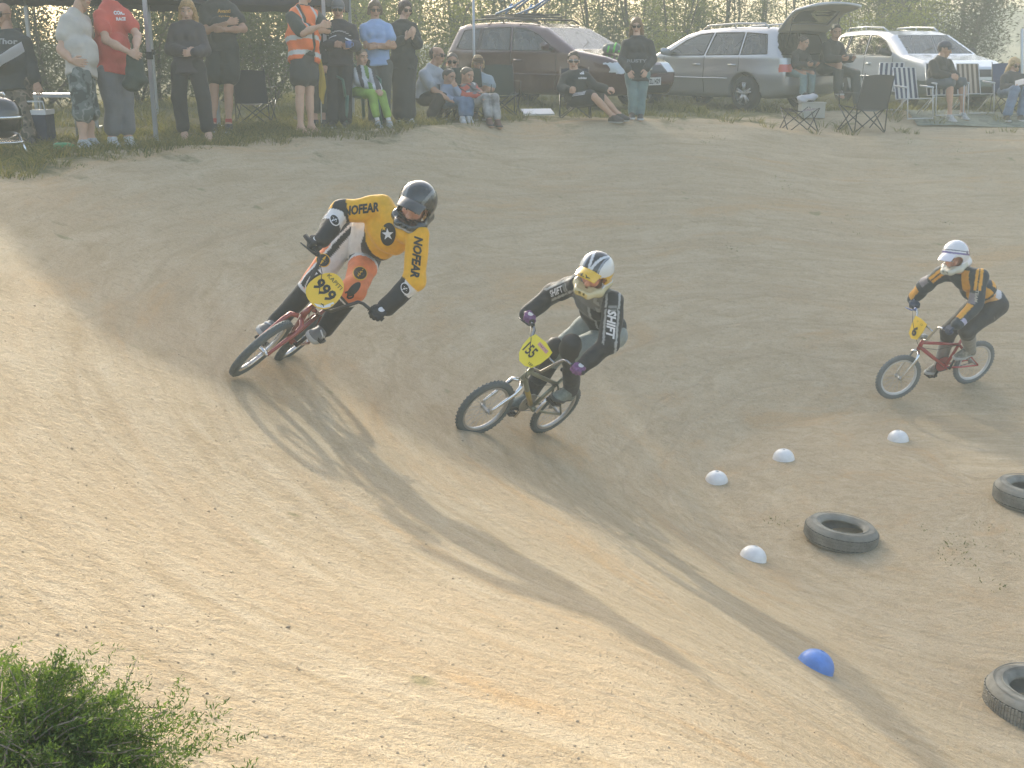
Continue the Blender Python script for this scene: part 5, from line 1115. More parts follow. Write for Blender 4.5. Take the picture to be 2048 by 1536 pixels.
# 10 woman in black
J = setfeet(joints(16.0, head=(810, 20), nek=(805, 44, .02), shR=(785, 54), shL=(826, 53), elR=(786, 88, -.08), wrR=(812, 76, -.22), elL=(836, 88, -.02), wrL=(826, 74, -.22), pel=(807, 122), knR=(800, 180), knL=(816, 180), anR=(798, 232), anL=(819, 232)), (.5, -1, 0))
person('short haired person in sunglasses and loose all black outfit, arms folded', J, s=.96, skin=SK3, ff=(.55, -.9, -.2), hair=('bob', (.05, .022, .018), .1), glasses=True, fem=True, top=dict(name='blouse', mat=C('black_blouse', .030, .034, .032), sleeve=1.75, hem=.16), bottom=dict(mat=C('black_wide_trousers', .026, .028, .026), to=1.78, wide=.04, skirt=.15), shoes=dict(mat=TRAIN, sole=SOLE), hands=dict(R=dict(d=(.7, -.2, .7), n=(-.3, .9, 0), curl=.6), L=dict(d=(.2, -.2, 1), n=(-.8, .6, 0), curl=.6)), group=STAND, seed=10)
# 18 standing woman in black hoodie and jeans, in front of the cars
J = setfeet(joints(17.3, head=(1273, 52), nek=(1274, 76, .02), shR=(1252, 86), shL=(1298, 86), elR=(1244, 120), wrR=(1257, 140, -.18), elL=(1305, 118), wrL=(1293, 138, -.18), pel=(1275, 150), knR=(1266, 192, -.03), knL=(1282, 192, -.03), anR=(1264, 228), anL=(1281, 228)), (-.1, -1, 0))
r18 = person('long haired person in black hooded jacket and jeans, hands in pockets, before the red car', J, s=.93, skin=SK3, ff=(-.1, -1, -.2), hair=('long', (.30, .20, .11), .3), glasses=True, fem=True, top=dict(name='hooded_jacket', mat=C('black_hooded_jacket', .035, .036, .036), sleeve=1.95, hem=.13, hood=True), bottom=dict(name='jeans', mat=C('teal_denim', .13, .20, .20, noise=.25), to=1.95, wide=.012), shoes=dict(mat=DSHOE, sole=SOLE), hands=dict(R=dict(d=(.3, -.5, -.8), n=(.4, .9, 0)), L=dict(d=(-.3, -.5, -.8), n=(-.4, .9, 0))), group=STAND, seed=18)
shirt_text(r18, 'RUSTY', P(1274, 122, 17.0), .05, .30, mat('grey_print2', (.22, .23, .23), .6), bold=.05)
# ---------------------------------------------------------------- seated spectators
GA = mat('gear_print', (.5, .5, .5), .7, attr='Col', noise=.08)
def gear_cols(base, pal, seed, freq=17.0):
    rs = np.random.RandomState(seed); w = rs.randn(3, 3) * freq; ph = rs.rand(3) * 6
    def f(V, R_):
        n = np.sin(V @ w[0] + ph[0]) + np.sin(V @ w[1] + ph[1]); m = np.sin(V @ w[2] + ph[2]); c = np.tile(np.array(base), (len(V), 1)); c[n > .55] = pal[0]; c[n < -.7] = pal[1]; c[(m > .8)] = pal[2]; return c
    return f
# 11 boy in green and white race kit on a green plastic chair
J = setfeet(joints(15.45, s=.74, head=(723, 116), nek=(725, 134, .02), shR=(709, 142), shL=(741, 143), elR=(718, 164, -.06), wrR=(748, 178, -.24), elL=(748, 162, -.04), wrL=(758, 180, -.26), pel=(720, 184, .06), knR=(744, 188, -.24), knL=(764, 188, -.22), anR=(755, 226, -.22), anL=(778, 226, -.20)), (.5, -1, 0), .74)
rb = person('boy in white and green race jersey sitting on the green plastic chair', J, s=.74, hd=1.22, skin=SK3, ff=(.75, -.8, -.05), hair=('buzz', (.22, .17, .12)), vox=.013, top=dict(name='race_jersey', mat=GA, sleeve=1.9, hem=.02, col=gear_cols((.58, .60, .62), [(.05, .05, .06), (.13, .26, .05), (.30, .40, .10)], 3)), bottom=dict(name='race_trousers', mat=mat('lime_trousers', (.24, .40, .07), .7, noise=.4, nscale=5), to=1.72, wide=.012), shoes=dict(mat=mat('grey_trainer', (.38, .39, .40), .6), sole=SOLE, sock=WHITEC), group=SIT, seed=11)
def plastic_chair(o, yaw, m):
    rt = root('plastic_chair', o, 'green plastic garden chair with a slatted fan back', 'chair'); cy, sy = math.cos(yaw), math.sin(yaw)
    W = lambda x, y, z: np.array([o[0] + cy * x - sy * y, o[1] + sy * x + cy * y, o[2] + z])
    seat = MB(); seat.sheet([[W(x, y, .43 - .03 * math.cos(x * 5) + .01 * y) for x in np.linspace(-.22, .22, 7)] for y in np.linspace(-.24, .2, 6)]); seat.sheet([[W(x, y, .415 - .03 * math.cos(x * 5) + .01 * y) for x in np.linspace(.22, -.22, 7)] for y in np.linspace(-.24, .2, 6)]); seat.build('seat', m, rt)
    for x, y, x2, y2 in ((-.21, -.22, -.26, -.27), (.21, -.22, .26, -.27), (-.2, .2, -.25, .28), (.2, .2, .25, .28)): MB().tube([W(x, y, .42), W(x2, y2, .0)], [.028, .020], 6).build('leg', m, rt)
    ar = MB(); pts = [W(.235 * math.cos(a), .2 + .02 * abs(math.sin(a)) + .13 * max(0, math.sin(a)), .44 + .42 * max(0, math.sin(a)) ** .6) for a in np.linspace(0, math.pi, 13)]; ar.tube(pts, .016, 6); ar.build('back_rim', m, rt)
    for k in range(7):
        a = math.pi * (k + 1) / 8; MB().tube([W(.13 * math.cos(a), .2, .43), W(.225 * math.cos(a), .22 + .12 * math.sin(a), .44 + .41 * math.sin(a) ** .6)], [.012, .012], 4).build('slat', m, rt)
    for sg in (-1, 1):
        MB().tube([W(sg * .25, -.26, .40), W(sg * .27, -.24, .62), W(sg * .28, -.1, .655), W(sg * .27, .12, .65), W(sg * .235, .25, .66)], .018, 6).build('armrest', m, rt)
    return rt
g = on_ground(712, 15.6); plastic_chair(g, .55, mat('green_plastic', (.035, .12, .085), .35, coat=.2))
# 12 crouching man, light t-shirt
J = setfeet(joints(16.7, head=(874, 112), nek=(864, 134, .03), shR=(848, 146, -.12), shL=(880, 144, .14), elR=(868, 180, -.20), wrR=(899, 200, -.28), elL=(888, 178, .10), wrL=(905, 200, -.12), pel=(852, 196, .10), hipR=(850, 198, .02), hipL=(862, 196, .18), knR=(882, 194, -.20), knL=(890, 196, .16), anR=(862, 232, -.12), anL=(872, 232, .2)), (.9, -.5, 0))
person('balding person in sunglasses and pale grey T-shirt, crouching beside two boys', J, skin=SK2, ff=(.95, -.45, -.05), hair=('receding', (.05, .04, .03)), glasses=True, fat=.5, top=dict(name='t_shirt', mat=C('pale_grey_cotton', .36, .39, .44), sleeve=.7, hem=.04), bottom=dict(mat=C('brown_black_cloth', .045, .035, .03), to=1.9, wide=.025), shoes=dict(mat=DSHOE, sole=SOLE), hands=dict(R=dict(d=(.9, -.3, -.1), n=(0, .7, -.7), curl=.8)), group=SIT, seed=12)
# 13 man in sunglasses behind
J = setfeet(joints(17.5, head=(905, 124), nek=(905, 146, .02), shR=(886, 156), shL=(926, 156), elR=(884, 182), wrR=(890, 200, -.15), elL=(924, 172, -.15), wrL=(912, 150, -.24), pel=(906, 200, .05), knR=(894, 204, -.3), knL=(918, 204, -.3), anR=(894, 234, -.35), anL=(918, 234, -.35)), (0, -1, 0))
person('person in sunglasses holding a hand to the mouth, seated behind the two boys', J, skin=SK2, ff=(.0, -1, -.1), hair=('short', (.10, .08, .06)), glasses=True, top=dict(name='t_shirt', mat=C('grey_green_cotton', .20, .24, .25), sleeve=.6, hem=.02), bottom=dict(mat=GREYJ, to=1.9), shoes=dict(mat=DSHOE, sole=SOLE), hands=dict(L=dict(d=(-.3, -.1, 1), n=(-.1, 1, 0), curl=.9)), group=SIT, seed=13)
# 14, 15 two boys in camp chairs
J = setfeet(joints(16.6, s=.80, head=(898, 156), nek=(899, 172, .02), shR=(887, 179), shL=(914, 180), elR=(890, 196, -.05), wrR=(906, 200, -.18), elL=(922, 192, -.14), wrL=(911, 176, -.2), pel=(902, 205, .05), knR=(926, 203, -.26), knL=(940, 203, -.24), anR=(925, 231, -.28), anL=(938, 232, -.26)), (.4, -1, 0), .80)
person('boy in pale blue top and jeans with a hand at the mouth', J, s=.80, hd=1.22, skin=SK2, ff=(.8, -.7, -.12), hair=('buzz', (.10, .08, .06)), vox=.013, top=dict(name='sweatshirt', mat=C('pale_blue_fleece', .28, .34, .45), sleeve=1.85, hem=.02), bottom=dict(name='jeans', mat=DENIM, to=1.75, wide=.02), shoes=dict(mat=TRAIN, sole=SOLE), hands=dict(L=dict(d=(-.4, -.1, 1), n=(-.1, 1, 0), curl=.9)), group=SIT, seed=14)
J = setfeet(joints(16.5, s=.82, head=(934, 153), nek=(936, 170, .02), shR=(923, 178), shL=(950, 178), elR=(930, 194, -.08), wrR=(955, 190, -.2), elL=(956, 186, -.06), wrL=(964, 192, -.22), pel=(942, 204, .05), knR=(972, 196, -.24), knL=(989, 196, -.2), anR=(978, 230, -.28), anL=(995, 226, -.24)), (.4, -1, 0), .74)
person('boy in red black and white race kit with sunlit hair', J, s=.82, hd=1.2, skin=SK2, ff=(.75, -.7, -.15), hair=('buzz', (.13, .10, .07)), vox=.013, top=dict(name='race_jersey', mat=GA, sleeve=1.9, hem=.0, col=gear_cols((.16, .16, .17), [(.52, .09, .06), (.60, .58, .56), (.04, .04, .04)], 8, 22)), bottom=dict(name='race_trousers', mat=mat('race_trousers_print', (.3, .3, .3), .7, noise=.9, nscale=5), to=1.8, wide=.015), shoes=dict(mat=mat('brown_boot', (.14, .07, .055), .7), sole=DSHOE), group=SIT, seed=15)
# 16 woman in visor
J = setfeet(joints(17.2, head=(956, 128), nek=(957, 149, .02), shR=(941, 157), shL=(978, 157), elR=(942, 180, -.05), wrR=(962, 178, -.22), elL=(984, 178, -.05), wrL=(966, 182, -.22), pel=(960, 200, .05), knR=(950, 206, -.3), knL=(972, 206, -.3), anR=(950, 234, -.35), anL=(972, 234, -.35)), (0, -1, 0))
person('blonde person in brown sun visor and grey blue T-shirt, seated by the car', J, s=.94, skin=SK2, ff=(.1, -1, -.1), hair=('bob', (.45, .32, .16), .3), cap=(mat('brown_visor_cloth', (.10, .05, .025), .7), True, False), fem=True, top=dict(name='t_shirt', mat=C('grey_blue_cotton', .26, .32, .36), sleeve=.7, hem=.02), bottom=dict(mat=BLACKC, to=1.9), shoes=dict(mat=DSHOE, sole=SOLE), group=SIT, seed=16)
# 17 person in black sports jacket sitting on the ground edge
J = setfeet(joints(17.0, head=(1147, 122), nek=(1149, 144, .02), shR=(1129, 153), shL=(1174, 153), elR=(1124, 176, -.04), wrR=(1137, 182, -.22), elL=(1190, 174, -.08), wrL=(1212, 178, -.2), pel=(1153, 198, .08), hipR=(1148, 200, .08), hipL=(1160, 200, .06), knR=(1188, 194, -.26), knL=(1206, 196, -.0), anR=(1226, 222, -.12), anL=(1238, 222, -.02)), (.8, -.6, .3))
r17 = person('person in white sunglasses black sports jacket and shorts, sitting with bare legs stretched out', J, skin=SK1, ff=(-.05, -1, -.1), hair=('short', (.08, .06, .04)), glasses=mat('white_frame', (.7, .7, .7), .3), top=dict(name='sports_jacket', mat=C('black_sports_cloth', .026, .030, .028), sleeve=1.9, hem=.04), bottom=dict(name='shorts', mat=C('black_shorts', .026, .026, .026), to=.8, wide=.03), shoes=dict(mat=DSHOE, sole=SOLE), hands=dict(R=dict(d=(.5, -.6, .1), n=(.2, .9, 0), curl=1.1), L=dict(d=(.9, -.3, 0), n=(0, .6, -.8), curl=.8)), group=SIT, seed=17)
shirt_text(r17, 'adidas', P(1165, 156, 16.7), .030, .125, WHITEP, bold=.03)
for k in range(3): shirt_shape(r17, (np.array([(-.006 - .004, -.014), (.010, -.014), (.010 - .012, .006 + .010 * k), (-.018, .006 + .010 * k)]) + np.array([(-.018 + .020 * k, .0)]), [[0, 1, 2, 3]]), P(1164, 147, 16.7), WHITEP, nm='emblem')
bv = bvh_of(*r17['bottomVF'])
for k in range(3):
    o = (r17['J']['hipR'] * .5 + r17['J']['knR'] * .5); ax = unit(r17['J']['knR'] - r17['J']['hipR']); n = unit(np.cross(ax, np.cross((0, -1, .6), ax))); decal('stripe', np.array([(-.14, -.006), (.14, -.006), (.14, .006), (-.14, .006)]) + np.array([0, -.02 + .02 * k]), [[0, 1, 2, 3]], o, ax, np.cross(n, ax), bv, WHITEP, r17['bottom'], off=.005, L=.03)
# 21 man in cap in a lawn chair, 22 blonde woman at the right edge
J = setfeet(joints(19.4, head=(1889, 100), nek=(1881, 117, .03), shR=(1866, 125, -.1), shL=(1897, 125, .14), elR=(1872, 148, -.15), wrR=(1898, 152, -.28), elL=(1904, 146, .05), wrL=(1912, 152, -.15), pel=(1872, 164, .12), knR=(1901, 165, -.25), knL=(1925, 165, -.1), anR=(1902, 206, -.25), anL=(1927, 207, -.1)), (.3, -1, 0))
person('person in dark cap and black jacket with bare shins, sitting on a metal lawn chair', J, skin=SK2, ff=(.8, -.6, -.1), hair=('short', (.08, .06, .05)), cap=(NAVYC, True), fat=.4, top=dict(name='jacket', mat=C('black_jacket', .035, .034, .032), sleeve=1.9, hem=.04), bottom=dict(name='shorts', mat=C('slate_shorts', .08, .10, .12), to=.9, wide=.035), shoes=dict(mat=mat('grey_trainer', (.38, .39, .40), .6), sole=SOLE), group=SIT, seed=21)
J = setfeet(joints(19.6, head=(2028, 130), nek=(2024, 146, .02), shR=(2010, 153, -.05), shL=(2044, 153, .05), elR=(2008, 174, -.06), wrR=(2024, 174, -.25), elL=(2048, 174, -.05), wrL=(2038, 176, -.25), pel=(2016, 184, .1), knR=(2030, 180, -.32), knL=(2052, 180, -.25), anR=(2016, 212, -.34), anL=(2044, 212, -.28)), (-.1, -1, 0))
person('blonde person in dark jacket and blue jeans reading a sheet at the right edge', J, s=.94, skin=SK3, ff=(.25, -1, -.35), hair=('long', (.55, .42, .22), .35), glasses=True, fem=True, top=dict(name='jacket', mat=C('dark_jacket', .045, .045, .05), sleeve=1.9, hem=.06), bottom=dict(name='jeans', mat=DENIM, to=1.9, wide=.02), shoes=dict(mat=DSHOE, sole=SOLE), group=SIT, seed=22)
pg = MB(); pg.sheet([[P(2030 + 18 * u, 166 - 5 * u + 9 * v, 19.22 + .06 * v) for u in np.linspace(0, 1, 4)] for v in np.linspace(-.5, .8, 4)]); tag(pg.build('paper', mat('white_paper', (.70, .71, .76), .7, trans=.35)), 'white sheet of paper read by the blonde person at the right edge', 'papers')
# ---------------------------------------------------------------- parked estate cars
def poly_sd(px, pz, poly):
    d = np.full(px.shape, 1e9, np.float32); ins = np.zeros(px.shape, bool); n = len(poly)
    for i in range(n):
        ax, az = poly[i]; bx, bz = poly[(i + 1) % n]; ex, ez = bx - ax, bz - az; wx, wz = px - ax, pz - az
        t = np.clip((wx * ex + wz * ez) / (ex * ex + ez * ez), 0, 1); d = np.minimum(d, (wx - ex * t) ** 2 + (wz - ez * t) ** 2)
        c = ((az <= pz) & (bz > pz)) | ((bz <= pz) & (az > pz)); xi = ax + (pz - az) / np.where(np.abs(ez) > 1e-9, ez, 1e-9) * ex; ins ^= c & (px < xi)
    return np.where(ins, -1, 1) * np.sqrt(d)
def in_poly(x, z, poly): return poly_sd(x.astype(np.float32), z.astype(np.float32), poly) < 0
TYRE_B = mat('car_tyre_rubber', (.035, .035, .036), .85); ALLOY = mat('alloy', (.50, .51, .52), .35, .8); CARGLASS = glass_mat('car_glass'); TRIMB = mat('black_trim', (.02, .02, .022), .5)
LAMPG = mat('headlamp_glass', (.55, .60, .62), .12, .1, coat=1.0); TAILR = mat('tail_lamp_red', (.55, .05, .03), .15, coat=1.0); CABIN = mat('cabin_grey', (.10, .105, .10), .85)
def car(label, anchor, alocal, fwd, st, L=4.68):
    f = unit((fwd[0], fwd[1], 0)); l = np.array([-f[1], f[0], 0]); a = np.asarray(anchor, float)
    gz = float(height(a[0], a[1])); O = np.array([a[0], a[1], gz]) - f * alocal[0] - l * alocal[1]
    z1, z2 = float(height(*(O + f * .8)[:2])), float(height(*(O + f * 3.7)[:2])); O[2] = min(z1, z2) + .02
    W = lambda V: O + np.asarray(V)[..., 0:1] * f + np.asarray(V)[..., 1:2] * l + np.asarray(V)[..., 2:3] * np.array([0, 0, 1.0])
    w1 = lambda *q: W(np.array(q, float))
    q = L / 4.68
    prof = [(.10, .30), (.0, .46), (.0, .70), (.07, .93), (.30, 1.40), (.55, 1.455), (1.5, 1.475), (2.30, 1.435), (2.66, 1.36), (3.46, .985), (4.15, .875), (4.50, .765), (4.66, .62), (4.67, .42), (4.55, .24), (4.0, .20), (.4, .22)]
    prof = [(x * q, z) for x, z in prof]; h = .026
    ax = [np.arange(-.12, L + .15, h), np.arange(-1.02, 1.03, h), np.arange(.08, 1.62, h)]; X, Y, Z = np.meshgrid(*[v.astype(np.float32) for v in ax], indexing='ij')
    p2 = poly_sd(X[:, 0, :], Z[:, 0, :], prof)[:, None, :] + np.zeros_like(X); hw = .835 - .40 * np.clip(Z - .93, 0, 1) ** 1.05 * .95 - .035 * np.clip((.55 - Z) / .3, 0, 1) - .13 * np.abs((X - L / 2) / (L / 2)) ** 5 + .012 * np.exp(-((Z - .62) / .12) ** 2)
    fld = -smin(-p2, -(np.abs(Y) - hw), .13)
    wx = (.93 * q, 3.62 * q)
    for x in wx: fld = np.maximum(fld, -np.maximum(np.sqrt((X - x) ** 2 + (Z - .305) ** 2) - .375, .52 - np.abs(Y)))
    V, F = surface_nets(fld.astype(np.float32), np.array([ax[0][0], ax[1][0], ax[2][0]]), h)
    c = V[F].mean(1); x, y, z = c.T; nr = np.cross(V[F[:, 2]] - V[F[:, 0]], V[F[:, 3]] - V[F[:, 1]]); nr /= np.linalg.norm(nr, axis=1)[:, None] + 1e-9; side = np.abs(nr[:, 1]) > .55
    qz = [(.44, 1.00), (.56, 1.33), (1.04, 1.365), (1.04, .985)]; rd = [(1.10, .985), (1.10, 1.365), (1.83, 1.37), (1.93, .975)]; fd = [(2.00, .975), (1.90, 1.37), (2.24, 1.345), (2.58, 1.24), (3.02, 1.0), (3.0, .965)]
    sc_ = lambda P_: [(a_ * q, b_) for a_, b_ in P_]; polys = dict(quarter=sc_(qz), rear=sc_(rd), front=sc_(fd))
    lab = np.zeros(len(F), int)                     # 0 body
    for k, (nm, P_) in enumerate(polys.items()): lab[side & in_poly(x, z, P_)] = 10 + k
    lab[(nr[:, 0] > .25) & (z > 1.0) & (z < 1.385) & (x > 2.4 * q) & (np.abs(y) < .70 - .42 * (z - .98)) & ~side] = 20
    lab[(nr[:, 0] < -.4) & (z > 1.0) & (z < 1.36) & (np.abs(y) < .66 - .40 * (z - .98)) & (lab == 0)] = 21
    dr = [(1.07 * q, .30), (1.07 * q, 1.43), (1.86 * q, 1.43), (1.97 * q, .95), (1.97 * q, .30)]; df = [(1.97 * q, .30), (1.97 * q, .95), (1.88 * q, 1.43), (2.3 * q, 1.40), (3.14 * q, .97), (3.14 * q, .60), (3.05 * q, .30)]
    b0 = (lab == 0) & side & (np.abs(y) > .5); lab[b0 & in_poly(x, z, dr)] = 30; lab[b0 & (lab == 0) & in_poly(x, z, df)] = 31
    lab[(lab == 0) & (x > 4.12 * q) & (z > .60) & (z < .775) & (np.abs(y) > .42) & (nr[:, 0] > .15)] = 40
    lab[(lab == 0) & (x < .16) & (z > .68) & (z < .93) & (np.abs(y) > .52) & (np.abs(nr[:, 2]) < .7)] = 41
    lab[(lab == 0) & (x > 4.3 * q) & (z > .58) & (z < .72) & (np.abs(y) < .40) & (nr[:, 0] > .3)] = 42
    lab[(lab == 0) & (x > 4.3 * q) & (z > .27) & (z < .40) & (np.abs(y) < .55) & (nr[:, 0] > .3)] = 43
    tg = (x < .62) & (np.abs(y) < .70) & (z > .60) & (z < 1.425) & (nr[:, 0] < -.35) & ((lab == 0) | (lab == 21))
    hatch = np.zeros(len(F), bool)
    if st.get('open'): hatch = tg
    elif True: lab[tg & (lab == 0)] = 50
    rt = root('estate_car', O + f * L / 2, label, 'car')
    def sub(mask, name, m, parent, VV=None):
        Fs = F[mask]
        if not len(Fs): return None
        u, inv = np.unique(Fs.ravel(), return_inverse=True); return link(name, mesh_from(W((V if VV is None else VV)[u]), inv.reshape(-1, 4), name), parent, m)
    paint = st['paint']; low = st.get('lower')
    hm = (lab == 0) & ~hatch
    body = sub(hm & ((z > .52) if low else True), 'body', paint, rt)
    if low: sub(hm & (z <= .52), 'lower_body', low, rt)
    doors = {}
    for k, nm in ((30, 'rear'), (31, 'front')):
        for sg in (1, -1):
            d = sub((lab == k) & (y * sg > 0), 'door', paint, rt); doors[(nm, sg)] = d
            if d is None: continue
            hx = (1.22 if k == 30 else 2.16) * q; hd_ = MB(); yy = .845; hd_.box(w1(hx, sg * yy, .80), (.09, .018, .020), np.c_[f, l, [0, 0, 1.0]]); hd_.build('door_handle', paint, d)
    for k, nm in enumerate(polys):
        for sg in (1, -1):
            par = doors.get((nm, sg), rt) or rt; sub((lab == 10 + k) & (y * sg > 0), 'window', CARGLASS, par)
    sub(lab == 20, 'windscreen', CARGLASS, rt)
    hat = None
    if st.get('open'):
        # raised tailgate: skin, glazed opening and a beige inner lining, hinged on the rear edge of the roof
        def hp_(u, v, inn=0.0):
            an = R(40 - 34 * max(0, v - .55)); s_ = .92 * v; base = np.array([.36 - math.cos(R(42)) * min(s_, .5) - math.cos(R(12)) * max(0, s_ - .5), 0, 1.435 + math.sin(R(42)) * min(s_, .5) + math.sin(R(12)) * max(0, s_ - .5)])
            w = .60 + .06 * math.sin(math.pi * v) - .05 * v; n_ = np.array([math.sin(R(35)), 0, math.cos(R(35))]); return w1(*(base + np.array([0, u * w, -.035 * u * u]) - n_ * inn))
        us, vs_ = np.linspace(-1, 1, 13), np.linspace(0, 1, 13); win = lambda i, j: 1 <= i <= 10 and 2 <= j <= 6
        for nm, inn, mm in (('tailgate', 0.0, paint), ('tailgate_lining', .055, mat('beige_lining', (.36, .335, .285), .8))):
            Vg = [hp_(u * (1 - inn * .6), v * (1 - inn * .5) + inn * .2, inn) for v in vs_ for u in us]; Fg = [[j * 13 + i, j * 13 + i + 1, (j + 1) * 13 + i + 1, (j + 1) * 13 + i] for j in range(12) for i in range(12) if not win(i, j)]
            o_ = link(nm, (Vg, Fg), hat if nm == 'tailgate_lining' else rt, mm); hat = hat or o_
        Vg = [hp_(us[i], vs_[j], .02) for j in range(2, 8) for i in range(1, 12)]; link('rear_window', (Vg, [[j * 11 + i, j * 11 + i + 1, (j + 1) * 11 + i + 1, (j + 1) * 11 + i] for j in range(5) for i in range(10)]), hat, CARGLASS)
        ed = [hp_(-1, v, .028) for v in vs_] + [hp_(u, 1, .028) for u in us[1:]] + [hp_(1, v, .028) for v in vs_[::-1][1:]]; MB().tube(ed, .032, 6).build('tailgate_rim', paint, hat)
        for sg in (1, -1): MB().tube([w1(.12, sg * .62, 1.12), hp_(sg * .93, .42, .06)], .011, 6).build('gas_strut', TRIMB, hat)
    else:
        hat = sub(lab == 50, 'tailgate', paint, rt); sub(lab == 21, 'rear_window', CARGLASS, hat or rt)
    for sg in (1, -1):
        sub((lab == 40) & (y * sg > 0), 'headlight', LAMPG, rt); t_ = sub((lab == 41) & (y * sg > 0) & (z <= .82), 'tail_light', TAILR, rt); sub((lab == 41) & (y * sg > 0) & (z > .82), 'reversing_lens', LAMPG, t_ or rt)
    sub(lab == 42, 'grille', TRIMB, rt); sub(lab == 43, 'air_intake', TRIMB, rt)
    bv = bvh_of(V, F)
    def skin_line(pts, y0, r, name, m, par):
        o = []
        for sg in (1, -1):
            P3 = []
            for xa, za in pts:
                hit = bv.ray_cast(Vector((xa, sg * 1.4, za)), Vector((0, -sg, 0)), 1.2)
                if hit[0] is not None: P3.append(w1(*(np.array(hit[0]) + np.array([0, sg * .002, 0]))))
            if len(P3) > 1: MB().tube(P3, r, 5).build(name, m, par)
    def dense(P_, n=7, close=True):
        o = []; N = len(P_)
        for i in range(N if close else N - 1):
            a_, b_ = np.array(P_[i]), np.array(P_[(i + 1) % N]); o += [tuple(a_ + (b_ - a_) * t) for t in np.linspace(0, 1, n)[:-1]]
        return o + [P_[0]] if close else o + [P_[-1]]
    for nm, P_ in polys.items(): skin_line(dense(P_), 0, .011, 'window_trim', TRIMB, rt)
    skin_line(dense([(1.07 * q, .32), (1.07 * q, .95)], 6, False), 0, .006, 'door_seam', TRIMB, rt); skin_line(dense([(1.97 * q, .30), (1.97 * q, .95)], 6, False), 0, .006, 'door_seam', TRIMB, rt); skin_line(dense([(3.05 * q, .30), (3.12 * q, .6), (3.10 * q, .95)], 6, False), 0, .006, 'door_seam', TRIMB, rt)
    skin_line(dense([(1.33 * q, .56), (3.22 * q, .56)], 20, False), 0, .016, 'side_moulding', st.get('moulding', paint), rt)
    # wheels
    for x_ in wx:
        for sg in (1, -1):
            c_ = w1(x_, sg * .72, .305); tw = MB().lathe(c_, l, [(.20, -.09), (.27, -.095), (.302, -.075), (.305, 0), (.302, .075), (.27, .095), (.20, .09)], 32).build('wheel', TYRE_B, rt)
            rm = MB(); rm.lathe(c_ + l * sg * .05, l, [(.205, .03 * sg), (.195, -.0), (.205, -.12 * sg)], 28)
            for k in range(5):
                for dl in (-.16, .16):
                    an = 2 * math.pi * k / 5 + .3; e1 = math.cos(an + dl * .5) * f + math.sin(an + dl * .5) * np.array([0, 0, 1.0]); e2 = math.cos(an + dl) * f + math.sin(an + dl) * np.array([0, 0, 1.0]); rm.tube([c_ + l * sg * .075 + e1 * .03, c_ + l * sg * .075 + e2 * .197], [.022, .016], 6)
            rm.lathe(c_ + l * sg * .06, l * sg, [(.07, -.02), (.06, .022), (.001, .028)], 16); rm.build('rim', ALLOY, tw); MB().disc(c_ + l * sg * .01, l * sg, .20, 24).build('brake_disc', TRIMB, tw, False)
    # mirrors, roof rails, wipers, plates
    for sg in (1, -1):
        Vm, Fm = blob([limb((2.93 * q, sg * .90, 1.03), (2.95 * q, sg * 1.0, 1.04), .07, .065, (np.array([1.0, 0, 0]), .55)), limb((2.94 * q, sg * .78, .98), (2.95 * q, sg * .90, 1.01), .025, .03)], h=.018, k=.03); link('wing_mirror', mesh_from(W(Vm), Fm), rt, st.get('mirror', paint))
        rl = MB(); rl.tube([w1(.62, sg * .56, 1.44), w1(.72, sg * .56, 1.515), w1(1.4, sg * .57, 1.53), w1(2.15, sg * .56, 1.505), w1(2.32, sg * .55, 1.43)], .017, 8); rl.tube([w1(1.45, sg * .57, 1.46), w1(1.45, sg * .57, 1.53)], .016, 6); rl.build('roof_rail', st.get('rail', paint), rt)
    wp = MB(); wp.tube([w1(3.40 * q, .1, 1.0), w1(3.18 * q, .5, 1.12)], .008, 5); wp.tube([w1(3.40 * q, -.45, 1.0), w1(3.2 * q, -.05, 1.12)], .008, 5); wp.build('wiper', TRIMB, rt)
    B = np.c_[f, l, [0, 0, 1.0]]
    if st.get('plate'):
        pc = w1(L + .012, 0, .46); pb = MB(); pb.box(pc, (.012, .19, .065), B); po = pb.build('number_plate', mat('plate_white', (.66, .66, .64), .5), rt, False)
        bvp = bvh_of(pb.V, pb.F); V2, F2 = text_tris(st['plate'], .03); decal('lettering', V2 * np.array([.31 / np.ptp(V2[:, 0]), .085]), F2, pc, l, (0, 0, 1), bvp, INK, po, off=.004, L=.2)
    if st.get('badge'): V2, F2 = poly_ellipse(.05, .03, 14); hb = MB(); hb.lathe(w1(L - .06, 0, .66), f, [(.05, 0), (.03, .02), (.001, .025)], 14); hb.build('badge', CHROME, rt)
    # cabin
    ci = MB(); ci.box(w1(L * .45, 0, .52), (L * .30, .66, .05), B); ci.box(w1(3.05 * q, 0, .86), (.20, .64, .10), B); ci.build('cabin_floor', CABIN, rt, False)
    for xs in ((1.30, 2.15) if not st.get('open') else (2.15,)):
        for ys in (-.36, .36):
            Vs, Fs = blob([limb((xs + .12, ys - .16, .66), (xs + .12, ys + .16, .66), .11, .11), limb((xs - .12, ys - .15, .70), (xs - .26, ys - .13, 1.10), .08, .07), limb((xs - .12, ys + .15, .70), (xs - .26, ys + .13, 1.10), .08, .07), limb((xs - .28, ys - .07, 1.25), (xs - .28, ys + .07, 1.25), .065, .065)], h=.03, k=.08); link('seat', mesh_from(W(Vs), Fs), rt, CABIN)
    sw = MB(); sw.tube([w1(2.72 * q + .04 * math.sin(t), -.36 + .18 * math.cos(t), .95 + .17 * math.sin(t)) for t in np.linspace(0, 2 * math.pi, 16, endpoint=False)], .013, 6, closed=True); sw.build('steering_wheel', TRIMB, rt)
    return dict(rt=rt, w1=w1, f=f, l=l, B=B)
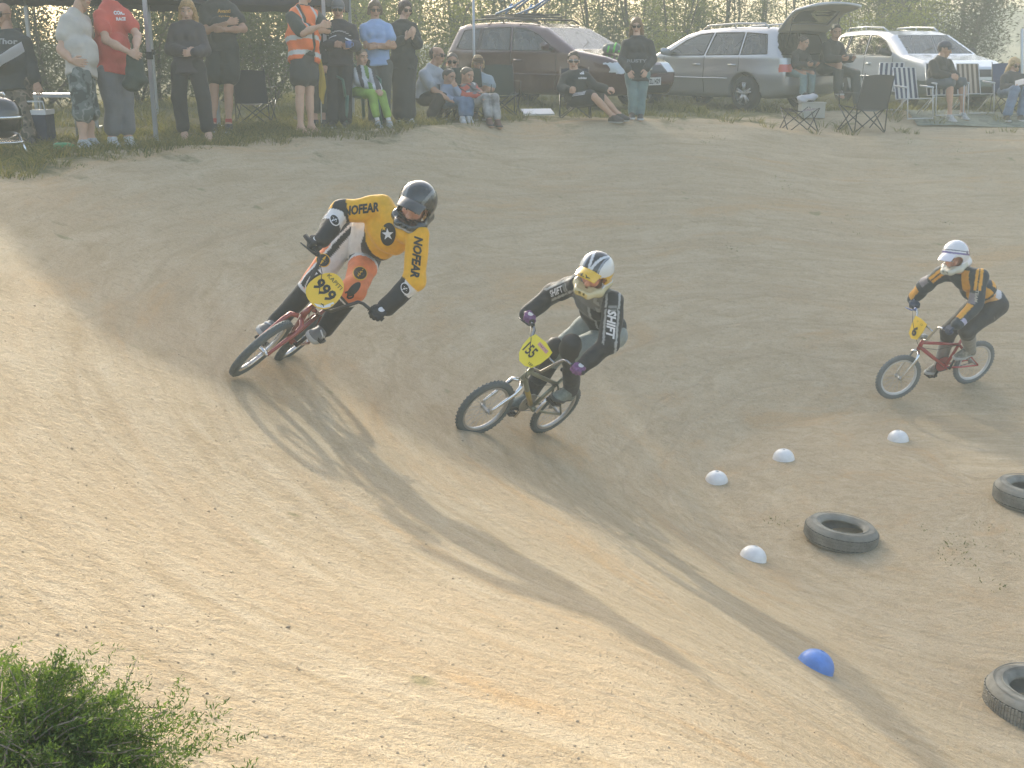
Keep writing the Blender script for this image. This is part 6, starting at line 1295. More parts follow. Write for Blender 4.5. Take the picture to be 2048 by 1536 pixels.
MAROON = mat('maroon_paint', (.060, .008, .012), .22, .1, coat=1.0); SILV = mat('silver_paint', (.40, .41, .43), .28, .55, coat=1.0); WHT = mat('pearl_white_paint', (.62, .64, .66), .25, .15, coat=1.0)
c1 = car('maroon estate car with roof rack carrying a blue cycle frame', P(1157, 215, 20.0), (3.62 * .95, -.78), (.73, -.68), dict(paint=MAROON, rail=TRIMB, plate='ZL1429', badge=True, moulding=MAROON), L=4.45)
c2 = car('silver estate car with its tailgate wide open', P(1487, 215, 21.0), (.93, .78), (-.56, .83), dict(paint=SILV, open=110, plate=None, rail=SILV))
c3 = car('pale pearl estate car with grey green lower body, nose towards the track', P(1810, 205, 22.3), (3.62, -.78), (.2, -.98), dict(paint=WHT, lower=mat('grey_green_lower', (.14, .18, .17), .4, .3), mirror=TRIMB, badge=True, plate=None, rail=WHT))
# blue cycle carrier on the maroon car's roof
w1 = c1['w1']; rk = root('roof_rack', w1(1.4, 0, 1.53), 'dark roof rack with blue cycle carrier arms on the maroon car', 'roof rack'); BLU = mat('blue_tube', (.10, .26, .52), .3, .3, coat=.5)
for x in (1.0, 1.8): MB().tube([w1(x, -.66, 1.56), w1(x, .66, 1.56)], .018, 8).build('cross_bar', TRIMB, rk)
for y in (-.3, .25):
    MB().tube([w1(.75, y, 1.60), w1(2.1, y, 1.60)], .016, 6).build('rail', TRIMB, rk)
    MB().tube([w1(1.0, y, 1.62), w1(1.45, y, 1.74), w1(1.95, y + .05, 1.98), w1(1.9, y + .12, 1.96), w1(1.4, y + .12, 1.70)], .022, 6).build('carrier_arm', BLU, rk)
    MB().tube([w1(1.25, y, 1.62), w1(1.32, y + .1, 1.80)], .02, 6).build('brace', BLU, rk)
# gloves and a green helmet left on the bonnet
hc = c1['w1'](3.75, -.25, .955); hr = root('helmet', hc, 'grey and bright green helmet lying on the maroon bonnet', 'helmet')
V, F = blob([limb(hc + np.array([-.08, 0, .03]), hc + np.array([.06, 0, .05]), .10, .085), limb(hc + np.array([.06, -.04, .0]), hc + np.array([.20, -.06, -.02]), .06, .045)], h=.018, k=.05, cuts=[(hc + np.array([0, 0, -.04]), (0, 0, -1))]); blink('shell', (V, F), hr, mat('grey_shell', (.16, .18, .15), .4))
for dx in (-.10, .0, .12): MB().tube([hc + np.array([dx, -.11 + abs(dx) * .1, -.02]), hc + np.array([dx + .02, -.10, .08]), hc + np.array([dx + .05, -.02, .135 - abs(dx) * .5]), hc + np.array([dx + .1, .06, .09 - abs(dx) * .4])], .017, 6).build('stripe', mat('bright_green_stripe', (.12, .62, .08), .4), hr)
MB().tube([hc + np.array([.08, -.11, .0]), hc + np.array([.18, -.13, -.02]), hc + np.array([.27, -.09, -.03]), hc + np.array([.24, -.0, -.02])], .02, 6).build('chin_bar', mat('bright_green_stripe', (.12, .62, .08), .4), hr)
# two people sitting in the open boot of the silver car
o = c2['w1']; bt = o(.25, .28, .66)
def seat_pose(base, s, lat, f, lean=0.0):
    J = {}; up = np.array([0, 0, 1.0]); base = np.asarray(base, float); lat = unit(lat)
    J['pel'] = base + up * .10 * s; J['nek'] = J['pel'] + up * .47 * s + f * (.10 + lean) * s; J['head'] = J['nek'] + up * .15 * s + f * .05 * s
    for k, g in (('R', -1), ('L', 1)):
        J['sh' + k] = J['nek'] + lat * g * .18 * s - up * .06 * s; J['hip' + k] = J['pel'] + lat * g * .09 * s; J['kn' + k] = J['hip' + k] + f * .40 * s + lat * g * .04 * s - up * .01; J['an' + k] = J['kn' + k] - up * .40 * s + f * .02 * s; J['to' + k] = J['an' + k] + f * .2 * s - up * .04 * s
        J['el' + k] = J['sh' + k] - up * .24 * s + f * .10 * s + lat * g * .05 * s; J['wr' + k] = J['el' + k] + f * .22 * s - lat * g * .08 * s + up * .0
    return J
rf = -c2['f']; rl_ = -c2['l']
J = seat_pose(o(.10, .42, .60), .80, np.cross([0, 0, 1.0], rf), rf, .06); person('younger person in black jacket and pale jeans sitting in the open car boot', J, s=.80, hd=1.14, skin=SK2, ff=(.75, -.8, -.3), hair=('short', (.05, .035, .03)), top=dict(name='jacket', mat=C('black_jacket', .035, .034, .032), sleeve=1.9, hem=.0), bottom=dict(name='jeans', mat=C('pale_teal_denim', .17, .25, .25, noise=.25), to=1.95, wide=.02), shoes=dict(mat=DSHOE, sole=SOLE), group=SIT, seed=19)
J = seat_pose(o(.06, -.36, .64), 1.0, np.cross([0, 0, 1.0], rf), rf, .02); J['anL'] = J['anL'] + np.array([.16, -.15, -.18]); J['toL'] = J['anL'] + np.array([.1, -.18, -.03]); J['knL'] += np.array([.12, -.02, -.06]); J['knR'] += np.array([0, 0, .08]); J['anR'] += np.array([0, 0, .06])
person('tall person in black jacket and dark trousers sitting in the open car boot', J, s=1.0, hd=1.08, skin=SK2, ff=(.0, -1, -.2), hair=('short', (.035, .025, .02)), top=dict(name='jacket', mat=C('black_jacket', .035, .034, .032), sleeve=1.9, hem=.0), bottom=dict(mat=C('dark_green_grey_trousers', .06, .07, .065), to=1.95, wide=.025), shoes=dict(mat=DSHOE, sole=SOLE), group=SIT, seed=20)
# ---------------------------------------------------------------- trees and scrub behind the track
def leaf_mat(name, a, b, tr=.42):
    m = bpy.data.materials.new(name); m.use_nodes = True; nt = m.node_tree; N = nt.nodes; L = nt.links; pb = N['Principled BSDF']; pb.inputs['Roughness'].default_value = .5; pb.inputs['Specular IOR Level'].default_value = .3
    at = N.new('ShaderNodeAttribute'); at.attribute_name = 'lv'; r = N.new('ShaderNodeValToRGB'); r.color_ramp.elements[0].color = (*a, 1); r.color_ramp.elements[1].color = (*b, 1); L.new(at.outputs['Fac'], r.inputs[0]); L.new(r.outputs[0], pb.inputs['Base Color'])
    t = N.new('ShaderNodeBsdfTranslucent'); mx = N.new('ShaderNodeMixShader'); mx.inputs[0].default_value = tr
    g = N.new('ShaderNodeMix'); g.data_type = 'RGBA'; g.blend_type = 'MULTIPLY'; g.inputs[0].default_value = 1.0; g.inputs[7].default_value = (1.7, 1.7, .65, 1); L.new(r.outputs[0], g.inputs[6]); L.new(g.outputs[2], t.inputs[0])
    L.new(pb.outputs[0], mx.inputs[1]); L.new(t.outputs[0], mx.inputs[2]); L.new(mx.outputs[0], N['Material Output'].inputs[0]); return m
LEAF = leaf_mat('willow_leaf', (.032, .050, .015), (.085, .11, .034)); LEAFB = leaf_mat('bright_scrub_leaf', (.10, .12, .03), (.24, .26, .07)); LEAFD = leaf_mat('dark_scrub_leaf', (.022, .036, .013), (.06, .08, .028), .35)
BARK = mat('grey_brown_bark', (.10, .085, .065), .9, noise=.3, nscale=14, bump=.4, bscale=40)
def leaves(pts, dirs, size, asp, rs, droop=.3, name='crown'):
    n = len(pts); d = dirs + rs.randn(n, 3) * .45; d[:, 2] -= droop; d /= np.linalg.norm(d, axis=1)[:, None]; s = np.cross(d, rs.randn(n, 3)); s /= np.linalg.norm(s, axis=1)[:, None] + 1e-9
    Ln = size * (.6 + .8 * rs.rand(n))[:, None]; Wd = Ln * asp; V = np.stack([pts, pts + d * Ln * .45 + s * Wd * .5, pts + d * Ln, pts + d * Ln * .45 - s * Wd * .5], 1).reshape(-1, 3)
    me = mesh_from(V, np.arange(4 * n).reshape(-1, 4), name); a = me.attributes.new('lv', 'FLOAT', 'POINT'); a.data.foreach_set('value', np.repeat(np.clip(.5 + .28 * rs.randn(n) + .25 * np.sin(pts[:, 0] * 3.1 + pts[:, 2] * 2.3), 0, 1), 4).astype(np.float32)); return me
def make_tree(base, label, seed, nstem=2, H=6.5, spread=.55, nleaf=5000, size=.085, asp=.30, m=LEAF, low=.5, lean=0.0, group=None, rad=.05, name='willow_tree', tw=.75, clump=.22):
    rs = np.random.RandomState(seed); base = np.asarray(base, float); rt = root(name, base, label, 'tree', group); twigs = []
    for s_ in range(nstem):
        b = base + np.array([rs.randn() * .16 * spread, rs.randn() * .12 * spread, -.1]); top = b + np.array([rs.randn() * spread + lean * H, rs.randn() * spread * .6, H * (.8 + .25 * rs.rand())]); bow = np.array([rs.randn() * .22, rs.randn() * .2, 0])
        K = 9; P_ = [b + (top - b) * t + bow * math.sin(math.pi * t) + np.array([rs.randn(), rs.randn(), 0]) * .03 * t for t in np.linspace(0, 1, K)]
        r0 = rad * (.7 + .6 * rs.rand()); tk = MB(); tk.tube(P_, [r0 * (1 - .82 * t) for t in np.linspace(0, 1, K)], 6)
        nb = int(10 + 6 * rs.rand())
        for j in range(nb):
            t = low / H + (1 - low / H) * (j + rs.rand()) / nb; i = min(int(t * (K - 1)), K - 2); q = P_[i] + (P_[i + 1] - P_[i]) * (t * (K - 1) - i); an = rs.rand() * 6.28; ln = tw * (1.15 - .55 * t) * (.6 + .7 * rs.rand())
            d = np.array([math.cos(an), math.sin(an) * .8, .75 + .5 * rs.rand()]); d /= np.linalg.norm(d); e = q + d * ln + np.array([0, 0, -.12 * ln]); mpt = q + d * ln * .5 + np.array([0, 0, .05 * ln]); tk.tube([q, mpt, e], [r0 * .30, r0 * .2, r0 * .08], 4, cap=False); twigs.append((q, mpt, e)); twigs.append((mpt, e, e + np.array([rs.randn() * .25, rs.randn() * .2, .12])))
        tk.build('trunk', BARK, rt)
    T = len(twigs); A = np.array([t_[0] for t_ in twigs]); B = np.array([t_[1] for t_ in twigs]); Cc = np.array([t_[2] for t_ in twigs]); k = rs.randint(0, T, nleaf); u = rs.rand(nleaf)[:, None]
    p = (1 - u) ** 2 * A[k] + 2 * u * (1 - u) * B[k] + u * u * Cc[k] + rs.randn(nleaf, 3) * clump * np.array([1, 1, .8]); p[:, 2] = np.maximum(p[:, 2], base[2] + .08 + .3 * rs.rand(nleaf))
    link('crown', leaves(p, Cc[k] - A[k], size, asp, rs), rt, m, False); return rt
def copy_thing(o, loc, rz, sc_=1.0, label=None):
    c = o.copy(); COL.objects.link(c); c.location = Vector(loc); c.rotation_euler = (0, 0, rz); c.scale = (sc_,) * 3
    if label: c['label'] = label
    for ch in [x for x in bpy.data.objects if x.parent == o]:
        d = ch.copy(); COL.objects.link(d); d.parent = c; d.matrix_parent_inverse = ch.matrix_parent_inverse.copy()
    return c
def gp(px, t): return on_ground(px, t)
GT = 'slender trees behind the parked cars'; LT = 'slender willow with thin stems behind the parked cars'
protos = [make_tree(gp(x, t), LT, 40 + i, ns, H, sp, nl, .098, .30, m, lw, 0.0, GT, .042) for i, (x, t, ns, H, sp, nl, m, lw) in enumerate(((980, 31, 3, 6.6, .8, 6200, LEAF, .6), (1120, 33, 2, 7.2, .6, 4300, LEAF, 1.1), (1260, 30, 3, 6.2, .9, 6000, LEAF, .5), (1400, 34, 2, 7.5, .5, 3600, LEAF, 1.3), (1340, 29, 3, 5.2, .9, 6000, LEAFB, .2)))]
rs = np.random.RandomState(11)
PLACED = [(p_, x_) for p_, x_ in zip(protos, (980, 1120, 1260, 1400, 1340))]
for i, (px, t) in enumerate(((905, 33), (1050, 29.5), (1075, 36), (1180, 31.5), (1215, 36), (1310, 35), (1365, 31), (1440, 30.5), (1470, 34.5), (1520, 32), (1575, 35.5), (1610, 31), (1660, 34), (1700, 37), (1740, 33), (540, 33), (600, 30), (480, 36), (660, 34), (700, 31), (420, 30), (350, 33), (1290, 40), (1000, 40), (1520, 41), (1130, 42), (830, 38), (760, 36))):
    src = protos[(i * 2 + (i // 3)) % 5]; PLACED.append((copy_thing(src, gp(px, t), rs.rand() * 6.28, (.85 + .35 * rs.rand()) * (1.55 if 480 < px < 930 else 1.0)), px))
ORD = ['leftmost', 'second', 'third', 'fourth', 'fifth', 'sixth', 'seventh', 'eighth', 'ninth']
for x0, x1, where in ((300, 500, 'beyond the blonde and black T-shirt people'), (500, 680, 'beyond the orange vest'), (680, 880, 'beyond the blue polo shirt'), (880, 1010, 'above the rear of the maroon car'), (1010, 1150, 'above the maroon car windscreen'), (1150, 1270, 'above the maroon bonnet'), (1270, 1390, 'beyond the person in jeans'), (1390, 1500, 'above the silver car roof'), (1500, 1640, 'beyond the raised tailgate'), (1640, 1800, 'between the tailgate and the pearl car')):
    g = sorted([q for q in PLACED if x0 <= q[1] < x1], key=lambda q: q[1])
    for i, (o, _x) in enumerate(g): o['label'] = ('%s slender willow from the left, ' % ORD[i] if i else 'leftmost slender willow ') .replace(', ', ' ') + where
SG = 'scrub bushes along the tree line'
def scrub(px, t, label, seed, H, sp, n, m, size=.08): return make_tree(gp(px, t), label, seed, 5, H, sp, n, size, .36, m, .1, 0, SG, .03, 'scrub_bush', .6, .26)
scrub(840, 24.5, 'bright yellow green bush behind the person in black', 61, 2.5, .9, 9000, LEAFB); scrub(770, 26, 'pale green bush between the blue gazebo and the maroon car', 62, 2.7, .9, 7000, LEAFB)
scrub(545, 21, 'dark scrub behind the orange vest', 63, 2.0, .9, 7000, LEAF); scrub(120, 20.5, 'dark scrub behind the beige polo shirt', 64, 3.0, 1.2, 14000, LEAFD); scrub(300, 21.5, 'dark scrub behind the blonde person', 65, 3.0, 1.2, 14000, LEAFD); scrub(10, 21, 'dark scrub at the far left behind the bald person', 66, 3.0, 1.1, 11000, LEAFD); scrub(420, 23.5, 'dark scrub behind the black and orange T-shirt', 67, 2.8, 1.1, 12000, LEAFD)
scrub(1490, 26.5, 'low olive bush beyond the silver car', 68, 1.5, .8, 5000, LEAF); scrub(1735, 27, 'round yellow green bush behind the open tailgate', 69, 2.2, 1.0, 8000, LEAFB); scrub(1330, 27, 'dry pale bush between the maroon and silver cars', 70, 1.3, .9, 4000, LEAFB); scrub(940, 27, 'green bush behind the maroon roof rack', 71, 2.0, .9, 5000, LEAF); scrub(1180, 28, 'olive bush above the maroon bonnet', 72, 1.7, .9, 5000, LEAF)
make_tree(gp(1800, 31), 'big leaning willow with drooping leaves behind the pearl car', 81, 5, 7.0, 1.3, 20000, .12, .22, LEAF, .6, .03, None, .10, 'willow_tree', 1.25, .30)
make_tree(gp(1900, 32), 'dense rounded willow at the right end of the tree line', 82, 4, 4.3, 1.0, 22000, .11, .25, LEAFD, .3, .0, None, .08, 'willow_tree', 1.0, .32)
FG = 'small trees far across the field'
for i, (px, t, H) in enumerate(((1995, 95, 2.6), (2045, 110, 3.4), (2090, 100, 3.2), (1960, 120, 3.0))):
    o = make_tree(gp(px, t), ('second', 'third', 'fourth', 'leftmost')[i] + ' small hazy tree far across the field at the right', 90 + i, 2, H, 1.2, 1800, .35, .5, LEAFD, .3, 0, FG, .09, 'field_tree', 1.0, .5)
# ---------------------------------------------------------------- gazebos, chairs and other things on the plateau
POLE = mat('grey_painted_pole', (.42, .44, .48), .35, .5); CANV = mat('navy_canvas', (.018, .020, .040), .8, noise=.15, trans=.08)
def gazebo(label, corners, eave, peak, val, feet=True):
    c = [np.array(q, float) for q in corners]; mid = sum(c) / 4; rt = root('gazebo', (mid[0], mid[1], float(height(mid[0], mid[1]))), label, 'gazebo', 'navy gazebos over the spectators')
    E = [np.array([q[0], q[1], eave]) for q in c]; pk = np.array([mid[0], mid[1], peak]); cm = MB()
    for i in range(4):
        a, b = E[i], E[(i + 1) % 4]; g = [[a + (b - a) * u + (pk - (a + (b - a) * .5)) * 0 + ((pk - (a + (b - a) * u)) * v) - np.array([0, 0, .10 * math.sin(math.pi * v)]) for u in np.linspace(0, 1, 7)] for v in np.linspace(0, 1, 6)]; cm.sheet(g)
    cm.build('canopy', CANV, rt)
    for i in range(4):
        a, b = E[i], E[(i + 1) % 4]; n = 17; vm = MB(); vm.sheet([[a + (b - a) * u + np.array([0, 0, -v * (val + .012 * math.cos(u * 40))]) + unit(np.cross(b - a, [0, 0, 1.0])) * .02 * math.sin(u * 25) * v for u in np.linspace(0, 1, n)] for v in (0, .5, 1)]); vm.build('valance', CANV, rt)
    for q, e in zip(c, E):
        gz = float(height(q[0], q[1])); pl = MB(); B_ = np.eye(3); pl.box(((q[0]), q[1], (eave + gz) / 2), (.021, .021, (eave - gz) / 2)); po = pl.build('pole', POLE, rt, False)
        jb = MB(); jb.box((q[0], q[1], gz + .95), (.032, .032, .04)); jb.build('clamp', BLACKP, po, False); fb = MB(); fb.box((q[0], q[1], gz + .012), (.06, .06, .012)); fb.build('foot_plate', POLE, po, False)
gazebo('navy gazebo at the left, over the red and beige shirts', [P(306, 200, 12.85)[:2], (-3.9, 15.66), P(72, 200, 15.6)[:2], (-6.6, 13.24)], 4.40, 5.3, .24)
gazebo('navy gazebo behind the orange vest and the grey cap', [P(655, 200, 15.4)[:2], P(706, 200, 18.2)[:2], (-5.5, 18.3), (-5.4, 15.3)], 4.42, 5.3, .26)
pr = MB(); b = P(949, 150, 17.9); b[2] = float(height(b[0], b[1])) - .2; pr.tube([b, P(945, -140, 17.9)], .02, 8); tag(pr.build('pole', POLE), 'thin grey pole standing in front of the maroon car', 'pole')
b = on_ground(2044, 30); pr = MB(); pr.tube([b, P(2044, 58, 30)], .04, 8); tag(pr.build('post', mat('white_post', (.7, .72, .75), .5)), 'white post at the far right edge of the field', 'post')
def camp_chair(px, t, yaw, label, m, s=1.0, back=True, group='folding camp chairs'):
    o = on_ground(px, t); rt = root('camp_chair', o, label, 'chair', group); cy, sy = math.cos(yaw), math.sin(yaw); W = lambda x, y, z: np.array([o[0] + s * (cy * x - sy * y), o[1] + s * (sy * x + cy * y), o[2] + s * z])
    for a, b in (((-.27, -.25, 0), (.27, -.25, .42)), ((.27, -.25, 0), (-.27, -.25, .42)), ((-.27, .22, 0), (.27, .25, .42)), ((.27, .22, 0), (-.27, .25, .42)), ((-.29, -.25, 0), (-.29, .22, .42)), ((-.29, .22, 0), (-.29, -.25, .42)), ((.29, -.25, 0), (.29, .22, .42)), ((.29, .22, 0), (.29, -.25, .42))): MB().tube([W(*a), W(*b)], .010 * s, 6).build('leg', DARKM, rt)
    MB().sheet([[W(x, y, .41 - .05 * (1 - (x / .26) ** 2) - .03 * (y > 0)) for x in np.linspace(-.26, .26, 7)] for y in np.linspace(-.25, .24, 5)]).build('seat', m, rt)
    if back:
        MB().sheet([[W(x, .24 + .04 * (1 - (x / .27) ** 2) + .14 * v, .36 + .54 * v - .02 * (x / .27) ** 2 * v) for x in np.linspace(-.27, .27, 7)] for v in np.linspace(0, 1, 6)]).build('backrest', m, rt)
        for sg in (-1, 1): MB().tube([W(sg * .28, .24, .02), W(sg * .275, .26, .42), W(sg * .27, .39, .92)], .010 * s, 6).build('back_post', DARKM, rt); MB().sheet([[W(sg * (.285 + .04 * u), y, .62) for u in (-1, 1)] for y in np.linspace(-.27, .30, 5)]).build('armrest', m, rt); MB().tube([W(sg * .28, -.25, .41), W(sg * .285, -.27, .62)], .009 * s, 6).build('arm_post', DARKM, rt)
    return rt
CH_N = mat('navy_canvas_chair', (.03, .035, .06), .85); CH_C = mat('charcoal_canvas_chair', (.055, .058, .062), .85); CH_G = mat('green_black_canvas', (.025, .040, .032), .85)
camp_chair(1722, 18.6, math.pi + .3, 'charcoal camp chair turned to show its back, beside the open tailgate', CH_C, 1.0)
camp_chair(1596, 18.3, .15, 'low dark camp stool in front of the silver car boot', CH_N, .85, False)
camp_chair(514, 15.9, math.pi - .05, 'navy camp chair seen from behind, left of the orange vest', CH_N, .82)
camp_chair(1004, 17.6, .2, 'dark green camp chair against the maroon car door', CH_G, .85); camp_chair(905, 16.95, .25, 'dark camp chair under the boy in the pale blue top', CH_G, .82); camp_chair(944, 16.85, .3, 'dark camp chair under the boy in the red and white kit', CH_G, .82); camp_chair(1150, 17.5, 0, 'black camp chair under the person in the black sports jacket', CH_N, .8)
camp_chair(2022, 20.0, .1, 'blue camp chair under the blonde person at the right edge', mat('blue_canvas_chair', (.04, .07, .16), .85), .95)
STR = None
def lawn_chair(px, t, yaw, label, web, s=1.0, stripes=True):
    o = on_ground(px, t); rt = root('lawn_chair', o, label, 'chair', 'metal lawn chairs'); cy, sy = math.cos(yaw), math.sin(yaw); W = lambda x, y, z: np.array([o[0] + s * (cy * x - sy * y), o[1] + s * (sy * x + cy * y), o[2] + s * z]); AL = mat('white_tube', (.60, .61, .62), .35, .4)
    for sg in (-1, 1):
        MB().tube([W(sg * .28, -.32, .0), W(sg * .28, -.22, .60), W(sg * .28, .20, .62)], .012 * s, 8).build('leg', AL, rt); MB().tube([W(sg * .27, .34, .0), W(sg * .27, -.20, .40)], .012 * s, 8).build('leg', AL, rt); MB().tube([W(sg * .28, -.23, .61), W(sg * .28, .22, .63)], .020 * s, 6).build('armrest', AL, rt)
    fr_ = MB(); fr_.tube([W(-.25, -.25, .40), W(-.25, .20, .37), W(-.25, .42, .98), W(.25, .42, .98), W(.25, .20, .37), W(.25, -.25, .40)], .011 * s, 6, closed=True); fr_.build('seat_frame', AL, rt)
    MB().tube([W(-.28, -.32, .02), W(.28, -.32, .02)], .011, 6).build('stretcher', AL, rt)
    cols = [mat('web_navy', (.03, .04, .10), .8), mat('web_cream', (.58, .57, .52), .8)] if web is None else web
    for k in range(9):
        x0, x1 = -.235 + .0522 * k, -.235 + .0522 * (k + 1)
        b_ = MB(); b_.sheet([[W(x, .215 + .20 * v, .385 + .59 * v) for x in (x0, x1)] for v in np.linspace(0, 1, 4)]); b_.sheet([[W(x, -.25 + .45 * v, .405 - .03 * v) for x in (x0, x1)] for v in (0, .5, 1)]); b_.build('webbing', cols[k % 2], rt, False)
lawn_chair(1822, 19.3, .25, 'empty lawn chair with navy and cream striped webbing, before the pearl car', None, .84); lawn_chair(1884, 19.55, .1, 'lawn chair under the person in the cap', None, .86); lawn_chair(1945, 19.9, .15, 'lawn chair with brown and cream striped webbing beside the person in the cap', [mat('web_brown', (.12, .08, .06), .8), mat('web_tan', (.50, .42, .33), .8)], .84)
lawn_chair(1776, 20.0, -.3, 'second striped lawn chair half hidden behind the charcoal camp chair', None, .80)
# picnic blanket
bl = MB(); gr = [[None] * 13 for _ in range(7)]
for i, v in enumerate(np.linspace(0, 1, 7)):
    for j, u in enumerate(np.linspace(0, 1, 13)):
        q = on_ground(1835 + 260 * u - 40 * v * (1 - u), 18.9 + 1.4 * v); gr[i][j] = q + np.array([0, 0, .02 + .012 * math.sin(7 * u + 5 * v)])
bl.sheet(gr); bm_ = camo_mat('blanket_check', [(0, (.11, .13, .10)), (.45, (.20, .22, .17)), (.56, (.15, .17, .13))], 5); tag(bl.build('blanket', bm_), 'grey green picnic blanket on the dirt in front of the lawn chairs', 'blanket')
# barbecue at the left edge
o = on_ground(6, 10.9); rt = root('barbecue', o, 'black barbecue with a domed lid and chrome rims, cut by the left edge', 'barbecue'); GB = mat('gloss_black_enamel', (.012, .012, .014), .12, coat=1.0); q = np.array([0, 0, 1.0]); c = P(2, 232, 10.9); c[2] = max(c[2], o[2] + .34)
MB().lathe(c, q, [(.19, .0), (.185, .06), (.15, .13), (.08, .17), (.001, .18)], 28).build('lid', GB, rt); MB().lathe(c - q * .01, q, [(.195, -.012), (.205, 0), (.195, .012)], 28).build('rim', CHROME, rt); MB().lathe(c - q * .02, q, [(.19, .0), (.185, -.08), (.14, -.15), (.05, -.19), (.001, -.19)], 28).build('bowl', GB, rt); MB().tube([c + np.array([-.06, 0, .175]), c + np.array([-.05, 0, .21]), c + np.array([.05, 0, .21]), c + np.array([.06, 0, .175])], .01, 6).build('handle', CHROME, rt)
for a in (0.4, 2.5, 4.6): MB().tube([c + np.array([.12 * math.cos(a), .12 * math.sin(a), -.13]), np.array([o[0] + .24 * math.cos(a), o[1] + .24 * math.sin(a), o[2] - .02])], .012, 6).build('leg', CHROME, rt)
MB().lathe(np.array([c[0], c[1], c[2] - .25]), q, [(.001, .0), (.19, .0), (.20, .02), (.19, .015), (.001, .01)], 24).build('ash_tray', CHROME, rt)
# drinks bottle, cooler, rolled mat, board, bags
o = on_ground(134, 11.6); rt = root('bottle', o, 'clear green plastic bottle lying by the grey trainers', 'bottle'); d = unit((1, -.15, 0)); MB().lathe(o + np.array([-.12, 0, .045]), d, [(.001, 0), (.038, .005), (.044, .03), (.044, .15), (.03, .20), (.014, .225), (.014, .25), (.001, .25)], 18).build('body', mat('green_plastic_bottle', (.05, .38, .14), .12, coat=.6, trans=.4), rt); MB().lathe(o + np.array([-.12, 0, .045]) + d * .25, d, [(.016, 0), (.016, .02), (.001, .022)], 12).build('cap', WHITEP, rt)
o = on_ground(82, 12.6); rt = root('cool_box', o, 'navy cool box with a white lid behind the camouflage trousers', 'cool box'); MB().box(o + np.array([0, 0, .16]), (.13, .12, .16)).build('box', NAVYC, rt, False); MB().box(o + np.array([0, 0, .345]), (.138, .128, .025)).build('lid', WHITEP, rt, False); MB().tube([o + np.array([-.13, -.1, .33]), o + np.array([-.12, -.13, .46]), o + np.array([.12, -.13, .46]), o + np.array([.13, -.1, .33])], .01, 6).build('handle', WHITEP, rt)
a = P(84, 196, 13.4); rt = root('table', np.array([P(112, 190, 13.5)[0], P(112, 190, 13.5)[1], float(height(*P(112, 190, 13.5)[:2]))]), 'pale folding table behind the beige polo shirt', 'table'); tc_ = P(112, 190, 13.5); MB().box(tc_, (.30, .22, .02)).build('top', mat('pale_blue_table', (.45, .48, .55), .5), rt, False)
for dx in (-.27, .27):
    for dy in (-.19, .19): MB().tube([tc_ + np.array([dx, dy, 0]), np.array([tc_[0] + dx, tc_[1] + dy, float(height(tc_[0] + dx, tc_[1] + dy))])], .014, 6).build('leg', POLE, rt)
o = on_ground(1075, 17.6); bd = MB(); yy = unit((1, .25, 0)); bd.box(o + np.array([0, 0, .07]), (.24, .12, .012), np.c_[yy, unit((-.25, 1, .3)), unit(np.cross(yy, unit((-.25, 1, .3))))]); tag(bd.build('board', WHITEP, None, False), 'white board lying in the grass below the maroon car', 'board')
o = on_ground(1612, 19.4); V, F = blob([limb(o + np.array([-.10, 0, .31]), o + np.array([.10, .02, .34]), .07, .06), limb(o + np.array([0, 0, .36]), o + np.array([.02, 0, .42]), .04, .025)], h=.016, k=.04, noise=.03, nfreq=24); tag(blink('plastic_bag', (V, F), None, mat('white_plastic_film', (.62, .63, .66), .35, trans=.3)), 'crumpled white plastic bag before the open boot', 'bag')
o = on_ground(1622, 19.45); rt = root('crate', o, 'pale plastic crate before the open boot holding the crumpled bag', 'crate'); MB().box(o + np.array([0, 0, .12]), (.20, .12, .12)).build('box', mat('pale_plastic', (.42, .42, .38), .5), rt, False); MB().box(o + np.array([0, 0, .245]), (.212, .132, .010)).build('rim', mat('pale_plastic', (.42, .42, .38), .5), rt, False)
# ---------------------------------------------------------------- marker domes and old tyres of the course
def dome(px, py, label, m):
    p, t = ground_hit(px, py); rt = root('marker_dome', p, label, 'marker', 'marker domes along the inside of the turn'); r = .098
    n = np.array([height(p[0] - .1, p[1]) - height(p[0] + .1, p[1]), height(p[0], p[1] - .1) - height(p[0], p[1] + .1), .2]); n = unit(n)
    MB().lathe(p - n * .004, n, [(r * 1.03, -.004), (r * 1.03, .004), (r, .008)] + [(r * math.cos(a), .006 + r * .92 * math.sin(a)) for a in np.linspace(.1, 1.40, 10)] + [(.014, .090), (.013, .082)], 32).build('shell', m, rt); MB().lathe(p, n, [(.0135, .083), (.001, .080)], 12).build('hole', BLACKP, rt)
WD = mat('white_marker_plastic', (0.80, .79, .77), .5, noise=.08, nscale=22, coat=.2); BD = mat('blue_marker_plastic', (.10, .24, .62), .5, noise=.15, nscale=22, coat=.2)
dome(1433, 962, 'white marker dome, second from the left of the three leading to the far bicycle', WD); dome(1567, 917, 'white marker dome in the middle of the row of three', WD); dome(1796, 879, 'white marker dome below the far red bicycle', WD); dome(1506, 1116, 'white marker dome left of the half buried tyre', WD); dome(1631, 1333, 'blue marker dome on the dirt at the lower right', BD)
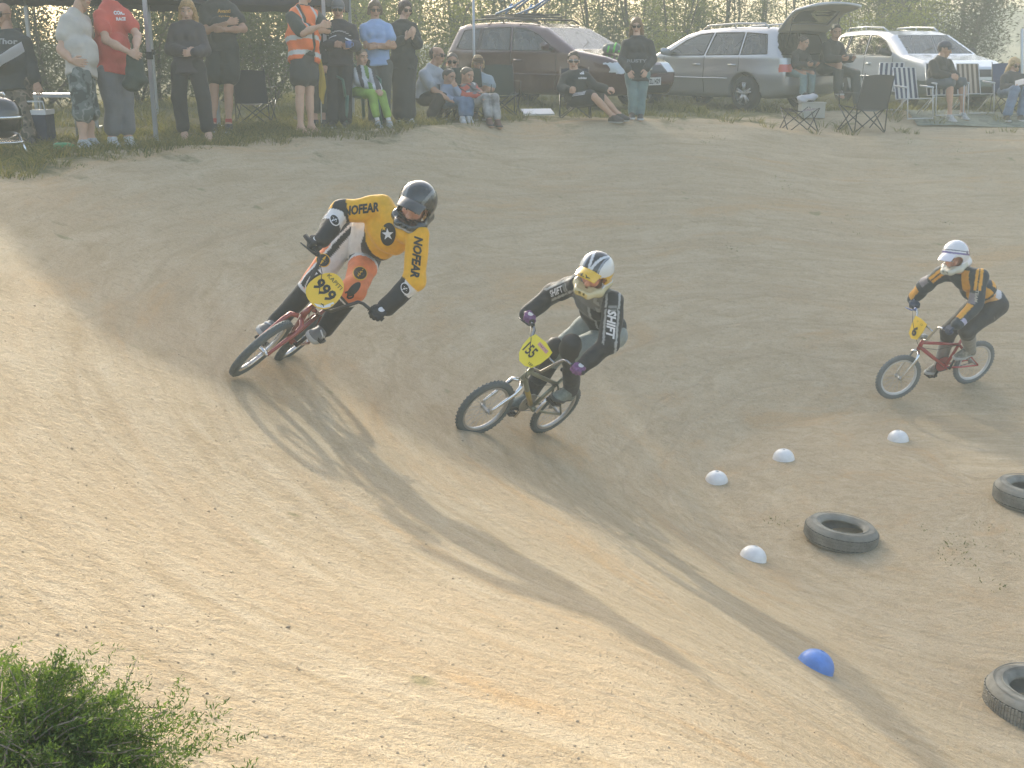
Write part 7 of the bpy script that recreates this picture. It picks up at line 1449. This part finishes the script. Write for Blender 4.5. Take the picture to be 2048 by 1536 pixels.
def old_tyre(px, py, label, R0=.29, w=.20, tilt=(0, 0), sink=.03):
    p, t = ground_hit(px, py); rt = root('old_tyre', p, label, 'tyre', 'old car tyres lying on the infield'); n = unit((tilt[0], tilt[1], 1.0)); c = p + n * (w / 2 - sink); m = mat('dusty_rubber', (.24, .23, .195), .9, noise=.35, nscale=7, bump=.3, bscale=30)
    h = w / 2; prof = [(R0 * .58, -h * .62), (R0 * .62, -h * .90), (R0 * .80, -h * 1.0), (R0 * .93, -h * .86), (R0 * .985, -h * .6)]; prof = prof + [(R0, -h * .3), (R0, h * .3)] + [(a, -b) for a, b in prof[::-1]]; prof += [(R0 * .57, h * .52), (R0 * .70, h * .5), (R0 * .90, h * .2), (R0 * .90, -h * .2), (R0 * .70, -h * .5), (R0 * .58, -h * .62)]
    MB().lathe(c, n, prof, 64).build('carcass', m, rt)
    for zz in (-.5, -.18, .18, .5): MB().lathe(c, n, [(R0 * (.992 if abs(zz) > .3 else 1.001), h * zz - .004), (R0 * .98 + .001 + .004, h * zz), (R0 * (.992 if abs(zz) > .3 else 1.001), h * zz + .004)], 64).build('tread_groove', mat('groove_dark', (.05, .048, .042), .9), rt)
    for q in (.70, .86): MB().lathe(c, n, [(R0 * q, h * 1.0), (R0 * (q + .012), h * 1.05), (R0 * (q + .024), h * 1.0)], 64).build('bead_ring', m, rt)
    tb = MB(); u = unit(np.cross(n, (0, 1.0, 0))); v = np.cross(n, u)
    for j in range(96):
        a = 2 * math.pi * j / 96; er = math.cos(a) * u + math.sin(a) * v; et = np.cross(n, er)
        for zz in (-.34, 0, .34): tb.box(c + er * (R0 + .000) + n * h * (zz + .04 * (j % 2)), (.005, .0065, h * .13), np.c_[er, et, n])
    o = tb.build('tread', m, rt, False); o['kind'] = 'stuff'
    # soil filling the middle
    MB().lathe(c - n * h * .55, n, [(.001, .02), (R0 * .3, .012), (R0 * .7, 0)], 24).build('soil_fill', DIRT, rt)
old_tyre(1680, 1078, 'old dusty tyre lying flat between the white and blue marker domes', .275, .155, (.10, .02)); old_tyre(2062, 1005, 'old tyre lying on the infield at the right edge, farther away', .30, .19, (.04, .03)); old_tyre(2078, 1425, 'old tyre at the right edge nearest the camera', .295, .20, (.02, .04))
# ---------------------------------------------------------------- grass, pebbles, the shrub beside the camera
rs = np.random.RandomState(21)
def grass_clumps(spots, name, label, m, hgt=.12, per=26):
    P_, D_ = [], []
    for (x, y, k, h) in spots:
        n = int(per * k); a = rs.rand(n) * 6.28; r = .05 * np.sqrt(rs.rand(n)) * (1 + k); px, py = x + r * np.cos(a), y + r * np.sin(a); pz = height(px, py) - .01
        d = np.c_[np.cos(a) * .45 + rs.randn(n) * .2, np.sin(a) * .45 + rs.randn(n) * .2, np.full(n, 1.0)] * (h * (.5 + .8 * rs.rand(n)))[:, None]; P_.append(np.c_[px, py, pz]); D_.append(d)
    P_ = np.concatenate(P_); D_ = np.concatenate(D_); n = len(P_); s = np.cross(D_, rs.randn(n, 3)); s /= np.linalg.norm(s, axis=1)[:, None]; w = .0045 * (.6 + .8 * rs.rand(n))[:, None]
    bend = np.c_[D_[:, :2] * .5, -np.abs(D_[:, 2]) * .18]; V = np.stack([P_ - s * w, P_ + s * w, P_ + D_ * .6 + s * w * .7, P_ + D_ * .6 - s * w * .7, P_ + D_ + bend + s * w * .15, P_ + D_ + bend - s * w * .15], 1).reshape(-1, 3); b = 6 * np.arange(n)[:, None]
    F = np.concatenate([b + np.array([0, 1, 2, 3]), b + np.array([3, 2, 4, 5])]); me = mesh_from(V, F, name); a_ = me.attributes.new('lv', 'FLOAT', 'POINT'); a_.data.foreach_set('value', np.repeat(rs.rand(n), 6).astype(np.float32)); return tag(link(name, me, None, m, False), label, kind='stuff')
GRASS = leaf_mat('track_grass', (.07, .085, .028), (.23, .20, .09), .4); spots = []
for i in range(5200):
    x = rs.uniform(-9, 10); y = rs.uniform(8, 26); r = berm_r(x, y) - crest_R(x, y)
    if r < .12: continue
    d = .9 if r < 1.3 else .45
    if x > 2.6: d *= .25 if r < 2.8 else .8
    if vnoise(x * 1.7, y * 1.7, 31) * .5 + rs.rand() > 1.1 - d * .6 or rs.rand() < .10: spots.append((x, y, .6 + rs.rand(), (.07 + .08 * rs.rand()) * (1.25 if r > 1.2 else 1.0)))
for i in range(2600):
    x = rs.uniform(-7, -1); y = rs.uniform(8.5, 17); r = berm_r(x, y) - crest_R(x, y)
    if .05 < r < 2.2 and rs.rand() < .75: spots.append((x, y, .5 + .8 * rs.rand(), .05 + .08 * rs.rand()))
grass_clumps(spots, 'grass', 'dry grass tufts along the top of the bank and around the cars', GRASS)
sp2 = []
for px, py in ((1400, 262), (1425, 272), (1440, 280), (1410, 285), (1815, 282), (1552, 352), (1565, 366), (1572, 385), (1700, 440), (1690, 455), (1925, 1085), (1900, 1095), (1930, 1110), (1985, 1060), (1960, 1130), (1870, 1060), (2020, 1110), (1990, 1170), (1890, 1120), (1560, 1050), (1420, 400), (1460, 500), (1890, 440), (1920, 300), (110, 345), (40, 350), (160, 330), (230, 320), (330, 305), (400, 295)):
    p, t = ground_hit(px, py)
    if p is not None:
        for q in range(3): sp2.append((p[0] + rs.randn() * .06, p[1] + rs.randn() * .06, .30 + .3 * rs.rand(), .014 + .020 * rs.rand()))
grass_clumps(sp2, 'weeds', 'small weeds scattered on the dirt face and the infield', leaf_mat('weed_leaf', (.07, .09, .03), (.19, .20, .08), .35), per=16)
# loose stones and clods
N = 8500; x = rs.uniform(-4.5, 5.5, N * 3); y = 2.2 + 13 * rs.rand(N * 3) ** 1.7; r = berm_r(x, y); k = (r < crest_R(x, y) + .2) & (rs.rand(N * 3) < .35 + .65 * (r > 5.6)); x, y = x[k][:N], y[k][:N]; n = len(x); z = height(x, y)
ico = bmesh.new(); bmesh.ops.create_icosphere(ico, subdivisions=1, radius=1.0); iv = np.array([v.co[:] for v in ico.verts]); ifc = np.array([[v.index for v in f.verts] for f in ico.faces]); ico.free()
sz = .0014 + .0035 * rs.rand(n) ** 3 + .004 * (rs.rand(n) < .02); V = (iv[None] * (1 + .25 * rs.randn(n, len(iv), 1)) * np.c_[np.ones(n), .7 + .5 * rs.rand(n), .6 + .2 * rs.rand(n)][:, None, :] * sz[:, None, None] + np.c_[x, y, z + sz * .25][:, None, :]).reshape(-1, 3); F = (ifc[None] + len(iv) * np.arange(n)[:, None, None]).reshape(-1, 3)
pb = link('pebbles', (V, F), None, mat('dry_clod', (.46, .37, .25), .95, noise=.3, nscale=3), False); tag(pb, 'loose stones and dry clods scattered over the dirt', kind='stuff')
# low green shrub in the near left corner
c0, t0 = ground_hit(70, 1500); rt = root('shrub', c0, 'low green shrub with small narrow leaves in the near left corner', 'shrub'); tips = []; SB = mat('pale_twig', (.30, .24, .18), .85); st_ = MB()
rr_ = np.random.RandomState(5)
for i in range(420):
    an = rr_.rand() * 6.28; L = .08 + .09 * rr_.rand(); b = [c0, P(215, 1530, t0), P(20, 1430, t0 + .1)][i % 3] + np.array([rr_.randn() * .07, rr_.randn() * .07, 0]); b[2] = float(height(b[0], b[1])); el = .0 + .50 * rr_.rand(); d = np.array([math.cos(an) * math.cos(el), math.sin(an) * math.cos(el), math.sin(el)]); p = [b, b + d * L * .5 + np.array([0, 0, .03]), b + d * L + np.array([0, 0, .025 + .02 * rr_.randn()])]
    for q in p: q[2] = max(q[2], float(height(q[0], q[1])) + .012)
    if i % 3 == 0: st_.tube(p, [.0024, .0016, .0009], 5)
    tips.append(p)
for px, py in ((18, 1335), (82, 1335), (125, 1305), (100, 1345), (160, 1345), (205, 1440), (235, 1400), (270, 1442), (310, 1478), (328, 1492), (180, 1385), (45, 1340), (140, 1335)):
    e = P(px, py, t0 - .05 + .12 * rr_.rand()); e[2] = max(e[2], float(height(e[0], e[1])) + .015); b = c0 + (e - c0) * .25; p = [b, (b + e) / 2 + np.array([0, 0, .03]), e]; st_.tube(p, [.0018, .0013, .0008], 5); tips.append(p)
o = st_.build('stems', SB, rt); o['kind'] = 'stuff'
T = np.array(tips); nl = 42000; k = rr_.randint(0, len(T), nl); k[:3200] = len(T) - 1 - rr_.randint(0, 13, 3200); u = (rr_.rand(nl) ** .7)[:, None]; p = (1 - u) ** 2 * T[k, 0] + 2 * u * (1 - u) * T[k, 1] + u * u * T[k, 2] + rr_.randn(nl, 3) * .0065; p[:, 2] = np.maximum(p[:, 2], height(p[:, 0], p[:, 1]) + .004)
link('foliage', leaves(p, (T[k, 2] - T[k, 0]) * 2 + rr_.randn(nl, 3) * .25, .0105, .26, rr_, -.15, 'foliage'), rt, leaf_mat('shrub_leaf', (.045, .085, .022), (.13, .20, .06), .4), False)['kind'] = 'stuff'
# ---------------------------------------------------------------- haze volume added to stand in for the pale lens flare veil
hz = MB().box((0, 60, 7.2), (70, 75, 8.6)).build('veil_haze', None, None, False)
hm = bpy.data.materials.new('veil_haze'); hm.use_nodes = True; nt = hm.node_tree; nt.nodes.clear()
ho = nt.nodes.new('ShaderNodeOutputMaterial'); pv = nt.nodes.new('ShaderNodeVolumePrincipled')
pv.inputs['Color'].default_value = (0.91, 0.97, 0.86, 1); pv.inputs['Density'].default_value = VEIL_HAZE; pv.inputs['Anisotropy'].default_value = VEIL_HAZE_G
nt.links.new(pv.outputs[0], ho.inputs['Volume']); hz.data.materials.append(hm); tag(hz, 'added pale haze volume imitating lens flare veil over the track', kind='stuff')
